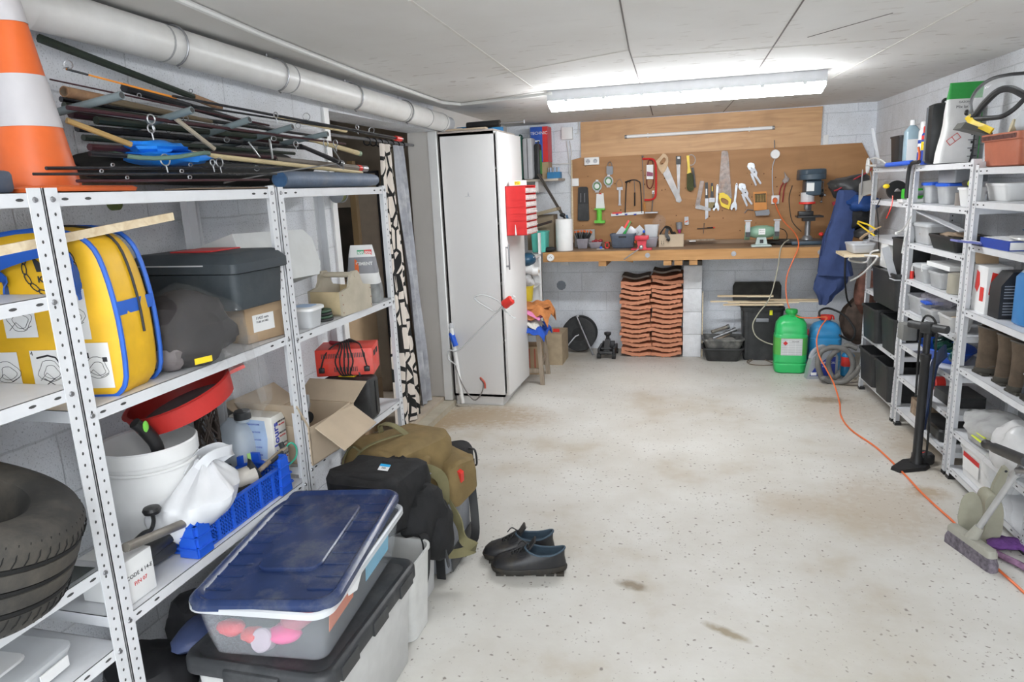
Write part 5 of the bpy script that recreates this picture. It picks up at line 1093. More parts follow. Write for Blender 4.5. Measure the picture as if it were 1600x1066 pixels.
t = T('socket_set', 'blue open-fronted box of small bright sockets on the corner wall shelf', 'box', (-1.335, 6.74, ZS), 0)
b = MB(); b.box(-.06, .065, -.05, .05, 0, .06); b.obj('body', mat('box_sky', (.03, .20, .42), .5), t)
for i in range(6):
    b = MB(); b.cyl((-.05+i*.02, -.02, .06), (-.05+i*.02, -.02, .105), .008, n=10); b.obj('socket', (STEEL, BJL)[i % 2], t)
# tripod, roll, teal box etc. on the left end of the bench
ZB = 1.066
t = T('tripod', 'folded dark tripod slanting from the wall shelf down to the white paper roll', 'tripod', P(841, 272, y=6.56)[:], 0); o_ = V(t.location)
a_, c_ = V((0, 0, 0)), P(880, 338, y=6.62)-o_
for k_ in range(3):
    off = V((.010*cos(k_*2.1), .010*sin(k_*2.1), 0)); b = MB(); b.cyl(a_+off, c_+off, .0065, n=8); b.obj('leg', mat('tripod_bronze', (.10, .085, .075), .4, .4), t)
b = MB(); b.ell(c_*.97, (.03, .02, .02), 10, 6); b.cyl(c_, P(886, 346, y=6.6)-o_, .010); b.obj('head', BLK, t)
b = MB(); b.cyl(P(885, 336, y=6.6)-o_, P(888, 345, y=6.6)-o_, .011); b.obj('grip', mat('steel_blue', (.05, .12, .22), .4), t)
b = MB(); b.cyl(P(816, 360, y=6.5), P(862, 346, y=6.42), .012); tag(b.obj('dark_bar', mat('dark_brown_bar', (.06, .045, .04), .5)), 'dark brown bar leaning beside the white paper roll', 'bar')
t = T('paper_roll', 'thick white paper roll standing upright on the left end of the workbench', 'roll', (-1.20, 6.46, ZB), 0)
b = MB(); b.lathe([(.078, 0), (.080, .004), (.080, .29), (.078, .294), (.022, .294), (.022, .2)], 32, cap1=True); b.obj('paper', WHPAP, t)
b = MB(); b.cyl((0, 0, .28), (0, 0, .2945), .0225, n=20); b.obj('core', CARD, t)
t = T('crate_box', 'teal plastic box behind the red drawer unit', 'box', (-1.42, 6.40, ZB+.0), 0)
b = MB(); b.tub(.14, .2, .19, r=.02, taper=.008, rim=.004); b.obj('body', mat('teal', (.10, .48, .40), .45), t)
b = MB(); b.box(-.10, .10, -.10, .12, 0, .03, TR(ry=-12)); o = b.obj('flap_card', mat('grey_tan', (.30, .25, .17), .8)); o.location = (-1.36, 6.55, 1.42); tag(o, 'tan board lying over the things beside the red drawer unit', 'board')
b = MB(); b.box(-.16, .10, -.13, .13, 0, .22); o = b.obj('carton', mat('dim_carton', (.28, .22, .15), .8)); o.location = (-1.42, 6.66, ZB+.001); o['x'] = 0; del o['x']; o.scale = (1, .8, 1.5); tag(o, 'cardboard box at the back of the bench end in the corner', 'box')
b = MB(); b.ell((0, 0, 0), (.07, .05, .022), 14, 8, nz=.3); o = b.obj('dark_pouch', RUB); o.location = (-1.33, 6.38, ZB+.022); tag(o, 'flat dark pouch lying at the left end of the workbench', 'pouch')
b = MB(); b.box(-.10, .10, -.01, .01, 0, .17); o = b.obj('grey_slab', mat('grey_slab', (.40, .39, .37), .8)); o.location = (-1.06, 6.80, ZB); tag(o, 'grey slab leaning behind the white paper roll', 'slab')
# low white shelf unit behind the cabinet
t = T('low_cupboard', 'low white open cupboard between the tall cabinet and the workbench', 'cupboard', (-1.84, 5.95, 0), 0)
b = MB(); b.box(0, .455, .30, .32, .35, 1.05); b.box(0, .02, 0, .3, .35, 1.05); b.box(0, .455, 0, .3, 1.04, 1.06); b.obj('panels', CAB, t)
b = MB()
for z in (.62, .78, .90): b.box(.02, .45, .02, .3, z, z+.012)
b.obj('inner_shelf', CAB, t)
b = MB(); b.box(.435, .455, .28, .32, .35, 1.25); b.obj('upright', CAB, t)
pB = lambda x, y, yy=5.97: P(x, y, y=yy)
c0 = pB(822, 406); b = MB(); b.ell((0, 0, 0), (.085, .10, .062), 16, 10, nz=.12, seed=6); o = b.obj('blue_pouch', mat('petrol_bag', (.015, .07, .13), .35, var=.2)); o.location = c0+V((0, .02, 0)); tag(o, 'dark petrol-blue pouch on the low cupboard beside the cabinet handle', 'pouch')
for i, (px, py) in enumerate(((822, 421), (836, 424))):
    c0 = pB(px, py); t = T('paper_roll', ('white paper roll lying under the blue pouch', 'second white paper roll beside the cupboard edge, end towards the bench')[i], 'roll', c0[:], 0)
    b = MB(); b.cyl((-.08+.06*i, .0, 0), (.065-.03*i, -.0, 0), .042-.004*i, n=20); b.obj('paper', WHPAP, t); b = MB(); b.cyl((.064-.03*i, 0, 0), (.067-.03*i, 0, 0), .015, n=14); b.obj('core', CARD, t)
c0 = pB(822, 440); b = MB(); b.ell((0, 0, 0), (.075, .08, .07), 18, 12, nz=.4, seed=16); o = b.obj('plastic_bag', mat('bag_grey', (.50, .50, .50), .3, var=.3, bump=.5)); o.location = c0; tag(o, 'crumpled greyish plastic bag above the yellow bucket', 'bag')
t = T('bucket', 'small yellow bucket behind the pile of folded cloths', 'bucket', pB(820, 470)[:], 0)
b = MB(); b.lathe([(.07, 0), (.085, .13), (.092, .132), (.092, .14), (.083, .138), (.07, .01)], 24, cap1=False); b.obj('body', mat('mustard', (.65, .50, .04), .4), t)
# stool with cloths
t = T('stool', 'rough old wooden stool carrying folded cloths beside the cabinet', 'stool', (-1.42, 5.74, 0), 4)
b = MB(); b.box(-.17, .17, -.17, .17, .43, .455); b.obj('seat', OLDW, t)
for sx_ in (-1, 1):
    for sy_ in (-1, 1):
        b = MB(); b.loft([[(sx_*(.15-.03*k)+e*.018, sy_*(.18-.04*k)+g*.018, z) for e, g in ((1, 1), (-1, 1), (-1, -1), (1, -1))] for k, z in ((0, 0), (1, .43))]); b.obj('leg', OLDW, t)
for sx_ in (-1, 1):
    b = MB(); b.box(sx_*.135-.008, sx_*.135+.008, -.17, .17, .16, .20); b.obj('stretcher', OLDW, t)
for sy_ in (-1, 1):
    b = MB(); b.box(-.145, .145, sy_*.165-.008, sy_*.165+.008, .10, .14); b.obj('stretcher', OLDW, t)
def cloth(label, c, w_, d_, h_, m, seed, droop=.05, nz=.05):
    def f(u, v):
        x = (u-.5)*w_; y = (v-.5)*d_; e = max(0, abs(u-.5)*2-.75)+max(0, abs(v-.5)*2-.8)
        return (x, y, h_ - e*droop*4 + nz*noise.noise((x*12+seed, y*12, seed)))
    b = MB(); b.sheet(f, 18, 18, .006)
    for k in range(3): b.ell((0, 0, h_*.15+h_*.28*k), (w_*.47, d_*.47, h_*.22), 18, 6, nz=.15, seed=seed+k)
    o = b.obj('folded_cloth', m); o.location = c; return tag(o, label, 'cloth')
CLO = lambda n, c: mat(n, c, .9, var=.12, scale=30, bump=.5, bscale=60)
cloth('blue cloth directly on the stool seat', (-1.40, 5.68, .458), .36, .34, .03, CLO('cloth_blue', (.02, .08, .42)), 1, .05)
cloth('off-white crumpled cloth above the blue one on the stool', (-1.42, 5.69, .495), .30, .30, .05, CLO('cloth_white', (.62, .60, .54)), 2)
cloth('pink folded towel in the middle of the pile on the stool', (-1.42, 5.70, .555), .32, .30, .07, CLO('towel_pink', (.62, .20, .38)), 3, .03)
cloth('rust orange cloth on top of the pile on the stool', (-1.38, 5.74, .635), .37, .36, .03, CLO('cloth_rust', (.50, .19, .06)), 4, .09)
t = T('carton', 'cardboard box with red side stripes under the stool', 'box', (-1.48, 5.98, 0), 4)
b = MB(); b.box(-.14, .12, -.1, .1, 0, .26); b.obj('body', CARD, t)
for x in (-.10, -.05, .03, .08):
    b = MB(); b.box(x-.006, x+.006, -.1012, -.1004, .02, .24); b.obj('stripe', mat('faded_red', (.45, .10, .06), .7), t)
b = MB(); b.box(-.09, .12, -.16, .16, 0, .30); o = b.obj('carton', mat('tan_carton', (.38, .30, .20), .85, var=.1)); o.location = (-1.33, 6.40, 0); tag(o, 'tan cardboard box on the floor right of the stool legs', 'box')
b = MB(); b.box(-.03, .03, -.01, .01, 0, .03); o = b.obj('red_block', REDP); o.location = (-1.28, 6.34, .302); tag(o, 'small red block on the tan box behind the stool', 'block')
# ================================================================== TOOL BOARD AND WORKBENCH
BY_ = 6.935
def ply(name, c1, c2, sc, spots=True):
    m = wood_mat(name, c1, c2, 'X', scale=sc, rough=.6, stretch=9); return m
PL1 = wood_mat('pine_plywood', (.50, .28, .13), (.63, .38, .19), 'X', scale=1.6, rough=.55, stretch=11, dist=6)
PL2 = wood_mat('aged_plywood', (.34, .165, .060), (.42, .215, .085), 'X', scale=1.2, rough=.6, stretch=7, dist=5)
def Q(px, py, y=BY_):
    p = P(px, py, y=y); return (p.x, p.z)
t = T('plywood_board', 'light plywood board on the wall above the tool board', 'board', (0, BY_, 0), 0)
b = MB(); b.prism([Q(908, 247), Q(1282, 227), Q(1286, 166), Q(907, 191)][::1], -.03, 0, XZ); b.obj('board', PL1, t)
t2 = T('tool_board', 'big brown plywood tool board on the back wall behind the workbench', 'board', (0, BY_, 0), 0)
b = MB(); b.prism([Q(897, 392), Q(1340, 392), Q(1372, 330), Q(1366, 262), Q(1347, 223), Q(1120, 236), Q(908, 246), Q(894, 250)], -.03, -.004, XZ); b.obj('board', PL2, t2)
b = MB(); b.prism([Q(893, 392), Q(899, 392), Q(897, 250), Q(892, 250)], -.03, -.006, XZ); b.obj('edge_batten', TIMB, t2)
# screws and scorch marks
random.seed(3)
b = MB()
for i in range(60):
    x, z = Q(random.uniform(905, 1335), random.uniform(252, 372)); b.cyl((x, .0045, z), (x, .0035, z), random.uniform(.003, .007), n=8)
b.obj('screw_hole', mat('hole_brown', (.12, .05, .02), .8, var=0), t2)['kind'] = 'stuff'
t = T('spare_tube', 'unlit fluorescent tube mounted across the light plywood board', 'tube light', (0, BY_-.03, 0), 0)
a, c = Q(980, 214), Q(1206, 200); A3, C3 = V((a[0], 0, a[1])), V((c[0], 0, c[1])); b = MB(); b.cyl(A3, C3, .016, n=18); b.obj('tube', mat('dead_tube', (.80, .80, .80), .25, var=0), t)
for e0, e1 in ((A3, A3-(C3-A3).normalized()*.02), (C3, C3+(C3-A3).normalized()*.02)):
    b = MB(); b.cyl(e0, e1, .017, n=18); b.obj('end_cap', STEEL, t)
for k_ in (.15, .85):
    b = MB(); q_ = A3+(C3-A3)*k_; b.box(q_.x-.006, q_.x+.006, -.004, .03, q_.z-.019, q_.z+.019); b.obj('clip', WHP, t)
# electrical fittings
def wall_box(name, label, cat, px, py, w_, h_, y=WY, depth=.03, n_sock=0, round_=False):
    x, z = Q(px, py, y); t = T(name, label, cat, (x, y, z), 0)
    b = MB()
    if round_: b.cyl((0, 0, 0), (0, -depth, 0), w_/2, w_/2-.004, n=28)
    else: b.box(-w_/2, w_/2, -h_/2, h_/2, 0, depth, XZ, r=.004)
    b.obj('plate', WHP, t)
    for i in range(n_sock):
        cx = (i-(n_sock-1)/2)*.072
        b = MB(); b.cyl((cx, -depth, 0), (cx, -depth-.002, 0), .022, n=24); sk_ = b.obj('socket_well', LGRY, t)
        b = MB(); [b.cyl((cx+dx, -depth-.001, dz), (cx+dx, -depth-.003, dz), .0035, n=8) for dx, dz in ((-.01, 0), (.01, 0), (0, .012))]; b.obj('pin_holes', DKC, sk_)
    return t
wall_box('junction_box', 'square white junction box high on the wall left of the plywood', 'junction box', 887, 209, .108, .115, depth=.05)
wall_box('double_socket', 'white double socket at the top left of the tool board', 'socket', 925, 252, .145, .072, y=BY_, depth=.03, n_sock=2)
wall_box('light_switch', 'white square switch at the left edge of the tool board', 'switch', 899, 285, .07, .075, y=BY_, depth=.02)
wall_box('round_junction_box', 'round white junction box above the orange plug on the tool board', 'junction box', 1211, 241, .085, .085, y=BY_, depth=.025, round_=True)
wall_box('wall_socket', 'white socket low on the tool board with the orange plug in it', 'socket', 1211, 312, .068, .078, y=BY_, depth=.03)
wall_box('socket', 'white socket on the wall just under the workbench', 'socket', 883, 411, .085, .045, y=WY, depth=.03)
wall_box('vent_grille', 'small grey vent grille high on the wall right of the plywood', 'vent', 1290, 219, .045, .09, y=WY, depth=.01)
def cable(label, pts, r_, m, y, k=5, name='cable', cat='cable'):
    b = MB(); b.tube([P(px, py, y=yy) for px, py, yy in [(p+(y,))[:3] if len(p) == 2 else p for p in pts]], r_, 6, k=k); return tag(b.obj(name, m), label, cat)
cable('white cable running from the square junction box down past the switch', [(885, 220), (888, 240), (890, 262), (893, 280)], .006, COND, WY-.012)
cable('second white cable from the junction box to the workbench socket', [(890, 220), (893, 240), (889, 268), (894, 290), (894, 400)], .005, COND, WY-.022)
cable('white cable from the junction box up to the ceiling', [(898, 209), (903, 209), (904, 195), (903, 186)], .005, COND, WY-.012, k=0)
cable('thin white conduit running along the back wall to the shelf corner', [(850, 257), (889, 256)], .006, COND, WY-.012, k=0)
cable('grey cable linking the round junction box down to the orange plug', [(1211, 248), (1207, 262), (1207, 290), (1208, 306)], .0045, LGRY, BY_-.012)
cable('grey cable coming down from the ceiling to the round junction box', [(1210, 219), (1210, 232)], .0045, STEELD, BY_-.012, k=0)
# workbench
BW_ = wood_mat('bench_beam', (.36, .175, .055), (.50, .27, .10), 'X', scale=2, rough=.6); BT = wood_mat('bench_top_wood', (.20, .13, .08), (.30, .21, .14), 'X', scale=2, rough=.7)
t = T('workbench', 'long wooden workbench along the back wall with a thick front beam', 'workbench', (0, 6.37, 0), 0)
bx0, bx1 = -1.385, 1.32
b = MB(); b.box(bx0, bx1, .0, .59, 1.025, 1.064); b.obj('top', BT, t)
b = MB(); b.box(bx0, bx1, -.045, -.001, .972, 1.062); b.obj('front_beam', BW_, t)
b = MB(); b.box(bx0, .45, .50, .56, 1.065, 1.10); b.box(.45, bx1, .52, .56, 1.065, 1.09); b.obj('rear_ledge', BT, t)
for x in (-.83, -.245, -.15, -.02): 
    b = MB(); b.box(x-.035, x+.035, -.03, .56, .925, .972 if x < -.1 else .97); b.obj('cross_bearer', BW_, t)
b = MB(); b.prism([(.0, 0), (.22, .0), (.22, -.05)], -.02, .02, TR(-.80, .3, .97) @ XZ); b.obj('brace', BW_, t)
for x in (-.42, .32, 1.02):
    b = MB(); b.cyl((x, -.046, 1.02), (x, -.050, 1.02), .022, n=12); b.obj('bolt', STEELD, t)
b = MB(); b.lathe([(.034, 0), (.034, .02), (.028, .026), (.026, .02)], 22, TR(-1.31, -.046, 1.015, rx=90)); sk_ = b.obj('round_socket', WHP, t, 'white round socket on the beam end')
b = MB(); [b.cyl((-1.31+dx, -.0665, 1.015+dz), (-1.31+dx, -.068, 1.015+dz), .004, n=8) for dx, dz in ((-.01, 0), (.01, 0), (0, .012))]; b.obj('pin_holes', DKC, sk_)
# pillar of painted blocks
PB = mat('painted_block', (.70, .71, .73), .85, var=.06, scale=20, bump=.5, bscale=60, dirt=(.50, .50, .50), dirt_amt=.5, dirt_scale=40)
t = T('block_pillar', 'pillar of four white painted concrete blocks carrying the workbench', 'pillar', (-.025, 6.66, 0), 0)
for i in range(4):
    b = MB(); b.box(-.085, .085, 0, .20, i*.2205+.002, i*.2205+.217, r=.005); b.obj('block', PB, t)
b = MB(); b.box(-.078, .078, .006, .194, .0, .884); b.obj('mortar', mat('mortar_pale', (.50, .50, .50), .9), t)
b = MB(); b.box(-.085, .085, 0, .20, .886, .924); b.obj('dark_pad', mat('dark_wood_pad', (.10, .09, .08), .9), t)
b = MB(); b.cyl((0, 0, 0), (0, -.002, 0), .05, n=9); o = b.obj('filled_hole', mat('grey_patch', (.26, .29, .33), .9, bump=.4)); o.location = P(877, 446, y=WY); tag(o, 'dark grey patch of a filled hole in the wall under the bench', 'patch')
# ------------------------------------------------------------------ tools hanging on the board
class WT:
    """a flat tool on the board: outlines are given where the tool hangs"""
    def __init__(s, name, label, cat, cx, cy, y=BY_-.004, group=None):
        x, z = Q(cx, cy, y); s.y = y; s.o = V((x, y, z)); s.t = T(name, label, cat, s.o[:], 0, group)
        nb = MB(); nb.cyl((0, .004, 0), (0, .0, 0), .002, n=6); nb.bm.free()
    def q(s, px, py): x, z = Q(px, py, s.y); return (x-s.o.x, z-s.o.z)
    def v(s, px, py, d=.006): x, z = s.q(px, py); return V((x, -d, z))
    def pr(s, nm, pts, m, d0=.0, d1=.006, hole=None, label=None):
        pl = [s.q(*p) for p in pts]; b = MB()
        if hole:
            hl = [s.q(*p) for p in hole]; n = len(hl); assert len(pl) == n
            b.loft([[(x, y, d0) for x, y in pl], [(x, y, d1) for x, y in pl], [(x, y, d1) for x, y in hl], [(x, y, d0) for x, y in hl], [(x, y, d0) for x, y in pl]], XZ, False, False)
        else: b.prism(pl, d0, d1, XZ)
        return b.obj(nm, m, s.t, label)
    def tb(s, nm, pts, r_, m, d=.006, k=0, closed=False, label=None):
        b = MB(); b.tube([s.v(p[0], p[1], p[2] if len(p) > 2 else d) for p in pts], r_, 6, closed, k); return b.obj(nm, m, s.t, label)
def ringpts(cx, cy, rx_, ry_, n=20): return [(cx+rx_*cos(2*pi*i/n), cy+ry_*sin(2*pi*i/n)) for i in range(n)]
RUSTY = mat('rusty_steel', (.26, .22, .20), .5, .5, var=.25, scale=30, dirt=(.25, .12, .06), dirt_amt=.7, dirt_scale=12)
SAWST = mat('saw_steel', (.23, .22, .215), .4, .7, var=.15, dirt=(.3, .2, .15), dirt_amt=.3)
HW = mat('handle_wood', (.55, .38, .22), .5, var=.12)
w = WT('drill_pouch', 'black tool pouch with two pockets hanging at the left of the tool board', 'pouch', 911, 319)
w.pr('pouch', [(904, 293), (908, 292), (917, 292), (919, 294), (921, 343), (919, 345), (905, 345), (903, 343)], BLK, 0, .02); w.pr('pocket', [(904, 319), (920, 319), (921, 344), (904, 344)], BLKD, .02, .028)
for x in (908, 914): w.tb('tool_shaft', [(x, 302, .024), (x, 316, .024)], .004, STEELD)
for i, (cx, cy, lab) in enumerate(((933, 291, 'round green and silver wire coil on the board, left of two'), (951, 283, 'round green and silver wire coil on the board, right of two'))):
    w = WT('wire_coil', lab, 'coil', cx, cy); w.tb('coil', ringpts(cx, cy, 6.6, 7.2), .007, LGRY, .012, closed=True); w.tb('green_coil', ringpts(cx, cy, 4.6, 5), .006, mat('coil_green', (.12, .30, .12), .5), .012, closed=True)
    w.pr('card', ringpts(cx, cy, 4, 4.4), WHPAP, .0, .01); w.pr('hanger', [(cx-2, cy-10), (cx+2, cy-10), (cx+2, cy-6), (cx-2, cy-6)], WHP, 0, .008); w.pr('clip', [(cx-3, cy+6), (cx+3, cy+6), (cx+3, cy+10), (cx-3, cy+10)], LGRY, 0, .012)
w = WT('padlock', 'grey padlock hanging above the wire coils', 'padlock', 953, 263); w.pr('body', [(948, 260), (958, 260), (958, 271), (956, 273), (950, 273), (948, 271)], GRYP, 0, .02); w.tb('shackle', [(950, 261), (950, 256), (953, 253), (956, 256), (956, 261)], .0035, STEELD, .01, k=3)
w = WT('line_spool', 'bright green line spool on a white card hanging on the board', 'spool', 937, 330)
w.pr('card', [(932, 303), (943, 302), (945, 326), (931, 326)], WHPAP, 0, .006); w.pr('card_print', [(935, 303.5), (941, 303.5), (938, 301.5)], RED, .006, .007)
b = MB(); b.cyl(w.v(937, 327, .028), w.v(937, 345, .028), .026, n=18); b.obj('line', mat('neon_green', (.16, .62, .06), .5), w.t)
for y0, y1 in ((325.5, 328), (344, 348.5)): w.pr('flange', [(930, y0), (946, y0), (946, y1), (930, y1)], mat('neon_green2', (.14, .55, .05), .4), 0, .055)
w = WT('hose_clamp_tool', 'steel clamp tool with a thin wire loop above it', 'tool', 968, 305)
w.tb('loop', [(965, 294), (963, 287), (968, 280), (973, 287), (971, 294)], .0018, STEELD, .006, k=4); w.pr('head', [(964, 293), (973, 292), (973, 297), (970, 297), (970, 318), (971, 321), (966, 321), (967, 318), (967, 297), (964, 297)], STEEL, 0, .015)
w = WT('coping_saw', 'large thin-framed bow saw with a patterned blade guard', 'saw', 992, 310)
w.tb('frame', [(977, 333), (979, 288), (982, 283), (990, 281), (997, 283), (1001, 290), (1003, 333)], .0055, BLKD, .012, k=3); w.pr('blade_guard', [(955, 334), (1006, 330), (1006, 334.5), (955, 338)], WHPAP, .006, .016, label='white and blue patterned guard')
w.pr('guard_print', [(957, 332), (972, 331), (972, 333.5), (957, 334.5)], REDP, .006, .018); w.tb('grip', [(977, 285), (986, 282)], .009, BLK, .014)
for x in (962, 976, 990): w.pr('guard_mark', [(x, 334.2), (x+5, 333.9), (x+4, 336), (x+1, 336.2)], BJB, .0165, .0172)
w = WT('screwdriver', 'thin black and silver scriber hanging inside the bow saw', 'tool', 992, 302); w.tb('blade', [(991, 282), (992, 300)], .003, STEEL, .01); w.tb('grip', [(992, 301), (992, 322)], .007, BLK, .01)
w = WT('hacksaw', 'red framed hacksaw with a wooden handle', 'saw', 1014, 290)
w.tb('frame', [(1004, 248.5), (1018, 248.5), (1023, 252), (1025, 262), (1025, 300), (1023, 309), (1017, 312), (1007, 312.5)], .010, RED, .014, k=3); w.tb('blade', [(1004, 247), (1005, 275), (1007, 314)], .0035, STEEL, .016); w.tb('grip', [(1007, 316), (1007.5, 331)], .011, mat('amber_grip', (.50, .22, .06), .35), .014)
w.tb('stud', [(1003, 244), (1006, 246)], .008, STEELD, .016)
w = WT('drive_belt', 'dark red drive belt with a white printed sleeve inside the hacksaw', 'belt', 1016, 270)
w.tb('belt', [(1013, 253), (1016, 250.5), (1020, 253), (1021, 270), (1021, 285), (1018, 293.5), (1014, 294), (1011, 288), (1011, 270)], .005, mat('dark_red_belt', (.13, .02, .02), .6), .026, k=3, closed=True); w.pr('sleeve', [(1010.5, 258), (1021, 257.5), (1021, 280), (1010.5, 280)], WHPAP, .022, .034); w.pr('sleeve_print', [(1011, 268), (1020.5, 270), (1020.5, 275.5), (1011, 275.5)], mat('sleeve_purple', (.25, .05, .10), .5), .034, .035)
w = WT('drill_bit', 'long dark drill bit with a white paper tag behind the hacksaw', 'drill bit', 1019, 320); w.tb('shank', [(1021, 300), (1018.5, 332)], .005, STEELD, .01); w.pr('tag', [(1019, 298), (1022.5, 297.5), (1022.5, 303), (1019, 303)], WHPAP, .008, .012)
w = WT('hand_saw', 'hand saw with a wooden handle hanging slanted, blade down to the right', 'saw', 1048, 280)
w.pr('blade', [(1035, 270), (1043, 258.5), (1065.5, 313), (1062, 317), (1056.5, 315), (1055.5, 310)], SAWST, .006, .010)
H1 = [(1025, 252), (1031, 246), (1036, 240), (1040, 241), (1044, 246), (1044.5, 252), (1043, 260), (1040, 267), (1035, 272), (1030, 265)]; H2 = [(1031, 254), (1034, 250), (1036, 247), (1038, 246), (1040.5, 248), (1040.5, 251), (1038, 255), (1036, 257), (1033, 258), (1031.5, 257)]
w.pr('handle', H1, HW, .003, .022, hole=H2)
w = WT('plane_iron', 'long flat grey steel bar with a square head', 'bar', 1060, 275); w.pr('bar', [(1057, 256), (1063, 256), (1062, 303), (1059, 303)], SAWST, 0, .012); w.pr('head', [(1056.5, 244), (1064, 244), (1064, 257), (1056.5, 257)], BLKD, 0, .02); w.pr('label', [(1058.5, 245), (1062.5, 245), (1062.5, 248.5), (1058.5, 248.5)], WHPAP, .02, .021)
w = WT('wire_brush', 'yellow handled brush with dark bristles', 'brush', 1076, 272); w.pr('handle', [(1072.5, 243.5), (1077, 243), (1078, 262), (1080, 270), (1073.5, 272), (1074.5, 262)], YEL, 0, .02); w.pr('bristles', [(1073.5, 272), (1080, 269.5), (1083, 275), (1084, 296), (1080, 299), (1075, 298), (1073, 294)], mat('olive_bristle', (.07, .075, .03), .9, bump=.6, bscale=120), .0, .035)
w = WT('chain_clamp', 'grey chain wrench with a wire ring, behind the yellow brush', 'wrench', 1083, 265); w.tb('ring', ringpts(1080, 250, 6.5, 8.2, 16), .0035, LGRY, .006, closed=True); w.tb('chain', [(1082, 262), (1084, 275), (1086, 293)], .012, STEELD, .008)
w = WT('set_square', 'carpenter square with one rusty arm', 'square', 1090, 305); w.pr('arm', [(1094, 282.5), (1100.5, 283), (1093, 323), (1086, 322)], RUSTY, .0, .006); w.pr('stock', [(1086, 324), (1091, 319.5), (1111, 326), (1110, 330), (1087, 326)], SAWST, .0, .014)
w = WT('pipe_wrench', 'black handled wrench with grey jaw between the squares', 'wrench', 1104, 310); w.pr('handle', [(1101.5, 285.5), (1106, 285), (1106.5, 310), (1102, 310)], BLK, 0, .02); w.pr('jaw', [(1101.5, 310), (1107, 310), (1106.5, 340), (1102, 343)], STEEL, 0, .01); w.pr('grip_label', [(1102.6, 295), (1105, 295), (1105, 305), (1102.6, 305)], WHPAP, .02, .021)
w = WT('paint_brush', 'paint brush with black handle and tan bristles', 'brush', 1112, 305); w.pr('handle', [(1111, 286), (1114, 286), (1115, 308), (1110, 308)], BLK, 0, .018); w.pr('handle_inlay', [(1112, 291), (1113.4, 291), (1113.4, 299), (1112, 299)], YEL, .018, .0195); w.pr('ferrule', [(1108, 309), (1117, 309), (1117, 316), (1107.5, 316)], STEEL, 0, .02); w.pr('bristles', [(1107, 316), (1117, 316), (1117, 324), (1114, 325.5), (1107, 325)], mat('tan_bristle', (.30, .24, .12), .9, bump=.5, bscale=120), 0, .02)
def spanner(label, x0, y0, x1, y1, hd=1):
    w = WT('adjustable_spanner', label, 'spanner', (x0+x1)/2, (y0+y1)/2); dx, dy = (x1-x0), (y1-y0); L0 = sqrt(dx*dx+dy*dy); ux, uy = dx/L0, dy/L0; nx, ny = -uy, ux
    q = lambda a, c: (x0+ux*a+nx*c, y0+uy*a+ny*c)
    w.pr('handle', [q(0, -1.2), q(-1.5, 0), q(0, 1.2), q(3, 1.8), q(L0*.7, 1.5), q(L0*.7, -1.5), q(3, -1.8)], CHROME, 0, .014); w.pr('jaw', [q(L0*.68, -2), q(L0*.68, 2), q(L0*.8, 5), q(L0*.95, 5.5), q(L0, 3.2), q(L0*.9, 1.5), q(L0*.88, -.5), q(L0, -3), q(L0*.92, -4.6), q(L0*.8, -4)], CHROME, 0, .02)
    w.pr('hanging_hole', ringpts(x0+ux*1.5, y0+uy*1.5, .8, .8, 10), DKC, .014, .0145); return w
spanner('chrome adjustable spanner left of the yellow-handled saw', 1121, 289, 1119, 330); spanner('chrome adjustable spanner right of the yellow-handled saw', 1151, 287, 1146.5, 329)
w = WT('hand_saw', 'rusty hand saw with a yellow plastic handle at the bottom', 'saw', 1133, 280)
w.pr('blade', [(1127.5, 237), (1130, 235.5), (1136.5, 236), (1138, 240), (1143.5, 309), (1140, 312), (1122, 301)], RUSTY, .003, .007)
w.pr('handle', [(1124, 302), (1130, 301), (1137, 305), (1142.5, 312), (1141, 320), (1139, 327), (1133, 325), (1127, 322), (1125, 316), (1123, 309)], YEL, .002, .024, hole=[(1127, 309.5), (1130, 309.5), (1134, 311), (1138, 314), (1138, 318), (1137, 320.5), (1133, 319), (1129, 317), (1127, 315), (1126, 312)])
def grips(label, pts):
    w = WT('locking_pliers', label, 'pliers', pts[0], pts[1]); x, y, a, s_ = pts; ca, sa = cos(rad(a)), sin(rad(a)); q = lambda u, v: (x+s_*(u*ca-v*sa), y+s_*(u*sa+v*ca))
    w.pr('jaw', [q(-19, -3), q(-15, -7), q(-10, -6), q(-8, -2), q(-12, 0), q(-9, 2), q(-10, 5), q(-16, 5), q(-20, 1)], CHROME, 0, .02); w.pr('body', [q(-10, -5), q(0, -5), q(4, -2), q(18, -3), q(19, 0), q(4, 2), q(-2, 4), q(-10, 4)], STEEL, 0, .014); w.pr('lever', [q(-2, 2), q(3, 3), q(17, 5), q(18, 8), q(2, 7), q(-4, 6)], STEEL, .002, .012)
    w.pr('rivet', ringpts(*q(-3, -1), 1.1, 1.1, 10), DKC, .014, .016)
grips('chrome locking pliers hanging alone higher on the right of the board', (1179, 272, 62, .98)); grips('chrome locking pliers beside the drill bit box', (1165, 304, 62, .98))
w = WT('drill_bit_box', 'open orange box of brass drill bits with a grey base', 'box', 1188, 315)
w.pr('lid', [(1177, 300), (1197.5, 299), (1198, 328), (1178, 329)], mat('orange_brown', (.62, .24, .04), .45), 0, .012); w.pr('tray', [(1179, 330), (1201, 327), (1202, 333), (1200, 336), (1180.5, 337)], GRYP, 0, .05); w.pr('window', [(1179, 303), (1196.5, 302), (1197, 316), (1179.5, 316.5)], mat('dark_window', (.10, .06, .02), .6), .012, .0125)
for i in range(7): w.tb('bit', [(1181+i*2.4, 304.5-i*.1, .016), (1181+i*2.4, 315, .016)], .0045, mat('brass', (.65, .50, .22), .3, .8))
w = WT('hex_key', 'bent grey hex key sticking out left of the drill bit box', 'key', 1170, 328); w.tb('key', [(1163, 333), (1168, 327), (1177, 328.5)], .0045, STEEL, .012)
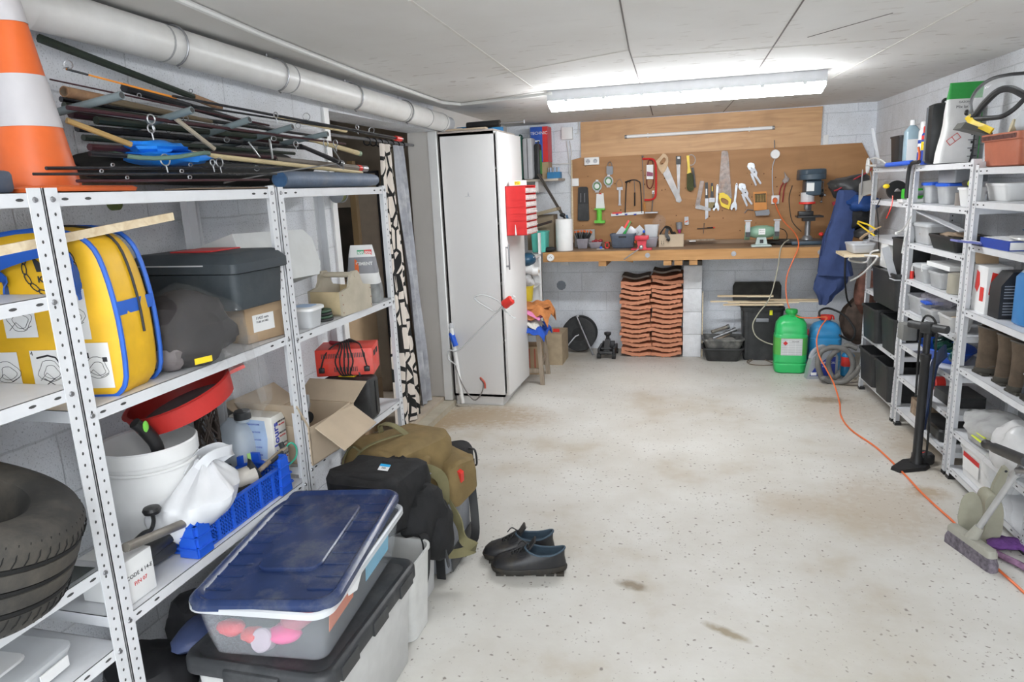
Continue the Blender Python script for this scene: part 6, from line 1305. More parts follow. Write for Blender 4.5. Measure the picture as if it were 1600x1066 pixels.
w = WT('water_pump_pliers', 'pliers with long dark red handles right of the orange plug', 'pliers', 1222, 295)
w.pr('jaws', [(1225, 268), (1229, 275), (1233, 279), (1231, 284), (1225, 287), (1222, 283), (1226, 277)], RUSTY, 0, .02); w.tb('handle', [(1225, 284), (1219, 295), (1216.5, 315)], .006, mat('grip_red', (.30, .03, .03), .5), .01, k=3); w.tb('handle', [(1229, 284), (1225, 295), (1222.5, 316)], .006, mat('grip_red', (.3, .03, .03)), .01, k=3)
w = WT('screwdriver', 'small dark screwdriver with a red tip hanging low on the board', 'screwdriver', 1100, 356.5); w.tb('shaft', [(1089, 357.5), (1105, 356)], .004, BLKD, .012); w.tb('handle', [(1105, 356), (1114, 355.5)], .006, BLK, .012); w.tb('tip', [(1114, 355.5), (1117, 355.3)], .005, REDP, .012); w.tb('hook', [(1099, 350), (1101, 349), (1100, 352), (1099, 365)], .003, RUSTY, .006)
w = WT('plastic_clip', 'small white and orange case hanging low on the board', 'case', 1072, 345); w.pr('body', [(1069.5, 339), (1075.5, 338.5), (1076.5, 350), (1075, 351.5), (1069.5, 351)], LGRY, 0, .015); w.pr('orange_mark', [(1070.5, 346), (1075, 344), (1075, 346), (1070.5, 348)], ORG, .015, .016)
w = WT('torch', 'grey and magenta torch hanging beside the cardboard box', 'torch', 1061, 355); b = MB(); b.cyl(w.v(1061, 347, .03), w.v(1061.5, 358, .03), .030, .025, n=16); b.obj('body', GRYP, w.t); b = MB(); b.cyl(w.v(1061.5, 358, .03), w.v(1062, 364, .03), .018, .010, n=14); b.obj('nose', mat('magenta', (.45, .05, .20), .4), w.t)
# ================================================================== THINGS STANDING ON THE WORKBENCH
pb = lambda px, py, y=6.7: P(px, py, y=y)
def bench(name, label, cat, px, y, rz=0, group=None):
    p = P(px, 385, y=y); return T(name, label, cat, (p.x, y, ZB), rz, group)
def clear_tub(name, label, px, y, w_, d_, h_, m=None):
    t = bench(name, label, 'box', px, y, 0); b = MB(); b.tub(w_, d_, h_, r=.015, taper=.012, rim=.004, n=3); b.obj('body', m or mat('smoked_clear', (.40, .38, .42), .2, var=.1, alpha=.6), t); return t
tb = clear_tub('clear_bin', 'clear bin of black and orange handled screwdrivers on the workbench', 911, 6.66, .115, .12, .095)
random.seed(11)
for i in range(9):
    x = -.04+.01*i; t = T('screwdriver', 'black and orange screwdriver standing in the clear bin', 'screwdriver', (tb.location.x+x, 6.66+.03*sin(i*2), ZB+.07), 0, 'screwdrivers in the clear bin', rx=8*sin(i*1.7), ry=-22+6.5*i)
    b = MB(); b.tube([(0, 0, -.06), (0, 0, .01)], .003, 6); b.obj('shaft', STEELD, t); b = MB(); b.lathe([(.007, .01), (.010, .03), (.009, .08), (.007, .085)], 10); b.obj('grip', BLK, t); b = MB(); b.lathe([(.0072, .085), (.0085, .10), (.004, .105)], 10); b.obj('end', ORG, t)
    t['label'] = ('black and orange screwdriver in the clear bin, %s' % ('leftmost', 'second from left', 'third from left', 'fourth from left', 'in the middle of nine', 'fourth from right', 'third from right', 'second from right', 'rightmost and most tilted')[i])
tb = clear_tub('clear_bin', 'clear bin of round red knobs beside the screwdriver bin', 931, 6.66, .12, .12, .06)
KN = mat('knob_red', (.30, .03, .04), .3, var=.2)
for i in range(12):
    b = MB(); b.ell((0, 0, 0), (.017, .017, .015), 12, 8); o = b.obj('knob', KN); o.location = (tb.location.x-.035+.025*(i % 4)+.004*(i//4), 6.63+.025*((i//4) % 3), ZB+.03+.028*(i//6)+.01*(i % 2)); tag(o, 'round dark red knob heaped in the clear bin', 'knob', 'red knobs in the clear bin')
t = bench('tape_holder', 'small red square holder beside the grey basket', 'holder', 949, 6.60)
b = MB()
for a_ in ((-.022, -.014, 0, .06), (.014, .022, 0, .06), (-.022, .022, 0, .01), (-.022, .022, .05, .06)): b.box(a_[0], a_[1], -.02, .02, a_[2], a_[3])
b.obj('frame', REDP, t)
t = bench('blue_clip', 'small blue knob on a white plate before the red knobs', 'knob', 939, 6.52); b = MB(); b.ell((0, 0, .014), (.014, .01, .012)); b.obj('knob', BLUP, t); b = MB(); b.box(-.04, .03, -.006, .006, 0, .004); b.obj('plate', WHP, t)
t = bench('basket', 'grey woven-look plastic basket full of wallpaper tools on the workbench', 'basket', 974, 6.62); BSK = mat('basket_grey', (.10, .12, .16), .5, var=.1)
b = MB(); b.tub(.235, .16, .135, r=.03, taper=.022, rim=.003, rimh=.016); 
for i in range(7): b.box(-.10, .10, -.081+.0028*0, -.078, .015+i*.013, .021+i*.013, TR(0, .012-.0022*i, 0))
b.obj('basket', BSK, t); b = MB(); b.box(-.035, .035, -.0835, -.078, .098, .116); b.obj('hand_hole', DKC, t)
for i, (x, rz, w_, h_, m, nm, lb) in enumerate(((-.09, 38, .05, .16, LGRY, 'filling_knife', 'grey filling knife leaning out at the left of the basket'), (-.055, 30, .022, .22, REDP, 'scraper', 'red handled scraper in the basket'), (-.02, 24, .025, .20, GRNP, 'scraper', 'green handled scraper in the basket'),
                                      (.02, 40, .10, .14, STEEL, 'smoothing_blade', 'wide steel blade in the middle of the basket'), (.05, 48, .08, .17, LGRY, 'smoothing_blade', 'grey blade sticking out at the right of the basket'), (-.035, 60, .03, .05, mat('lime', (.25, .75, .10), .4), 'marker', 'lime coloured piece in the basket'))):
    b = MB(); b.box(-w_/2, w_/2, -.003, .003, 0, h_, r=.002); o = b.obj(nm, m); o.location = t.location+V((x, -.02+.012*i, .065)); o.rotation_euler = (0, rad(rz), 0); tag(o, lb, nm.replace('_', ' '))
# vice
t = bench('bench_vice', 'small red bench vice with a long handle on the front of the workbench', 'vice', 1003, 6.40); VR = mat('vice_red', (.55, .03, .05), .4, var=.1)
b = MB(); b.loft([[(-.05, -.04, 0), (.05, -.04, 0), (.05, .05, 0), (-.05, .05, 0)], [(-.035, -.03, .03), (.035, -.03, .03), (.035, .04, .03), (-.035, .04, .03)], [(-.045, -.04, .10), (.045, -.04, .10), (.045, .05, .10), (-.045, .05, .10)]]); b.obj('body', VR, t)
for y in (-.06, .03):
    b = MB(); b.box(-.06, .06, y, y+.022, .09, .125, r=.003); b.obj('jaw', VR, t)
b = MB(); b.box(-.095, .09, -.05, .05, 0, .012); b.obj('base', VR, t)
b = MB(); b.cyl((0, -.11, .03), (0, -.02, .03), .014, n=14); b.ell((0, -.115, .03), (.02, .01, .02)); b.obj('screw', STEEL, t)
b = MB(); b.cyl((.01, -.115, .035), (-.15, -.125, -.075), .005, n=8); b.obj('handle', STEEL, t)
t = clear_tub('clear_bin', 'clear tub with mixed caps behind the red vice', 1018, 6.66, .12, .12, .09)
b = MB(); b.ell((0, 0, 0), (.045, .04, .03), nz=.3); o = b.obj('plastic_plugs', mat('caps', (.65, .35, .35), .4, var=.3)); o.location = t.location+V((0, 0, .035)); tag(o, 'pile of red and white caps inside the clear tub', 'caps')
t = clear_tub('clear_bin', 'tall clear bin on top of the tub behind the vice', 1018, 6.78, .13, .10, .20, CLRM)
b = MB(); b.box(-.06, .06, -.05, .05, 0, .012); o = b.obj('silver_tray', STEEL); o.location = pb(1018, 333, 6.84); tag(o, 'flat silver tray on the tall clear bin', 'tray')
b = MB(); b.ell((0, 0, 0), (.06, .03, .09), 14, 9, nz=.4, seed=4); o = b.obj('plastic_bag', FILM); o.location = pb(1030, 350, 6.75); tag(o, 'small clear bag leaning on the tall clear bin', 'bag')
b = MB(); b.ell((0, 0, 0), (.012, .012, .014)); o = b.obj('blue_stopper', BLUP); o.location = pb(1006, 362, 6.6); tag(o, 'little blue cap behind the red vice', 'cap')
b = MB(); b.ell((0, 0, 0), (.012, .012, .014)); o = b.obj('orange_stopper', ORG); o.location = pb(993, 378, 6.5); tag(o, 'little orange cap left of the red vice', 'cap')
t = bench('cardboard_box', 'cardboard box with two printed arrows on the workbench', 'box', 1049, 6.66); b = MB(); b.box(-.112, .112, -.06, .06, 0, .115); b.obj('body', CARDL, t)
b = MB()
for x in (-.088, -.068):
    b.box(x-.0015, x+.0015, .03, .06, 0, .001, TR(0, -.0602, 0) @ XZ); b.prism([(x-.006, .035), (x+.006, .035), (x, .025)], 0, .001, TR(0, -.0602, 0) @ XZ)
b.box(-.092, -.064, .018, .021, 0, .001, TR(0, -.0602, 0) @ XZ); b.obj('arrow_print', DKC, t)
t = bench('ear_strap', 'black strap and buckle lying over the cardboard box', 'strap', 1043, 6.60)
b = MB(); b.ribbon([(-.07, .03, .115), (-.05, .0, .15), (-.02, -.01, .185), (.02, 0, .17), (.04, .01, .13), (.07, .03, .125)], .03, .01, (.2, .6, .3)); b.ribbon([(0, -.01, .175), (-.01, -.02, .12), (.01, -.03, .08), (.0, -.03, .06)], .03, .01, (1, .2, 0)); b.obj('strap', BLK, t)
b = MB(); b.box(-.16, .10, -.015, .015, 0, .014, r=.002); o = b.obj('dark_bar', OLDW); o.location = P(1100, 376, y=6.80); tag(o, 'dark wooden strip lying on the workbench left of the grinder', 'strip')
b = MB(); b.cyl((-.03, 0, 0), (.03, 0, 0), .006); o = b.obj('white_pen', WHP); o.location = P(1082, 377, y=6.75); tag(o, 'white pen lying beside the dark wooden strip', 'pen')
# grinder
GG = mat('grinder_green', (.22, .36, .26), .4, var=.05)
t = bench('bench_grinder', 'pale green double-wheeled bench grinder on the workbench', 'grinder', 1189, 6.50)
b = MB(); b.loft([[(-.085, -.06, 0), (.085, -.06, 0), (.085, .06, 0), (-.085, .06, 0)], [(-.08, -.055, .012), (.08, -.055, .012), (.08, .055, .012), (-.08, .055, .012)], [(-.05, -.04, .018), (.05, -.04, .018), (.05, .04, .018), (-.05, .04, .018)], [(-.035, -.03, .09), (.035, -.03, .09), (.035, .03, .09), (-.035, .03, .09)]]); b.obj('base', mat('grinder_base', (.42, .50, .47), .45), t)
b = MB(); b.box(-.014, .014, -.045, -.03, .03, .06); b.obj('switch', BLK, t)
b = MB(); b.loft([[(x, r_*cos(a), .125+r_*sin(a)) for a in [k*2*pi/24 for k in range(24)]] for x, r_ in ((-.105, .03), (-.095, .042), (-.06, .052), (-.045, .056), (.045, .056), (.06, .052), (.095, .042), (.105, .03))]); b.obj('motor', GG, t)
b = MB(); b.box(-.028, .026, -.0575, -.056, .105, .155); b.obj('rating_plate', WHPAP, t); text('BENCH', .014, TR(0, -.0578, .142) @ XZ, DKC, t); text('GRINDER', .010, TR(0, -.0578, .124) @ XZ, DKC, t)
for s_ in (-1, 1):
    b = MB(); b.cyl((s_*.105, 0, .125), (s_*.135, 0, .125), .062, n=28); b.obj('wheel', mat('wheel_stone', (.20, .20, .19), .9), t)
    b = MB(); b.loft([[(s_*x, .07*cos(a), .125+.07*sin(a)) for a in [pi*.55+k*pi*1.1/14 for k in range(15)]]+[(s_*x, .04*cos(a), .125+.04*sin(a)) for a in [pi*1.65-k*pi*1.1/14 for k in range(15)]] for x in (.100, .142)]); b.obj('wheel_guard', GG, t)
    b = MB(); b.box(s_*.12-.02, s_*.12+.02, -.075, -.070, .13, .22, TR(0, .0, 0)); b.box(s_*.12-.03, s_*.12+.03, -.085, -.06, .225, .235); b.obj('eye_shield', STEEL, t)
    b = MB(); b.box(s_*.12-.018, s_*.12+.018, -.10, -.065, .09, .13); b.obj('tool_rest', BLKD, t)
cable('black cable curling between the grinder and the wall', [(1218, 357, 6.6), (1226, 360, 6.6), (1230, 368, 6.6), (1228, 376, 6.55), (1222, 380, 6.5)], .004, RUB, 6.6)
cable('grey cable hanging over the bench front and down behind the black bin', [(1232, 375, 6.45), (1224, 381, 6.36), (1219, 392, 6.315), (1215, 420, 6.31), (1203, 465, 6.30), (1185, 490, 6.27), (1176, 508, 6.24), (1181, 525, 6.24), (1196, 535, 6.24), (1214, 540, 6.24)], .0055, mat('grey_cord', (.38, .36, .28), .6), 6.3)
# drill press
DPB = mat('drill_blue', (.05, .075, .10), .35, var=.1)
t = bench('drill_press', 'dark blue bench drill press with a red chuck guard', 'drill press', 1262, 6.62)
S_ = .98
b = MB(); b.box(-.15, .15, -.12, .13, 0, .035, r=.008); b.obj('base', DPB, t)
b = MB(); b.cyl((.0, .06, .03), (.0, .06, .52), .024, n=18); b.lathe([(.05, .035), (.045, .05), (.03, .07)], 20, TR(0, .06, 0)); b.obj('column', STEEL, t)
b = MB(); b.box(-.11, .10, -.13, .06, .235, .25, r=.004); b.box(-.05, .05, -.02, .08, .20, .235); b.obj('table', BLKD, t)
b = MB(); b.box(-.10, .02, -.10, -.02, .25, .29, r=.004); b.obj('clamped_block', BLK, t)
b = MB(); b.box(-.055, .075, -.12, .11, .42, .56, r=.02); b.obj('head', DPB, t)
b = MB(); b.loft([[(x, y, z) for x, y in rr(.22*k, .32*k, .09, 6)] for z, k in ((.555, .97), (.56, 1), (.60, 1), (.603, 1.015), (.606, 1), (.635, .99), (.645, .94))], TR(.0, -.01, 0)); b.obj('belt_cover', DPB, t)
b = MB(); b.box(-.05, .01, -.135, -.12, .46, .53); b.obj('instruction_plate', WHPAP, t)
b = MB(); b.lathe([(.055, .36), (.056, .45)], 24, TR(-.03, -.06, 0), False, False); b.obj('chuck_guard', CLRM, t)
b = MB(); b.lathe([(.058, .35), (.068, .352), (.068, .368), (.058, .37)], 24, TR(-.03, -.06, 0)); b.obj('guard_ring', REDP, t, 'red ring of the chuck guard')
b = MB(); b.lathe([(.018, .30), (.024, .31), (.024, .345), (.018, .35)], 18, TR(-.03, -.06, 0)); b.cyl((-.03, -.06, .24), (-.03, -.06, .30), .006); b.obj('chuck', STEELD, t)
b = MB(); b.cyl((.075, -.02, .44), (.10, -.02, .44), .035, n=20); b.obj('feed_hub', BLK, t)
for a in (0, 120, 240):
    b = MB(); b.cyl((.10, -.02, .44), (.10, -.02+.10*cos(rad(a+70)), .44+.10*sin(rad(a+70))), .004, n=8); b.ell((.10, -.02+.10*cos(rad(a+70)), .44+.10*sin(rad(a+70))), (.011, .011, .011), 10, 7); b.obj('feed_lever', STEELD, t)
cable('dark cable looping down behind the drill press table', [(1238, 290, 6.72), (1233, 310, 6.74), (1236, 340, 6.74), (1242, 352, 6.72), (1252, 362, 6.7)], .004, RUB, 6.7)
b = MB(); b.ell((0, 0, 0), (.16, .06, .025), 18, 8, nz=.5, seed=5); o = b.obj('oily_rag', mat('oily_rag', (.06, .055, .05), .8, var=.4)); o.location = P(1222, 377, y=6.62); o.location.z = ZB+.022; tag(o, 'dark oily rag between the grinder and the drill press', 'rag')
t = T('spray_can', 'red knob with a dark stem at the right end of the workbench', 'knob', P(1283, 366, y=6.5)[:], 0); b = MB(); b.ell((0, 0, 0), (.02, .02, .018)); b.obj('knob', REDP, t); b = MB(); b.cyl((.01, 0, -.01), (.03, .0, -.05), .01); b.obj('stem', DKC, t)
# ================================================================== UNDER AND IN FRONT OF THE WORKBENCH
t = T('cable_reel', 'empty black cable reel on a tubular stand under the workbench', 'cable reel', (-1.13, 6.76, 0), 0)
b = MB()
for y in (-.02, .10): b.lathe([(.17, 0), (.175, .004), (.17, .008), (.03, .008), (.03, 0)], 40, TR(0, y, .195, rx=90), False, False)
b.obj('flange', BLKD, t); b = MB(); b.cyl((0, -.03, .195), (0, .12, .195), .07, n=28); b.obj('hub', BLK, t)
b = MB(); b.tube([(.155, -.10, .01), (.145, -.10, .02), (.0, -.07, .36), (-.01, -.07, .38), (.01, -.06, .39)], .010, 8, k=3); b.obj('frame_tube', STEELD, t)
b = MB(); b.tube([(-.17, -.10, .012), (-.03, -.05, .18), (0, -.03, .19)], .009, 8); b.obj('frame_tube', STEELD, t)
b = MB(); b.cyl((.02, -.032, .09), (.02, -.034, .09), .012, n=12); b.obj('hole', HOLE, t)
t = T('trolley_jack', 'small black trolley jack on the floor left of the roof tiles', 'jack', (-.83, 6.62, 0), 0)
b = MB(); b.box(-.085, -.06, -.10, .16, .025, .10, r=.005); b.box(.06, .085, -.10, .16, .025, .10, r=.005); b.box(-.06, .06, .08, .14, .03, .13, r=.005); b.obj('side_frame', BLK, t)
b = MB(); b.loft([[(-.03, -.06, .05), (.03, -.06, .05), (.03, -.03, .05), (-.03, -.03, .05)], [(-.025, .02, .17), (.025, .02, .17), (.025, .06, .17), (-.025, .06, .17)]]); b.cyl((0, .04, .17), (0, .04, .20), .018); b.lathe([(.02, .20), (.035, .215), (.035, .235), (.025, .235)], 14, TR(0, .04, 0)); b.obj('lifting_arm', BLK, t)
for sx_ in (-1, 1):
    for y in (-.09, .14):
        b = MB(); b.cyl((sx_*.072-.018, y, .026), (sx_*.072+.018, y, .026), .026, n=16); b.obj('wheel', RUB, t)
b = MB(); b.cyl((-.06, -.10, .06), (.06, -.10, .06), .018); b.cyl((-.05, -.09, .10), (.05, -.09, .10), .01); b.obj('cross_bar', BLKD, t)
# roof tiles
TER = mat('terracotta', (.60, .25, .14), .75, var=.12, scale=6, dirt=(.30, .16, .11), dirt_amt=.35, dirt_scale=12)
TERD = mat('terracotta_dark_top', (.16, .13, .11), .85, var=.2)
def tile_mesh(m, seed):
    random.seed(seed); b = MB(); n = 24
    top = []; bot = []
    for i in range(n+1):
        u = i/n; x = (u-.5)*.285; z = .009*cos(u*2*pi*1.0+.3)+.006*(u > .86)-.005*(u < .12)
        top.append((x, z+.032)); bot.append((x, z+.003-(.007 if (int(u*24) in (5, 9, 15)) else 0)))
    poly = top+bot[::-1]; b.prism(poly, 0, .30, TR(0, .30, 0) @ XZ); me_o = b.obj('roof_tile', m); return me_o
base = []
for v in range(4): base.append(tile_mesh(TER, v))
ORDN = ['lowest', 'second', 'third', 'fourth', 'fifth', 'sixth', 'seventh', 'eighth', 'ninth', 'tenth', 'eleventh', 'twelfth', 'thirteenth', 'fourteenth', 'fifteenth', 'sixteenth', 'seventeenth', 'topmost']
random.seed(5); used = set()
for st, (cx, n, hh, lb) in enumerate(((-.555, 16, .0465, 'left'), (-.262, 17, .0470, 'right'))):
    for i in range(n):
        k = (i*7+st) % 4; o = base[k]
        if k in used: o = o.copy(); COL.objects.link(o)
        used.add(k); flip = (st == 1 and i in (1, 4, 7, 8, 12, 15)) or (st == 0 and i in (0, 2, 13)); 
        o.location = (cx+random.uniform(-.010, .010), 6.62+random.uniform(-.012, .012), .012+i*hh); o.rotation_euler = (0, rad(random.uniform(-1.2, 1.2)), rad(random.uniform(-2, 2)))
        if flip: o.scale = (-1, 1, 1)
        tag(o, 'terracotta roof tile, %s from the floor in the %s stack' % ((ORDN[i] if i < n-1 else 'topmost counting up'), lb), 'roof tile', 'roof tiles in the two stacks')
b = MB(); b.sheet(lambda u, v: ((u-.5)*.26, v*.28, .012*cos(u*2*pi)), 12, 3, .018); o = b.obj('roof_tile', TERD); o.location = (-.555, 6.64, 16*.0465+.035); tag(o, 'dark weathered roof tile lying over the top of the left stack', 'roof tile')
b = MB(); b.sheet(lambda u, v: ((u-.5)*.26, v*.28, .012*cos(u*2*pi+1)), 12, 3, .018); o = b.obj('roof_tile', TERD); o.location = (-.262, 6.64, 17*.0470+.035); tag(o, 'dark weathered roof tile lying over the top of the right stack', 'roof tile')
b = MB(); b.box(0, .008, 0, .10, 0, .62); o = b.obj('thin_board', TIMB); o.location = (.066, 6.68, 0); tag(o, 'thin pale board standing against the right side of the block pillar', 'board')
# mortar troughs
MTR = mat('mortar_caked', (.12, .12, .115), .8, var=.2, dirt=(.38, .36, .33), dirt_amt=.8, dirt_scale=7)
for i, (z, lb) in enumerate(((0, 'lower of two black mortar troughs stacked beside the pillar'), (.085, 'upper mortar trough, caked with cement and full of old tools'))):
    t = T('mortar_trough', lb, 'trough', (.255, 6.60, z+.001), (0, 2)[i]); b = MB(); b.tub(.36, .26, .13, r=.05, taper=.035, rim=.012, wall=.006, n=5); b.obj('trough', (BLKD, MTR)[i], t)
b = MB(); b.ell((0, 0, 0), (.13, .09, .02), 16, 6, nz=.3); o = b.obj('dry_mortar', mat('dry_mortar', (.24, .23, .21), .95)); o.location = (.255, 6.60, .19); tag(o, 'dried mortar lying inside the upper trough', 'mortar')
for i, (a_, c_, r_, m) in enumerate((((1112, 519), (1136, 511), .017, SHT), ((1114, 529), (1146, 516), .016, STEELD), ((1120, 531), (1140, 521), .012, OLDW), ((1106, 531), (1122, 535), .010, RUSTY))):
    t = T('mason_tool', ('grey tube lying highest in the mortar trough', 'dull steel tube slanting across the mortar trough', 'short wooden handle in the mortar trough', 'rusty bar at the front left of the mortar trough')[i], 'tool', P(*a_, y=6.56)[:], 0)
    b = MB(); d = P(*c_, y=6.62)-P(*a_, y=6.56); b.cyl((0, 0, 0), d, r_, n=12); b.obj('shaft', m, t); b = MB(); b.cyl(d*.98, d*1.12, r_*1.3, n=10); b.obj('head', STEELD, t)
# big black bin with lid and planks
t = T('storage_bin', 'tall black plastic bin with an open lid under the workbench', 'bin', (.60, 6.70, 0), 0)
b = MB(); b.tub(.36, .30, .50, r=.03, taper=.025, rim=.010, rimh=.025, wall=.006); b.obj('body', BLKD, t)
b = MB(); b.box(-.06, .05, -.163, -.152, .37, .405, r=.004); b.obj('handle', GRYP, t)
b = MB(); b.prism([(.055, .435), (.08, .435), (.08, .48), (.055, .48)], 0, .001, TR(0, -.161, 0) @ XZ); b.obj('yellow_sticker', mat('sticker_yellow', (.85, .85, .02), .5, var=0), t)
for x in (-.15, .13):
    b = MB(); b.box(x, x+.02, -.156, -.15, .03, .46); b.obj('rib', BLKD, t)
b = MB(); b.rbox(.44, .05, [(0, .01), (.03, 0), (.15, 0), (.19, .02)], .02, TR(-.03, .20, .50, rx=-8)); b.obj('lid', mat('lid_charcoal', (.045, .045, .04), .7, var=.2), t)
TB2 = wood_mat('pale_timber2', (.50, .38, .24), (.68, .54, .36), 'X')
for i, (a_, c_, w_, y) in enumerate((((1110, 468), (1283, 477), .024, 6.56), ((1121, 464), (1208, 470), .022, 6.60), ((1137, 471), (1248, 477), .020, 6.51), ((1130, 475), (1225, 481), .020, 6.47), ((1167, 466), (1208, 468), .035, 6.50), ((1200, 470), (1290, 476), .02, 6.60))):
    a, c = P(*a_, y=y), P(*c_, y=y); a.z = c.z = max(.508, (a.z+c.z)/2)+.002; b = MB(); d = c-a; b.box(0, d.length, -w_/2, w_/2, 0, .012+.004*(i % 2)); o = b.obj('plank', (TIMB, TB2)[i % 2]); o.location = a; o.rotation_euler = (0, 0, math.atan2(d.y, d.x)); o.location.z += .016*(i in (4, 5, 1))
    tag(o, ('longest pale plank laid across the black bin', 'pale plank at the back of those across the black bin', 'thin pale plank, second from the front on the black bin', 'thin pale plank at the front of those on the black bin', 'short thick pale block on top of the planks', 'pale plank reaching right behind the blue trousers')[i], 'plank')
cable('brown cord lying coiled on the floor before the black bin', [(1168, 562, 6.4), (1180, 560, 6.45), (1200, 562, 6.45), (1210, 567, 6.35), (1195, 569, 6.3), (1175, 568, 6.3), (1170, 564, 6.4)], .005, mat('brown_cord', (.20, .16, .12), .8), 6.4) if 0 else None
b = MB(); b.tube([P(px, py, z=.006) for px, py in ((1170, 566), (1180, 561), (1200, 561), (1212, 565), (1208, 570), (1190, 571), (1172, 569), (1168, 564), (1185, 560), (1205, 566), (1215, 570))], .005, 6, k=4); tag(b.obj('cord', mat('brown_cord', (.20, .16, .12), .8)), 'brown cord lying coiled on the floor before the black bin', 'cord')
# cans
def can(label, x, y, w_, d_, h_, m, capm, rz=0, base=None, lab=None):
    t = T('jerrycan', label, 'canister', (x, y, 0), rz); b = MB()
    b.rbox(w_, d_, [(0, .02), (.01, .006), (.05, .0), (.08, .0), (.085, .004), (.095, .004), (.10, 0), (h_*.66, 0), (h_*.68, .006), (h_*.72, .004), (h_*.86, .012), (h_*.95, .04), (h_*.99, .075), (h_, .085)], .06, n=7); b.obj('body', m, t)
    b = MB(); b.lathe([(.040, h_-.005), (.040, h_+.02)], 20); b.obj('neck', m, t)
    b = MB(); b.lathe([(.048, h_+.012), (.050, h_+.016), (.050, h_+.04), (.044, h_+.048)], 26); b.obj('cap', capm, t); return t
GCAN = mat('can_green', (.03, .48, .13), .28, var=.04, spec=.6)
t = can('bright green plastic canister with a printed label on the floor before the bench', .80, 6.22, .265, .20, .50, GCAN, GRNP)
b = MB(); b.loft([[(x, y, z) for x, y in rr(.269, .204, .062, 7)] for z in (.165, .315)], cap0=False, cap1=False); b.obj('label_band', mat('band_green', (.10, .42, .08), .4), t)
b = MB(); b.box(-.085, .085, .165, .31, .0, .0015, TR(0, -.1025, 0) @ XZ); lb = b.obj('label', mat('label_grey', (.55, .56, .56), .5), t)
b = MB()
for i in range(6): b.box(-.08, .08, .18+i*.021, .182+i*.021, .0018, .0022, TR(0, -.1025, 0) @ XZ)
for x in (-.03, .03): b.box(x, x+.002, .17, .30, .0018, .0022, TR(0, -.1025, 0) @ XZ)
b.obj('rules', WHPAP, lb)
b = MB(); b.prism([(-.07, .27), (-.05, .25), (-.03, .27), (-.05, .29)], .002, .0028, TR(0, -.1025, 0) @ XZ); b.obj('hazard_mark', RED, lb); text('DANGER', .014, TR(.03, -.1048, .285) @ XZ, DKC, lb)
t = can('blue plastic canister with a red screw cap behind the silver oil can', 1.09, 6.32, .26, .20, .43, mat('can_blue', (.03, .25, .52), .3, var=.05, dirt=(.25, .28, .3), dirt_amt=.3), REDP)
b = MB(); b.tube([(-.06, 0, .45), (-.05, 0, .475), (.05, 0, .475), (.065, 0, .44)], .007, 8, k=3); b.obj('cap_strap', REDP, t)
t = T('red_box', 'red plastic box between the green and the blue canisters', 'box', (.955, 6.45, 0), 0); b = MB(); b.box(-.03, .05, -.05, .05, 0, .32, r=.006); b.obj('body', REDP, t)
b = MB()
for z in (.2, .23, .26): b.box(-.03, .05, -.0515, -.049, z, z+.012)
b.obj('slots', DKC, t)
SIL = mat('oil_can_silver', (.40, .42, .45), .35, .3, var=.05)
t = T('oil_can', 'silver oil can with a blue printed label and a loop handle', 'can', (1.02, 6.02, 0), 8)
b = MB(); pl = [(-.11, 0), (.10, 0), (.11, .02), (.11, .20), (.085, .255), (.06, .262)]; b.loft([[(x, y*k, z) for x, z in ((-.12+.0, .0), (.12, 0), (.12, .19), (.10, .235), (.05, .25), (-.02, .235), (-.075, .19), (-.10, .12))] for y, k in ((-.05, .9), (-.045, 1), (.045, 1), (.05, .9))]); b.obj('body', SIL, t)
b = MB(); b.tube([(-.085, 0, .17), (-.065, 0, .225), (-.01, 0, .265), (.02, 0, .26), (.025, 0, .235)], .015, 8, k=4, flat=1.3); b.obj('handle', SIL, t)
b = MB(); b.lathe([(.022, .24), (.026, .245), (.026, .275), (.02, .28)], 20, TR(.08, 0, -.0)); b.obj('cap', BLKD, t)
b = MB(); b.prism([(-.10, .03), (.10, .03), (.10, .19), (.04, .19), (-.06, .10)], 0, .0015, TR(0, -.0465, 0) @ XZ); lb = b.obj('label', mat('label_navy', (.03, .05, .30), .4), t)
text('SUPER OIL', .026, TR(.04, -.0482, .14) @ XZ, WHPAP, lb); text('10W-40', .02, TR(.03, -.0482, .11) @ XZ, WHPAP, lb); b = MB(); b.box(-.09, -.045, .035, .06, .002, .0026, TR(0, -.0465, 0) @ XZ); b.obj('barcode', WHPAP, lb)
t = T('spray_bottle', 'blue bottle with a red label standing right of the oil can', 'bottle', (1.24, 6.10, 0), 0); b = MB(); b.rbox(.10, .08, [(0, .01), (.01, 0), (.18, 0), (.22, .03)], .03); b.obj('body', mat('bottle_blue', (.02, .22, .45), .3), t); b = MB(); b.rbox(.103, .083, [(.09, 0), (.17, 0)], .03, cap0=False, cap1=False); b.obj('label', REDP, t)
HS = mat('grey_hose', (.16, .155, .145), .6, var=.1)
t = T('vacuum_hose', 'grey ribbed hose bent in loops leaning on the cans and black bins', 'hose', (0, 0, 0))
pts = [(1284, 590, 5.86), (1278, 570, 5.84), (1283, 550, 5.85), (1303, 543, 5.86), (1325, 550, 5.86), (1333, 572, 5.86), (1322, 592, 5.86), (1305, 599, 5.86), (1288, 592, 5.84)]
b = MB(); hp = smooth_pts([P(px, py, y=yy) for px, py, yy in [(1340, 545, 5.9), (1325, 540, 5.92), (1308, 548, 5.95), (1295, 562, 5.95), (1296, 580, 5.92), (1303, 590, 5.9), (1312, 585, 5.9)]+[]], 12)
b.tube(hp, [.020+.002*(i % 2) for i in range(len(hp))], 10)
b.obj('inner_loop', HS, t)
hp = smooth_pts([P(px, py, y=yy) for px, py, yy in pts], 14, True); b = MB(); b.tube(hp, [.021+.002*(i % 2) for i in range(len(hp))], 12, closed=True); b.obj('outer_loop', HS, t)
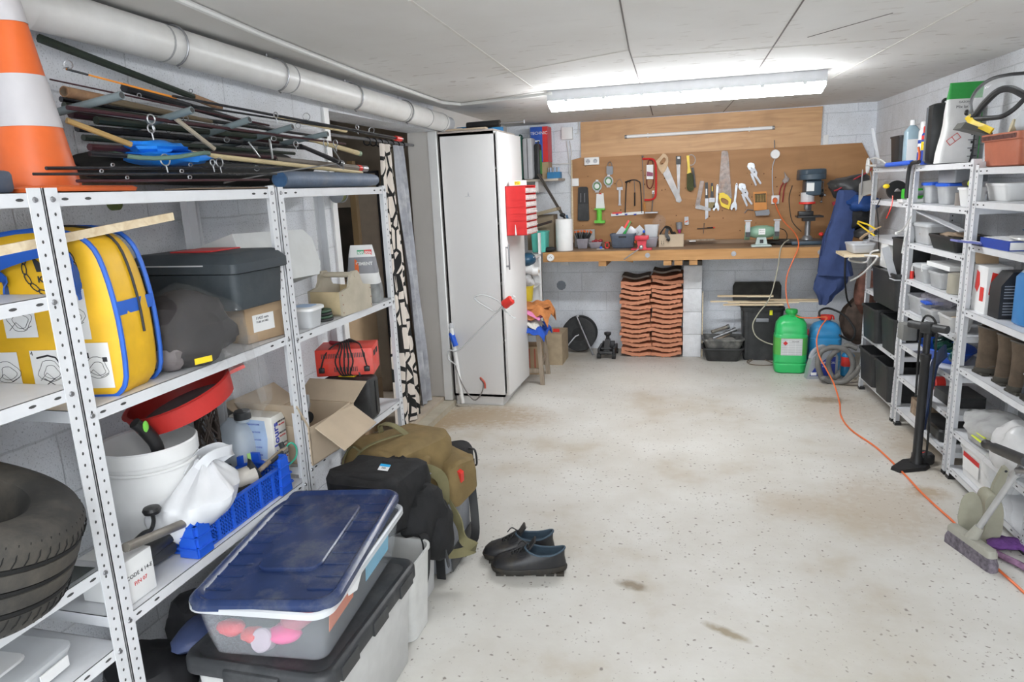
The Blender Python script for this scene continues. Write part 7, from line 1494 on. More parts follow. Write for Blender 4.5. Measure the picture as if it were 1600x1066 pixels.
hp = smooth_pts([P(*q_) for q_ in ()] or [P(1300, 598, y=5.84), P(1320, 596, y=5.8), P(1335, 585, y=5.76), P(1345, 572, y=5.72)], 10); b = MB(); b.tube(hp, .020, 10); b.obj('tail', HS, t)
# orange extension cord
o3 = [P(1211, 314, y=BY_-.04), P(1214, 326, y=BY_-.06), P(1224, 345, y=6.75), P(1240, 362, y=6.55), P(1247, 375, y=6.40), P(1247, 388, y=6.31), P(1240, 405, y=6.30), P(1230, 430, y=6.29), P(1228, 455, y=6.28), P(1232, 478, y=6.26), P(1240, 490, y=6.24),
      P(1250, 496, y=6.15), P(1272, 497, y=6.15), P(1292, 496, y=6.05), P(1282, 512, y=5.95), P(1276, 532, y=5.9), P(1280, 556, y=5.78), P(1290, 575, y=5.7), P(1303, 600, y=5.5)] + [P(px, py, z=.007) for px, py in ((1312, 630), (1314, 650), (1330, 672), (1370, 700), (1410, 738), (1440, 770), (1470, 798), (1486, 812), (1515, 842), (1545, 876), (1600, 926), (1660, 985))]
t = T('extension_lead', 'orange extension cord from the tool board socket across the floor', 'cord', (0, 0, 0)); b = MB(); b.tube(o3, .0055, 8, k=5); b.obj('cord', ORC, t); b = MB(); b.cyl(P(1211, 312, y=BY_-.03), P(1211, 314, y=BY_-.07), .021, n=18); b.obj('plug', ORC, t)
# ================================================================== RIGHT WALL SHELVING
def RT(name, label, cat, tt, s, z, rz=0, group=None): return T(name, label, cat, RWp(tt, s, z)[:], rz, group, R=True)
Z2 = [1.685, 1.455, 1.212, .985, .782, .56, .345, .13]; ZN = [1.655, 1.492, 1.275, .94, .632, .282, .07]; Z3 = [1.69, 1.46, 1.20, .98, .80, .45, .12]
shelving('white metal shelving in the middle of the right wall with small tubs', RWp(0, -.87)[:], .30, .85, 1.70, Z2, R=True)
shelving('white metal shelving on the right with boots and the terracotta crate', RWp(0, -1.735)[:], .30, .84, 1.67, ZN, R=True)
shelving('white metal shelving in the back right corner behind the black bins', RWp(.0, .02)[:], .28, .80, 1.70, Z3, R=True)
def item(name, label, cat, tt, s, z, sec, w_, d_, r, m, rz=0, group=None, part='body', n=4):
    t = RT(name, label, cat, tt, s, z+.001, rz, group); b = MB(); b.rbox(w_, d_, sec, r, n=n); b.obj(part, m, t); return t
def rtub(label, tt, s, z, w_, d_, h_, m, rz=0, name='plastic_tub', cat='tub', lid=None, taper=.012, fill=None, group=None):
    t = RT(name, label, cat, tt, s, z+.001, rz, group); b = MB(); b.tub(w_, d_, h_, r=min(w_, d_)*.15, taper=taper, rim=.005, wall=.003, n=3); b.obj('body', m, t)
    if lid: b = MB(); b.rbox(w_+.016, d_+.016, [(h_-.006, 0), (h_+.008, 0), (h_+.012, .006)], min(w_, d_)*.16, n=3); b.obj('lid', lid, t)
    if fill:
        o = None; b = MB(); b.ell((0, 0, h_*.45), (w_*.42, d_*.42, h_*.42), 14, 7, nz=.35, seed=int(s*31) % 50); b.obj('contents', fill, t)['label'] = 'contents showing through the wall of the tub'
    return t
MISC = mat('misc_grey', (.25, .24, .23), .7, var=.35, scale=30); MISCB = mat('misc_brown', (.30, .22, .15), .8, var=.35, scale=30); CT = mat('tub_clear', (.66, .67, .68), .25, var=.05, alpha=.55)
NB_ = mat('bin_black', (.022, .023, .024), .45, var=.1, dirt=(.09, .09, .09), dirt_amt=.3)
# --- top shelf, far to near
rtub('black lidded bin on the top shelf of the back right shelving', .16, .66, 1.69, .15, .20, .21, NB_, name='plastic_bin', cat='bin')
t = RT('clear_tube', 'clear bent plastic strip standing left of the black bin on top of the shelving', 'strip', .04, .80, 1.70); b = MB(); b.box(-.01, .01, -.002, .002, 0, .28, TR(ry=-14)); b.obj('strip', CLRM, t)
t = item('bottle', 'pale blue bottle with a white label on the top shelf beside the spray cans', 'bottle', .10, .36, 1.69, [(0, .004), (.006, 0), (.22, 0), (.25, .02), (.262, .032)], .095, .07, .025, mat('solvent_blue', (.35, .48, .55), .2, alpha=.9)); b = MB(); b.lathe([(.016, .26), (.018, .262), (.018, .29), (.014, .295)], 16); b.obj('cap', WHP, t); b = MB(); b.box(-.038, .03, -.036, -.0352, .02, .17); b.obj('label', WHPAP, t)
def spray(label, tt, s, h_, r_, body, capm, bands, txt=None):
    t = RT('spray_can', label, 'spray can', tt, s, 1.691); b = MB(); b.lathe([(r_*.96, 0), (r_, .004), (r_, h_*.78), (r_*.8, h_*.83), (r_*.5, h_*.85)], 24); b.obj('body', body, t); b = MB(); b.lathe([(r_*.78, h_*.80), (r_*.8, h_*.97), (r_*.7, h_)], 22); b.obj('cap', capm, t)
    for z0, z1, m in bands: b = MB(); b.lathe([(r_+.0006, h_*z0), (r_+.0006, h_*z1)], 24, cap0=False, cap1=False); b.obj('print_band', m, t)
    if txt: text(txt, .026, TR(0, -r_-.0012, h_*.50) @ XZ, REDP, t, bold=.001, sx=.75)
NAV = mat('print_navy', (.02, .06, .35), .4, var=0)
spray('white spray can with blue print on the top shelf', .12, .20, .27, .033, WHP, WHP, [(.50, .58, NAV), (.12, .3, NAV)])
spray('blue and yellow lubricant can lettered WD-40 on the top shelf', .10, .085, .235, .031, NAV, REDP, [(.38, .60, YEL), (.66, .76, REDP)], 'WD-40')
t = RT('sealant_tube', 'orange tube lying against the blue and yellow lubricant can', 'tube', .03, .0, 1.70); b = MB(); b.tube([(0, 0, .0), (.005, .0, .05), (-.005, 0, .10)], .007, 8, k=3); b.obj('tube', ORG, t)
t = RT('power_tool_case', 'large black moulded tool case standing on the top shelf of the right wall', 'case', .15, -.06, 1.691, -4); b = MB(); b.box(-.10, .15, -.055, .075, 0, .355, r=.03); b.obj('shell', NB_, t); b = MB(); b.box(-.11, .155, .008, .014, .02, .335); b.obj('seam', GRYP, t); b = MB(); b.box(.03, .10, -.056, -.0555, .15, .23); b.obj('label', mat('label_green', (.15, .28, .18), .5), t); b = MB(); b.tube([(-.03, 0, .35), (-.02, 0, .375), (.06, 0, .375), (.07, 0, .35)], .009, 8, k=3); b.obj('handle', NB_, t)
# white and green sack
t = RT('seed_sack', 'white sack with a green top on the top shelf beside the black case', 'sack', .13, -.31, 1.691, 0)
def sk2(z0, z1, g=0, w0=.185, d0=.09, H_=.44):
    out = []; n = 8
    for i in range(n+1):
        z = z0+(z1-z0)*i/n; k = z/H_; w_ = w0*(1-.10*sin(k*3.1)-.16*max(0, .7-k))+.008*sin(11*k); d_ = d0*(1-.9*max(0, k-.4)/.6); off = -.03+.05*k
        out.append([(x+off, y, z) for x, y in rr(w_+g, d_+g, .02, 3)])
    return out
b = MB(); b.loft(sk2(0, .44)); b.obj('body', CEM, t); b = MB(); b.loft(sk2(.35, .439, .003)); b.obj('green_top', mat('sack_green', (.03, .33, .06), .4, bump=.2), t)
text('Mix large', .022, TR(.0, -.036, .305) @ XZ, DKC, t); text('GAZON', .016, TR(.0, -.034, .33) @ XZ, DKC, t)
b = MB(); Ms = TR(-.045, -.0505, .13) @ XZ @ TR(rz=38); 
for a_ in ((-.035, .035, -.018, -.015), (-.035, .035, .015, .018), (-.035, -.032, -.018, .018), (.032, .035, -.018, .018), (-.0015, .0015, -.018, .018)): b.box(*a_, 0, .001, Ms)
b.obj('hazard_frame', RED, t)
for i in range(6):
    b = MB(); b.box(.03, .075, .03+i*.045, .034+i*.045, 0, .001, TR(0, -.054+.003*i, 0) @ XZ); b.box(.045, .055, .012+i*.045, .026+i*.045, 0, .001, TR(0, -.054+.003*i, 0) @ XZ); b.obj('step_print', (DKC, DKC)[0], t)
b = MB(); b.box(.085, .089, .02, .30, 0, .001, TR(0, -.050, 0) @ XZ); b.obj('green_line', mat('sack_green', (.03, .33, .06), .4), t)
# terracotta crate
TC = mat('crate_terracotta', (.42, .12, .06), .5, var=.06, dirt=(.50, .25, .18), dirt_amt=.3)
t = RT('plastic_crate', 'terracotta coloured plastic crate on the near end of the top shelf', 'crate', .17, -1.02, 1.657, 0)
cw, cl, ch = .25, .38, .155
b = MB(); b.rbox(cw, cl, [(0, .02), (.006, .012), (ch-.035, .002), (ch-.033, 0), (ch-.033, -.008), (ch, -.010), (ch, .004), (ch-.03, .008), (.012, .022)], .02, n=3); b.obj('body', TC, t)
b = MB()
for i in range(26): y = -cl/2+.02+i*.0135; b.box(-cw/2-.012, -cw/2-.0095, y, y+.008, ch-.028, ch-.008)
b.obj('rim_slots', mat('slot_dark', (.12, .04, .03), .7), t); b = MB()
for i in range(16): x = -cw/2+.02+i*.0135; b.box(x, x+.008, -cl/2-.012, -cl/2-.0095, ch-.028, ch-.008)
b.obj('rim_slots', mat('slot_dark', (.12, .04, .03), .7), t)
text('R 31', .03, TR(-.0, -cl/2+.0, .07) @ TR(0, .005, 0) @ XZ, mat('ink_faded', (.12, .08, .10), .8), t)
ZC = 1.657+ch
# face shield
t = RT('face_shield', 'clear face shield with a black rim and yellow headband on the terracotta crate', 'face shield', .15, -1.10, ZC+.05, 0); VIS = mat('visor', (.80, .83, .85), .08, var=0, alpha=.13, spec=1)
F_ = lambda px, py, tt: RWp(*PR(px, py, tt))-V(t.location)
def toL(v):  # world offset to the local frame
    return V((v.dot(RX), v.dot(RY), v.z))
rim = [toL(F_(px, py, tt)) for px, py, tt in ((1519, 180, .05), (1517, 160, .05), (1527, 140, .06), (1548, 124, .08), (1575, 117, .12), (1605, 114, .18))]
b = MB(); b.tube(rim, .009, 8, k=5); b.obj('upper_rim', BLKD, t)
low = [toL(F_(px, py, tt)) for px, py, tt in ((1520, 184, .05), (1528, 175, .06), (1540, 160, .07), (1560, 142, .09), (1580, 139, .13), (1603, 150, .18))]
b = MB(); b.tube(low, .017, 8, k=5); b.obj('inner_band', BLKD, t)
lo2 = [toL(F_(px, py, tt)) for px, py, tt in ((1520, 186, .05), (1540, 185, .07), (1565, 182, .10), (1585, 170, .14), (1603, 152, .18))]
b = MB(); b.tube(lo2, .012, 8, k=5); b.obj('inner_band', BLKD, t)
b = MB(); r1 = smooth_pts(rim, 5); r2 = smooth_pts(low, 5); n_ = len(r1)-1; b.sheet(lambda u, v: r1[int(round(u*n_))].lerp(r2[int(round(u*n_))], v)+V((-.03*sin(v*pi), -.02*sin(v*pi), 0)), n_, 6, .0015); b.obj('visor', VIS, t)
b = MB(); b.ribbon([toL(F_(px, py, tt)) for px, py, tt in ((1512, 182, .03), (1520, 192, .04), (1535, 198, .05), (1550, 205, .07))], .03, .008, (.3, .2, 1)); b.obj('headband', YEL, t, 'yellow headband')
b = MB(); c_ = toL(F_(1511, 176, .03)); b.ell(c_, (.014, .014, .016)); b.obj('knob', BLK, t)
b = MB(); b.prism([(-.09, 0), (.06, -.045), (.06, -.03), (-.07, .03)], -.05, .05, TR(*toL(F_(1525, 200, .05))) @ XZ); b.obj('chin_guard', mat('guard_grey', (.10, .10, .09), .5), t)
t = RT('tin', 'small tin with red and orange stripes lying in the terracotta crate', 'tin', .10, -1.05, ZC+.01, 0); b = MB(); b.cyl((-.03, 0, .02), (.05, -.02, .0), .032, n=20); b.obj('body', mat('tin_cream', (.55, .48, .32), .5), t)
for f0, f1, m in ((.45, .6, RED), (.62, .76, ORG), (.78, .97, BLK)): b = MB(); a_, c_ = V((-.03, 0, .02)), V((.05, -.02, 0)); b.cyl(a_.lerp(c_, f0), a_.lerp(c_, f1), .0327, n=20); b.obj('stripe', m, t)
b = MB(); b.ell((0, 0, 0), (.03, .03, .025), nz=.3); o = b.obj('yellow_plug', YEL); o.location = RWp(.13, -1.15, ZC+.005); tag(o, 'yellow piece lying beside the striped tin in the crate', 'plug')
t = RT('carded_goods', 'blue and light blue carded pack leaning at the right end of the crate', 'package', .12, -1.19, ZC-.01, 12); b = MB(); b.box(-.05, .10, -.004, .004, 0, .12); b.obj('card', mat('card_sky', (.25, .50, .62), .5), t); b = MB(); b.box(-.03, .10, -.005, .005, .12, .19); b.obj('header', NAV, t); text('Le', .045, TR(.03, -.0055, .15) @ XZ, WHPAP, t); b = MB(); b.ell((.05, -.012, .07), (.035, .012, .03)); b.obj('orange_part', ORG, t)
t = RT('plastic_bag', 'milky crumpled bag beside the carded pack in the crate', 'bag', .10, -1.13, ZC+.02); b = MB(); b.ell((0, 0, 0.02), (.04, .03, .06), 14, 9, nz=.4, seed=2); b.obj('film', CLRM, t)
# brush with white cord and blue grip sticking out at the top
t = T('extendable_brush', 'blue and grey handled tool with a white round head on the top shelf edge', 'tool', RWp(-.02, .25, 1.71)[:], 0); o_ = V(t.location); q = lambda x, y, tt=-.03: RWp(*PR(x, y, tt))-o_
b = MB(); b.cyl(q(1386, 258), q(1425, 254), .015); b.obj('grip', BLUP, t, 'blue grip'); b = MB(); b.cyl(q(1372, 259), q(1388, 258), .014); b.obj('ferrule', GRYP, t); b = MB(); b.cyl(q(1355, 259), q(1372, 259), .008); b.obj('shaft', COND, t)
b = MB(); c_ = q(1356, 259); b.tube([c_+V((.0, .035*cos(a), .050*sin(a))) for a in [k*2*pi/20 for k in range(20)]], .008, 7, closed=True); b.tube([c_+V((.0, .0*cos(a), .04*sin(a))) for a in (-1.5, 1.5)], .006, 6); b.obj('round_head', COND, t); b = MB(); b.tube([q(1357, 250), q(1368, 247), q(1378, 251), q(1384, 256)], .006, 7, k=3); b.obj('wire_loop', COND, t)
t = T('walking_cane', 'black cane with a curved handle hanging at the shelf post', 'cane', RWp(-.03, .0, 1.0)[:], 0); o_ = V(t.location)
b = MB(); b.tube([q(1436, 253), q(1424, 256), q(1420, 268), q(1417, 295), q(1416, 310)], .012, 8, k=4); b.obj('handle', BLK, t)
b = MB(); b.cyl(RWp(.16, .42, 1.15), RWp(.16, .42, 1.66), .018); tag(b.obj('black_tube', BLK), 'upright black tube behind the back right shelving', 'tube')
# --- shelf 1.455
rtub('clear tub with a blue lid, left of two on the second shelf', .12, -.07, Z2[1], .12, .13, .115, CT, lid=BLUP, fill=MISC)
rtub('clear tub with a blue lid under the grey box, right of two', .14, -.30, Z2[1], .15, .16, .11, CT, lid=BLUP, fill=MISC)
item('grey_box', 'flat grey box on the right blue-lidded tub', 'box', .16, -.33, Z2[1]+.124, [(0, 0), (.07, 0)], .17, .24, .01, GRYP)
rtub('small white tub at the near end of the second shelf', .09, -.66, Z2[1], .10, .12, .10, WHP)
item('glass_jar', 'dark jar between the blue-lidded tub and the white tub', 'jar', .10, -.50, Z2[1], [(0, 0), (.07, 0)], .06, .06, .03, mat('jar_brown', (.25, .22, .20), .3))
t = RT('gas_lighter', 'lime and black torch on the white tub of the second shelf', 'torch', .08, -.62, Z2[1]+.102); b = MB(); b.cyl((0, -.04, .02), (0, .04, .02), .016); b.obj('body', BLK, t); b = MB(); b.cyl((0, -.05, .02), (0, -.04, .02), .02); b.obj('lens', mat('lime_yellow', (.65, .75, .05), .4), t)
# back right shelving 1.46
t = RT('angle_grinder', 'black angle grinder with a yellow switch in the back right shelving', 'grinder', .07, .50, Z3[1]); b = MB(); b.lathe([(.065, 0), (.068, .02), (.066, .03), (.02, .03)], 24, TR(0, 0, .065, rx=70)); b.obj('guard', BLK, t); b = MB(); b.cyl((-.02, .02, .05), (.12, .06, .05), .03); b.obj('body', BLKD, t); b = MB(); b.ell((-.07, -.02, .10), (.022, .01, .016)); b.obj('yellow_button', YEL, t); b = MB(); b.cyl((0, -.012, .065), (0, -.03, .055), .022, n=16); b.obj('disc', MISC, t)
t = RT('green_tool', 'bright green hand tool with a grey grip in the back right shelving', 'tool', .06, .16, Z3[1]); b = MB(); b.box(-.05, .06, -.04, .05, .02, .085, r=.01); b.obj('body', mat('tool_green', (.04, .45, .03), .4), t); b = MB(); b.cyl((.02, -.05, .055), (.10, -.06, .06), .016); b.obj('grip', GRYP, t); b = MB(); b.box(-.07, .07, -.06, .05, 0, .018); b.obj('base_plate', WHP, t)
cable('thin red cord hanging from the back right shelving', [(1395, 306, 5.1), (1394, 318, 5.08), (1390, 330, 5.07), (1385, 341, 5.1)], .004, REDP, 5.1)
cable('black cable hanging down in front of the back right shelving post', [(1376, 310, 5.55), (1370, 325, 5.5), (1372, 345, 5.5), (1373, 390, 5.5)], .004, RUB, 5.5)
b = MB(); b.ell((0, 0, 0), (.03, .04, .03)); o = b.obj('orange_ball', ORG); o.location = RWp(.12, .34, Z3[1]+.05); tag(o, 'small orange item behind the green tool', 'toy')
# black wire bin 1.20
rtub('tall black bin on the third shelf of the back right shelving', .09, .17, Z3[2]-.21, .18, .24, .235, NB_, name='plastic_bin', cat='bin')
item('printed_carton', 'white and red printed carton left of the tall black bin', 'box', .06, .46, Z3[3]+.02, [(0, 0), (.19, 0)], .10, .16, .003, WHPAP)
t = RT('cable_reel', 'cream cable with a round plug hanging beside the tall black bin', 'cable', 0, 0, 0); t.rotation_euler = (0, 0, 0); t.location = (0, 0, 0); b = MB(); b.tube([RWp(*PR(px, py, -.03)) for px, py in ((1424, 338), (1417, 350), (1409, 360), (1400, 364))], .005, 6, k=4); b.obj('cable', COND, t); b = MB(); b.ell(RWp(*PR(1401, 365, -.03)), (.012, .012, .012)); b.obj('plug', COND, t)
cable('cream cable hanging along the post below the tall black bin', [(1420, 345, 4.95), (1416, 365, 4.9), (1412, 380, 4.88), (1409, 396, 4.88)], .004, COND, 4.9)
# --- shelf 1.21
rtub('cloudy lidded tub full of odds and ends on the third shelf', .11, -.13, Z2[2], .17, .26, .115, CT, fill=MISCB, lid=CLRM)
t = RT('metal_ruler', 'long grey bar slanting over the third shelf', 'bar', .04, -.36, Z2[2]+.155); b = MB(); b.box(-.02, .02, -.36, .30, 0, .008, TR(rx=7)); b.obj('bar', LGRY, t)
t = RT('tool_tray', 'black tray with twigs and brown bits on the third shelf', 'tray', .09, -.56, Z2[2], 0); b = MB(); b.tub(.20, .36, .085, r=.02, taper=.02, rim=.004); b.obj('tray', NB_, t); b = MB(); b.ell((0, 0, .07), (.08, .15, .035), 18, 8, nz=.6, seed=3); b.obj('odds_and_ends', MISCB, t)
# --- .985
rtub('pale tub with a lid at the far end of the fourth shelf', .09, -.20, Z2[3], .15, .20, .095, CT, fill=MISC, lid=CLRM)
rtub('clear square tub in the middle of the fourth shelf', .08, -.46, Z2[3], .14, .18, .095, CT, fill=MISC)
item('paper_stack', 'stack of white cards lying across the fourth shelf tubs', 'papers', .14, -.42, Z2[3]+.11, [(0, 0), (.025, 0)], .20, .34, .003, WHPAP)
item('round_jar', 'beige cloudy jar at the near end of the fourth shelf', 'jar', .06, -.68, Z2[3], [(0, .004), (.005, 0), (.10, 0), (.11, 0)], .11, .11, .05, mat('jar_beige', (.45, .42, .34), .3, alpha=.9), n=6)
t = RT('glue_bottle', 'small red and white glue bottle at the far post of the fourth shelf', 'bottle', .03, -.05, Z2[3]); b = MB(); b.lathe([(.012, 0), (.012, .05)], 12); b.obj('body', REDP, t); b = MB(); b.lathe([(.009, .05), (.006, .085)], 12); b.obj('cap', WHP, t)
item('white_card_tag', 'upright white card at the front of the fourth shelf tubs', 'card', .02, -.27, Z2[3]+.07, [(0, 0), (.05, 0)], .03, .003, .001, WHPAP)
# --- .782
rtub('clear tub with violet edged bags at the far end of the fifth shelf', .10, -.15, Z2[4], .17, .22, .11, CT, fill=mat('misc_violet', (.35, .28, .36), .6, var=.3))
rtub('clear flat tub with a blue lid edge on the fifth shelf', .07, -.40, Z2[4], .14, .20, .075, CT, fill=MISC)
rtub('white tub with rusty bits, near end of the fifth shelf', .06, -.68, Z2[4], .12, .18, .085, mat('tub_white_clear', (.72, .72, .71), .3, alpha=.85), fill=MISCB)
t = RT('plastic_bag', 'clear crumpled bag over the tubs of the fifth shelf', 'bag', .12, -.32, Z2[4]+.12); b = MB(); b.ell((0, 0, 0), (.08, .17, .06), 18, 10, nz=.4, seed=7); b.obj('film', mat('bag_violet', (.62, .58, .64), .2, alpha=.4, bump=.5), t)
b = MB(); b.box(-.05, .05, -.06, .06, 0, .012, r=.003); o = b.obj('tub_cover', BLUP); o.location = RWp(.07, -.30, Z2[4]+.085); tag(o, 'blue lid lying on the flat tub of the fifth shelf', 'lid')
# --- .56
t = RT('basin', 'blue basin holding dark green glassware on the sixth shelf', 'basin', .12, -.44, Z2[5], 0); b = MB(); b.lathe([(.10, 0), (.15, .07), (.158, .075), (.155, .08), (.145, .072), (.10, .008)], 32, sx=.85, sy=1.5, cap1=False); b.obj('basin', BLUP, t)
for i in range(4):
    b = MB(); b.lathe([(.03, 0), (.036, .06), (.02, .08), (.012, .10)], 16); o = b.obj('glass_bottle', mat('bottle_glass', (.02, .10, .07), .1, alpha=.85)); o.location = RWp(.09+.03*(i % 2), -.62+.12*i, Z2[5]+.05); o.rotation_euler = (rad(70), 0, rad(20*i)); tag(o, ('dark green glass bottle lying nearest in the blue basin', 'dark green glass bottle second from the near end of the blue basin', 'dark green glass bottle third from the near end of the blue basin', 'dark green glass bottle at the far end of the blue basin')[i], 'bottle')
# --- .345 and bottom
t = RT('red_strap_reel', 'red reel with a wound strap on the seventh shelf', 'reel', .10, -.36, Z2[6], 0); b = MB(); b.cyl((0, 0, .035), (.05, 0, .035), .045, n=20); b.obj('reel', REDP, t); b = MB(); b.cyl((-.004, 0, .035), (.0, 0, .035), .02, n=16); b.obj('hub', mat('dark_red2', (.20, .02, .02), .5), t)
item('black_case', 'flat black case on the bottom shelf of the middle shelving', 'case', .13, -.55, Z2[7], [(0, .01), (.01, 0), (.06, 0), (.07, .01)], .22, .34, .03, NB_)
item('beige_box', 'beige flat box behind the black case on the bottom shelf', 'box', .15, -.25, Z2[7], [(0, 0), (.10, 0)], .2, .2, .01, MISCB)
item('dark_box', 'dark low box on the seventh shelf behind the hanging strap', 'box', .14, -.62, Z2[6], [(0, 0), (.06, 0)], .18, .25, .01, BLKD)
# --- black bins in front of the back right shelving
def bbin(label, tt, s, z, w_, d_, h_, rz=0):
    t = RT('plastic_bin', label, 'bin', tt, s, z+.001, rz); b = MB(); b.tub(w_, d_, h_, r=.03, taper=.016, rim=.007, rimh=.016, wall=.004, n=4); b.obj('body', NB_, t); return t
bbin('black bin at the bottom of the back right shelving, nearer of two', .09, .19, Z3[6], .26, .30, .255); bbin('black bin at the bottom of the back right shelving, farther of two', .09, .56, Z3[6], .26, .32, .25)
bbin('black bin in the middle row of the back right shelving, nearer of two', .11, .19, Z3[5], .26, .30, .245); bbin('black bin in the middle row of the back right shelving, farther of two', .09, .56, Z3[5], .26, .32, .25)
bbin('large scuffed black bin in the upper row of the back right shelving', .11, .30, Z3[4]-.05, .29, .52, .25)
b = MB(); b.ell((0, 0, 0), (.10, .20, .05), 16, 8, nz=.5, seed=9); o = b.obj('dark_parts', mat('dark_parts', (.05, .05, .05), .5, var=.5)); o.location = RWp(.10, .32, Z3[4]+.18); tag(o, 'dark metal odds heaped in the large scuffed bin', 'parts')
t = RT('grey_plate', 'light grey bent plate leaning out of the large scuffed bin', 'plate', -.03, .13, .98); b = MB(); b.box(-.015, .03, -.004, .004, 0, .20, TR(rx=0, ry=-18)); b.box(-.01, .12, -.09, .02, -.02, -.014); b.obj('plate', LGRY, t)
t = T('white_tubing', 'loops of white tubing sticking out before the back right shelving', 'tubing', (0, 0, 0)); b = MB(); b.tube([RWp(*PR(px, py, -.08)) for px, py in ((1372, 391), (1362, 394), (1358, 402), (1352, 410), (1330, 408), (1327, 404), (1340, 399), (1362, 400), (1371, 402), (1360, 416), (1345, 430), (1329, 439))], .007, 8, k=5); b.obj('tubing', WHP, t)
t = RT('white_tray', 'white plastic tray on a plank left of the back right shelving', 'tray', -.08, .72, 1.085); b = MB(); b.tub(.16, .22, .07, r=.02, taper=.01, rim=.004); b.obj('tray', LGRY, t)
b = MB(); b.box(-.16, .12, -.16, .16, 0, .02); o = b.obj('plank', TIMB); o.location = RWp(-.05, .74, 1.06); tag(o, 'pale plank carrying the white tray beside the blue trousers', 'plank')
t = T('wire_stand', 'bent yellow metal bracket beside the back right shelving', 'bracket', (0, 0, 0)); b = MB(); b.tube([RWp(*PR(px, py, -.06)) for px, py in ((1366, 368), (1352, 358), (1340, 349), (1341, 346), (1356, 351), (1368, 358))], .006, 6); b.obj('bracket', YEL, t); b = MB(); b.tube([RWp(*PR(px, py, -.06)) for px, py in ((1345, 373), (1352, 367), (1360, 363), (1376, 354))], [.012, .004], 6); b.obj('wooden_piece', HW, t)
for i, (px, py, yy, r_, m, nm, lb) in enumerate(((1340, 340, 6.25, (.10, .08, .10), BKC, 'dark_jacket', 'dark jacket heaped beside the blue trousers, lower'), (1350, 318, 6.2, (.12, .09, .07), mat('jacket_blue', (.01, .05, .20), .7, var=.2), 'blue_jacket', 'dark blue and black jacket above the white tray'), (1330, 292, 6.35, (.17, .10, .10), mat('helmet_dark', (.04, .04, .04), .35, var=.3), 'car_seat_shell', 'dark padded shell with a dull sheen above the blue trousers'),
                                           (1352, 365, 6.2, (.09, .06, .05), BLKD, 'dark_bag', 'dark bag behind the yellow bracket'), (1352, 455, 6.35, (.09, .08, .2), mat('brown_cloth', (.16, .07, .05), .8, var=.4), 'brown_cloth', 'brown cloth bundle behind the black bins'), (1340, 500, 6.45, (.14, .08, .2), mat('brown_sack', (.10, .07, .055), .85, var=.3), 'brown_sack', 'dark brown sack against the wall above the grey hose'))):
    b = MB(); b.ell((0, 0, 0), r_, 18, 12, nz=.3, seed=50+i); o = b.obj(nm, m); c_ = P(px, py, y=yy); o.location = c_; tag(o, lb, nm.replace('_', ' '))
t = T('red_strip', 'red rimmed strip curving over the dark padded shell', 'strip', (0, 0, 0)); b = MB(); b.tube([P(px, py, y=6.28) for px, py in ((1303, 298), (1308, 297), (1320, 290), (1335, 280), (1350, 272), (1362, 264))], .012, 8, k=4, flat=.6); b.obj('rim', mat('wine_red', (.35, .03, .04), .5), t)
b = MB(); b.box(-.06, .04, -.01, .01, 0, .03, TR(ry=-15)); o = b.obj('red_bar', mat('wine_red', (.35, .03, .04), .5)); o.location = P(1313, 318, y=6.4); tag(o, 'dull red bar behind the top of the blue trousers', 'bar')
t = T('grey_bracket', 'grey angled sheet hanging on two bright rods in the corner', 'sheet', P(1358, 300, y=6.0)[:], 0); o_ = V(t.location); b = MB(); b.prism([(-.07, -.09), (-.04, -.03), (.06, 0), (.06, .10), (-.06, .08), (-.075, .06)], -.004, .004, XZ); b.obj('sheet', mat('sheet_grey', (.36, .34, .31), .6), t)
for a_, c_ in (((1348, 265), (1345, 305)), ((1360, 268), (1363, 286))): b = MB(); b.cyl(P(*a_, y=5.98)-o_, P(*c_, y=5.98)-o_, .005, n=8); b.obj('rod', STEEL, t)
# blue trousers
DEN = mat('work_blue', (.035, .058, .155), .85, var=.12, scale=12, bump=.4, bscale=14)
t = T('work_trousers', 'blue work trousers hanging from the end of the workbench', 'trousers', (0, 0, 0))
def leg_(pl, y0, nm, th=.05):
    b = MB(); rings = []
    for (x0, x1, py) in pl:
        a, c = P(x0, py, y=y0), P(x1, py, y=y0); w_ = (c-a); n = 16; ring = []
        for i in range(n):
            an = 2*pi*i/n; k = .5+.5*cos(an); ring.append(a+w_*k+V((0, th*sin(an)*(1+.25*sin(py*.13+3*cos(an))), 0))+V((.004*sin(py*.3+an*2), .012*sin(an*5+py*.05), 0)))
        rings.append(ring)
    b.loft(rings); return b.obj(nm, DEN, t)
leg_([(1309, 1334, 297), (1307, 1341, 301), (1304, 1342, 320), (1300, 1338, 345), (1292, 1334, 365), (1287, 1329, 390), (1281, 1328, 405), (1278, 1332, 420), (1277, 1334, 430), (1284, 1333, 431)], 6.24, 'body', .05)
leg_([(1276, 1326, 428), (1272, 1325, 440), (1271, 1318, 452), (1276, 1304, 462), (1279, 1299, 470), (1280, 1292, 476)], 6.27, 'trouser_leg', .035)
leg_([(1303, 1315, 320), (1297, 1315, 345), (1286, 1300, 372), (1280, 1296, 400), (1276, 1296, 425)], 6.30, 'trouser_leg', .03)
t = T('hook_hose', 'black hose hanging beside the trousers down to the blue canister', 'hose', (0, 0, 0)); b = MB(); b.tube([P(px, py, y=yy) for px, py, yy in ((1321, 400, 6.18), (1320, 430, 6.18), (1323, 465, 6.3), (1330, 480, 6.4))], .007, 8, k=4); b.tube([P(px, py, y=yy) for px, py, yy in ((1281, 498, 6.2), (1281, 486, 6.25), (1295, 482, 6.3), (1318, 492, 6.3), (1332, 508, 6.25), (1336, 520, 6.2), (1330, 532, 6.15), (1317, 527, 6.0), (1312, 524, 5.95))], .009, 8, k=4); b.obj('hose', RUB, t)
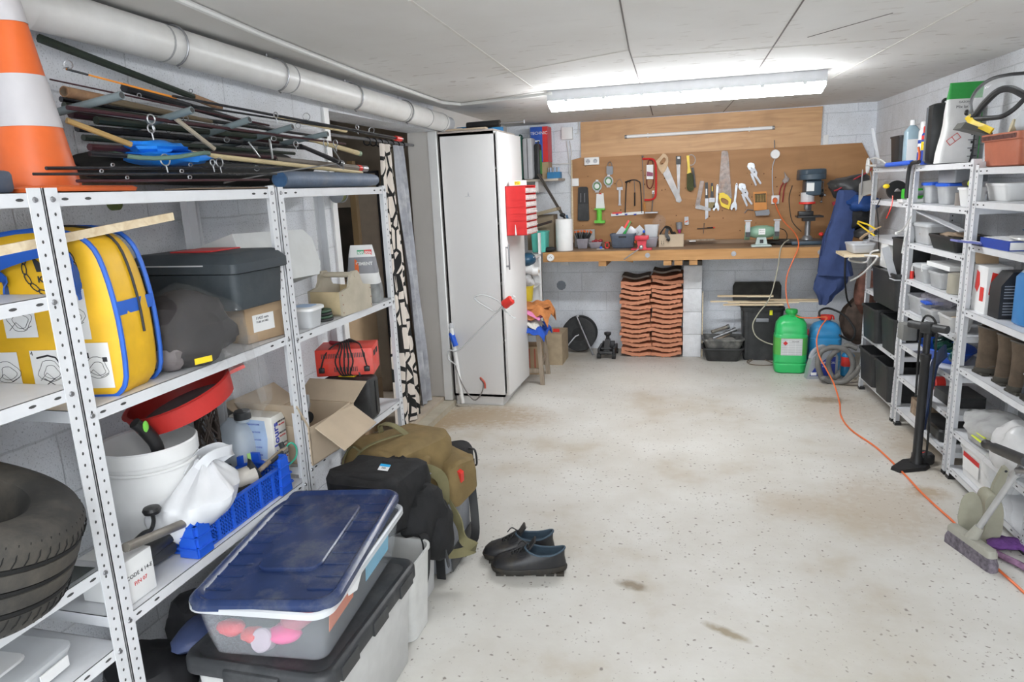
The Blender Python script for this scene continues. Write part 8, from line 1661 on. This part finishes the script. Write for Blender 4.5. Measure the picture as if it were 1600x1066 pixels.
# --- near right shelving
rtub('white tub on the second shelf of the near right shelving', .14, -.98, ZN[1], .16, .22, .085, WHP)
item('small_brown_block', 'little brown block on the second shelf of the near right shelving', 'block', .15, -1.25, ZN[1], [(0, 0), (.03, 0)], .03, .03, .002, MISCB)
t = RT('boxed_set', 'flat blue and white box at the front of the third near shelf', 'box', .14, -1.17, ZN[2], 0); b = MB(); b.box(-.13, .14, -.12, .17, .0, .045); b.obj('body', NAV, t); b = MB(); b.box(-.125, .12, -.1215, -.1205, .005, .04); b.box(-.12, .13, -.11, .16, .0455, .047); lb = b.obj('white_print', WHPAP, t); text('BILZEN', .028, TR(-.02, -.122, .022) @ XZ, GRNP, lb)
t = RT('blister_strip', 'violet-blue blister strip hanging over the third near shelf front', 'package', .0, -.95, ZN[2]+.01, 0); b = MB(); b.box(-.10, .06, -.07, .02, 0, .01, TR(ry=8)); b.obj('strip', mat('blister_violet', (.20, .22, .50), .3), t)
for k_ in (-.05, .0): b = MB(); b.box(k_, k_+.003, -.07, .02, .0101, .0125, TR(ry=8)); b.obj('white_line', WHPAP, t)
b = MB(); b.ell((0, 0, 0), (.06, .12, .03), 16, 8, nz=.6, seed=8); o = b.obj('work_glove', mat('glove_blue', (.05, .20, .42), .6, var=.3)); o.location = RWp(.18, -1.22, ZN[2]+.085); tag(o, 'blue and grey glove lying on the flat blue and white box', 'glove')
b = MB(); b.ell((0, 0, 0), (.05, .12, .012), 16, 6, nz=.4, seed=9); o = b.obj('clear_sleeve', mat('sleeve_pale', (.6, .6, .58), .3)); o.location = RWp(.06, -1.32, ZN[2]+.06); tag(o, 'pale wrapper in front of the blue and white box', 'wrapper')
t = RT('product_box', 'tall box printed with a red pressure machine on the fourth near shelf', 'box', .085, -.985, ZN[3], 0); b = MB(); b.box(-.05, .06, -.075, .075, 0, .235); b.obj('body', WHPAP, t)
b = MB(); Mx = TR(-.0508, 0, 0, rz=-90) @ XZ; b.prism([(-.05, .12), (-.02, .10), (.0, .14), (-.01, .20), (-.04, .21)], 0, .001, Mx); b.box(.01, .05, .06, .13, 0, .001, Mx); b.obj('red_print', REDP, t)
b = MB(); Mx2 = TR(0, -.0758, 0) @ XZ; b.prism([(-.04, .10), (-.01, .08), (.01, .10), (.0, .20), (-.03, .21)], 0, .001, Mx2); b.box(.005, .04, .06, .12, 0, .001, Mx2); b.obj('red_print', REDP, t)
b = MB(); b.box(.012, .05, .13, .15, 0, .0012, Mx2); b.obj('black_print', DKC, t); b = MB(); b.box(-.048, .058, .0, .09, 0, .003, TR(0, .075, .235, rx=70)); b.obj('flap', CARD, t)
t = RT('product_box', 'black printed box beside the one with the red machine', 'box', .14, -1.14, ZN[3], 0); b = MB(); b.prism([(-.10, 0), (.10, 0), (.10, .225), (-.055, .225), (-.10, .16)], -.055, .055, TR(0, 0, 0) @ XZ); b.obj('body', mat('box_black', (.02, .02, .022), .5), t)
b = MB()
for k_ in range(10): b.box(-.085, .06+.02*sin(k_*2), .02+k_*.014+(.01 if k_ > 4 else 0), .0255+k_*.014+(.01 if k_ > 4 else 0), .0552, .056, XZ)
b.obj('small_print', GRYP, t); b = MB(); b.box(.03, .075, .0, .03, .056, .0568, XZ); b.obj('barcode', WHPAP, t)
t = RT('jerrycan', 'large blue liquid container at the right edge of the fourth near shelf', 'canister', .15, -1.34, ZN[3], 0); b = MB(); b.rbox(.20, .19, [(0, .01), (.01, 0), (.22, 0), (.25, .02), (.27, .055), (.285, .06)], .07, n=7); b.obj('body', mat('liquid_blue', (.05, .22, .50), .25, var=.03), t); b = MB(); b.rbox(.202, .192, [(.235, .012), (.25, .02), (.27, .055), (.286, .06)], .07, n=7); b.obj('shoulder', mat('pale_blue_pl', (.40, .52, .62), .3), t)
# boots
BTL = mat('boot_brown', (.105, .075, .05), .8, var=.25, scale=14, bump=.4, dirt=(.06, .05, .04)); BTLI = mat('boot_lining', (.10, .09, .08), .85)
k_ = 0
for s_, tt, rz, lb in ((-.97, .10, 82, 'worn brown walking boot at the far end of the boot row'), (-1.06, .05, 96, 'worn brown walking boot, second from the far end of the boot row'), (-1.24, .06, 92, 'large worn brown walking boot in the middle of the boot row'), (-1.40, .05, 95, 'worn brown walking boot next to the dark trainer')):
    p_ = RWp(tt-.03, s_, ZN[4]+.001); b0 = shoe(lb, p_[:], math.degrees(RA)+rz-90+0, .235, L_=.27, W_=.12, leather=BTL, lining=BTLI, sole=mat('boot_sole', (.05, .045, .035), .7), laces=mat('lace_grey', (.14, .12, .10), .8), name='walking_boot', cat='boot')
p_ = RWp(.02, -1.52, ZN[4]+.001); shoe('dark trainer with a pale curved stripe at the near end of the boot row', p_[:], 0, .12, L_=.26, W_=.10, leather=mat('trainer_dark', (.03, .035, .045), .6, var=.2), lining=GRYP, name='trainer', cat='shoe')
# film bags and bucket
t = RT('plastic_bag', 'large clear bag with a yellow stripe on the sixth near shelf', 'bag', .13, -1.15, ZN[5], 0); b = MB(); b.ell((0, 0, .075), (.14, .25, .09), 24, 14, nz=.3, seed=3); b.obj('film', mat('film_thick', (.55, .55, .54), .2, var=.1, alpha=.75, bump=.6, bscale=9), t); b = MB(); b.tube([(-.135, -.02, .06), (-.13, -.08, .055), (-.12, -.14, .05)], .008, 6, flat=.4); b.tube([(-.13, -.04, .085), (-.12, -.12, .08)], .006, 6, flat=.4); b.obj('yellow_stripe', mat('lime_yellow', (.65, .75, .05), .4), t)
t = RT('plastic_bag', 'white bag with a red printed band at the near end of the sixth shelf', 'bag', .06, -1.50, ZN[5], 0); b = MB(); b.ell((0, 0, .10), (.11, .15, .13), 22, 13, nz=.3, seed=13); b.obj('film', mat('film_white', (.70, .70, .70), .25, var=.05, alpha=.92, bump=.6, bscale=9), t); b = MB(); b.prism([(-.03, .0), (.03, .01), (.03, .03), (-.03, .02)], 0, .002, TR(-.105, .03, .10, rz=-70) @ XZ); b.obj('red_band', REDP, t)
b = MB(); b.sheet(lambda u, v: (-.06-.03*sin(v*3)+.02*noise.noise((u*4, v*4, 1)), -.15+.3*u, .06-.26*v*(1-.4*u)), 12, 12, .0015); b.obj('film_tail', FILM, t)
t = RT('bucket', 'square white bucket with a red stripe label on the bottom near shelf', 'bucket', .12, -1.13, ZN[6], 0); b = MB(); b.tub(.20, .30, .165, r=.04, taper=.012, rim=.008); b.obj('body', WHP, t); b = MB(); b.rbox(.216, .316, [(.158, 0), (.172, 0), (.176, .01)], .045); b.obj('lid', WHP, t); b = MB(); b.box(-.09, .09, .05, .14, 0, .001, TR(-.101, 0, 0, rz=-90) @ XZ); lb = b.obj('label', WHPAP, t); b = MB(); b.box(-.09, .09, .115, .14, .0012, .002, TR(-.101, 0, 0, rz=-90) @ XZ); b.obj('red_stripe', RED, lb)
# ================================================================== FLOOR AT THE RIGHT
t = T('floor_pump', 'black bicycle floor pump with a gauge standing by the right shelving', 'pump', (1.225, 4.15, 0), -52)
b = MB(); b.loft([[(x, y, z) for x, y in pl] for z, pl in ((0, [(-.03, -.15), (.03, -.15), (.075, .0), (.06, .06), (-.06, .06), (-.075, .0)]), (.02, [(-.028, -.145), (.028, -.145), (.07, .0), (.055, .055), (-.055, .055), (-.07, .0)]))]); b.obj('foot', BLK, t)
b = MB(); b.lathe([(.055, .0), (.06, .01), (.06, .045), (.05, .055)], 26, TR(-.02, .10, 0)); g_ = b.obj('gauge', BLK, t); b = MB(); b.lathe([(.045, .056), (.045, .058)], 24, TR(-.02, .10, 0)); b.obj('dial', DKC, g_); b = MB(); b.prism([(-.005, 0), (.005, 0), (0, .035)], .058, .060, TR(-.02, .09, 0)); b.obj('red_needle', REDP, g_)
b = MB(); b.lathe([(.035, .02), (.03, .05), (.024, .07), (.024, .62), (.028, .63), (.028, .66), (.01, .67)], 20, TR(0, .02, 0)); b.obj('barrel', BLK, t)
b = MB(); b.cyl((0, .02, .66), (0, .02, .80), .007); b.cyl((0, .02, .64), (0, .02, .82), .018); b.obj('rod', BLK, t)
b = MB(); b.cyl((-.11, .02, .815), (.11, .02, .815), .022, n=14); b.box(-.03, .03, -.005, .045, .78, .84, r=.006); b.obj('handle', BLKD, t)
b = MB(); b.tube([(.02, .06, .03), (.035, .05, .10), (.04, .04, .4), (.045, .03, .75), (.03, .02, .86), (-.03, .02, .86), (-.05, .03, .70), (-.045, .03, .40)], .006, 8, k=5); b.obj('air_hose', RUB, t)
pq = PR(1414, 530, -.06); t = RT('clamp_bracket', 'square grey block clamped at the shelf post beside the pump handle', 'bracket', -.06, pq.y, pq.z, 0); b = MB(); b.box(-.03, .05, -.05, .05, 0, .10, r=.004); b.obj('block', mat('block_grey', (.20, .20, .19), .6), t)
t = T('luggage_strap', 'navy blue strap hanging from the shelving beside the pump', 'strap', (0, 0, 0)); b = MB(); b.ribbon([RWp(*PR(px, py, tt)) for px, py, tt in ((1478, 548, -.012), (1466, 560, -.02), (1459, 575, -.03), (1452, 610, -.03), (1444, 650, -.03), (1441, 667, -.03))], .075, .012, RY); b.obj('strap', mat('strap_navy', (.015, .03, .08), .7, var=.3), t)
# broom, dustpan, gloves
GBR = mat('broom_grey', (.35, .34, .29), .6, var=.05, dirt=(.5, .47, .4), dirt_amt=.4); BRI = mat('bristle_grey', (.16, .14, .165), .95, var=.35, scale=60, bump=.9, bscale=90)
hA, hB = P(1482, 845, z=.02), P(1546, 893, z=.02); hd = (hB-hA); ang = math.degrees(math.atan2(hd.y, hd.x)); mid = (hA+hB)/2; bl = hd.length+.02
t = T('broom', 'grey broom head with a metal handle standing on the floor beside the dustpan', 'broom', (mid.x+.02, mid.y+.035, 0), ang)
b = MB(); n = 12; b.loft([[(x*1.05, y*1.1-.004*sin(x*90), z) for x, y in rr(bl, .045, .02, 5)] for z in (.0, .03)]+[[(x, y, .065) for x, y in rr(bl-.015, .045, .02, 5)]]); b.obj('bristles', BRI, t)
b = MB(); b.loft([[(x, y, z) for x, y in rr(bl-k, .05-k*.3, .02, 5)] for z, k in ((.062, 0), (.08, .004), (.09, .02))]); b.obj('head', GBR, t)
hdw = P(1600, 722, x=1.285)-V(t.location); c_, s_ = cos(rad(-ang)), sin(rad(-ang)); top_ = V((hdw.x*c_-hdw.y*s_, hdw.x*s_+hdw.y*c_, hdw.z)); b0_ = V((0, 0, .085)); dd = top_-b0_
b = MB(); b.cyl(b0_, b0_+dd.normalized()*.07, .028, .018, n=16); b.obj('socket', GBR, t)
b = MB(); b.cyl(b0_+dd.normalized()*.05, top_+dd*.35, .0125, n=14); b.obj('handle', mat('aluminium', (.50, .50, .50), .35, .5), t, 'aluminium tube handle')
t = T('scooter_handlebar', 'black foam grip on a silver tube leaning by the near right shelving', 'handlebar', (0, 0, 0))
g0, g1 = P(1540, 694, x=1.22), P(1606, 722, x=1.17); b = MB(); b.lathe([(.018, 0), (.020, .004), (.020, .02), (.0165, .025), (.0165, .12), (.021, .13), (.022, (g1-g0).length)], 18, Matrix.Translation(g0) @ (g1-g0).to_track_quat('Z', 'Y').to_matrix().to_4x4()); b.obj('grip', BLK, t)
b = MB(); b.cyl(P(1590, 735, x=1.21), P(1612, 738, x=1.21), .012); b.cyl(P(1596, 722, x=1.215), P(1591, 742, x=1.215), .010); b.obj('clamp', STEEL, t)
DP = mat('dustpan_khaki', (.30, .29, .22), .55, var=.06, dirt=(.42, .40, .33), dirt_amt=.4)
yd = 3.30; o_ = P(1534, 835, y=yd); o_.z = .002; t = T('dustpan', 'khaki dustpan standing upright behind the broom', 'dustpan', o_[:], 0)
def dq(pts, y): return [(P(px, py, y=y).x-o_.x, max(P(px, py, y=y).z-.002, 0)) for px, py in pts]
lobe = [(1497, 818), (1500, 788), (1505, 776), (1515, 769), (1525, 771), (1532, 782), (1535, 800), (1531, 822), (1522, 838)]; body = [(1522, 838), (1531, 822), (1535, 800), (1532, 782), (1537, 769), (1548, 766), (1557, 775), (1562, 795), (1558, 828), (1545, 850), (1532, 852)]
b = MB(); lo = [(p.x, p.y) for p in smooth_pts([(x, z, 0) for x, z in dq(lobe, yd-.05)], 3, True)]; b.prism(lo, .05, .056, XZ); b.obj('side_wall', DP, t)
b = MB(); bd_ = [(p.x, p.y) for p in smooth_pts([(x, z, 0) for x, z in dq(body, yd)], 3, True)]; cx_ = sum(p[0] for p in bd_)/len(bd_); cz2 = sum(p[1] for p in bd_)/len(bd_)
b.loft([[(cx_+(x-cx_)*k, y, max(cz2+(z-cz2)*k, 0)) for x, z in bd_] for y, k in ((-.05, .96), (-.045, 1), (.03, 1), (.05, .95), (.06, .8))]); b.obj('pan', DP, t)
b = MB(); b.prism(dq([(1547, 770), (1552, 755), (1562, 737), (1566, 730), (1571, 728), (1575, 733), (1570, 750), (1561, 775)], yd), -.012, .012, XZ); b.obj('handle', DP, t)
b = MB(); c_ = dq([(1570, 735)], yd)[0]; b.cyl((c_[0], -.0125, c_[1]), (c_[0], -.0135, c_[1]), .006, n=10); b.obj('hanging_hole', DKC, t)
PUR = mat('glove_purple', (.14, .05, .22), .85, var=.2, bump=.6, bscale=80)
gl = P(1562, 852, z=.03); t = T('work_glove', 'purple glove lying on the floor under the near right shelving', 'glove', (gl.x+.03, gl.y+.03, .002), 20); b = MB(); b.ell((0, 0, .025), (.075, .05, .022), 16, 8, nz=.3, seed=2); b.obj('palm', PUR, t)
for k_ in range(4): b = MB(); b.tube([(.02+.012*k_, -.02, .025), (.03+.014*k_, -.07, .03), (.028+.012*k_, -.10-.005*k_, .018)], .011, 8, k=3); b.obj('finger', PUR, t)
gl = P(1580, 880, z=.01); t = T('work_glove', 'mauve stained glove lying nearer the camera than the purple one', 'glove', (gl.x, gl.y, .002), -60); b = MB(); b.tube([(.10, 0, .014), (.04, .005, .018), (-.03, 0, .018), (-.09, .01, .012)], .017, 10, k=4, flat=.8); b.obj('glove', mat('glove_mauve', (.22, .12, .20), .85, var=.4, scale=30), t)
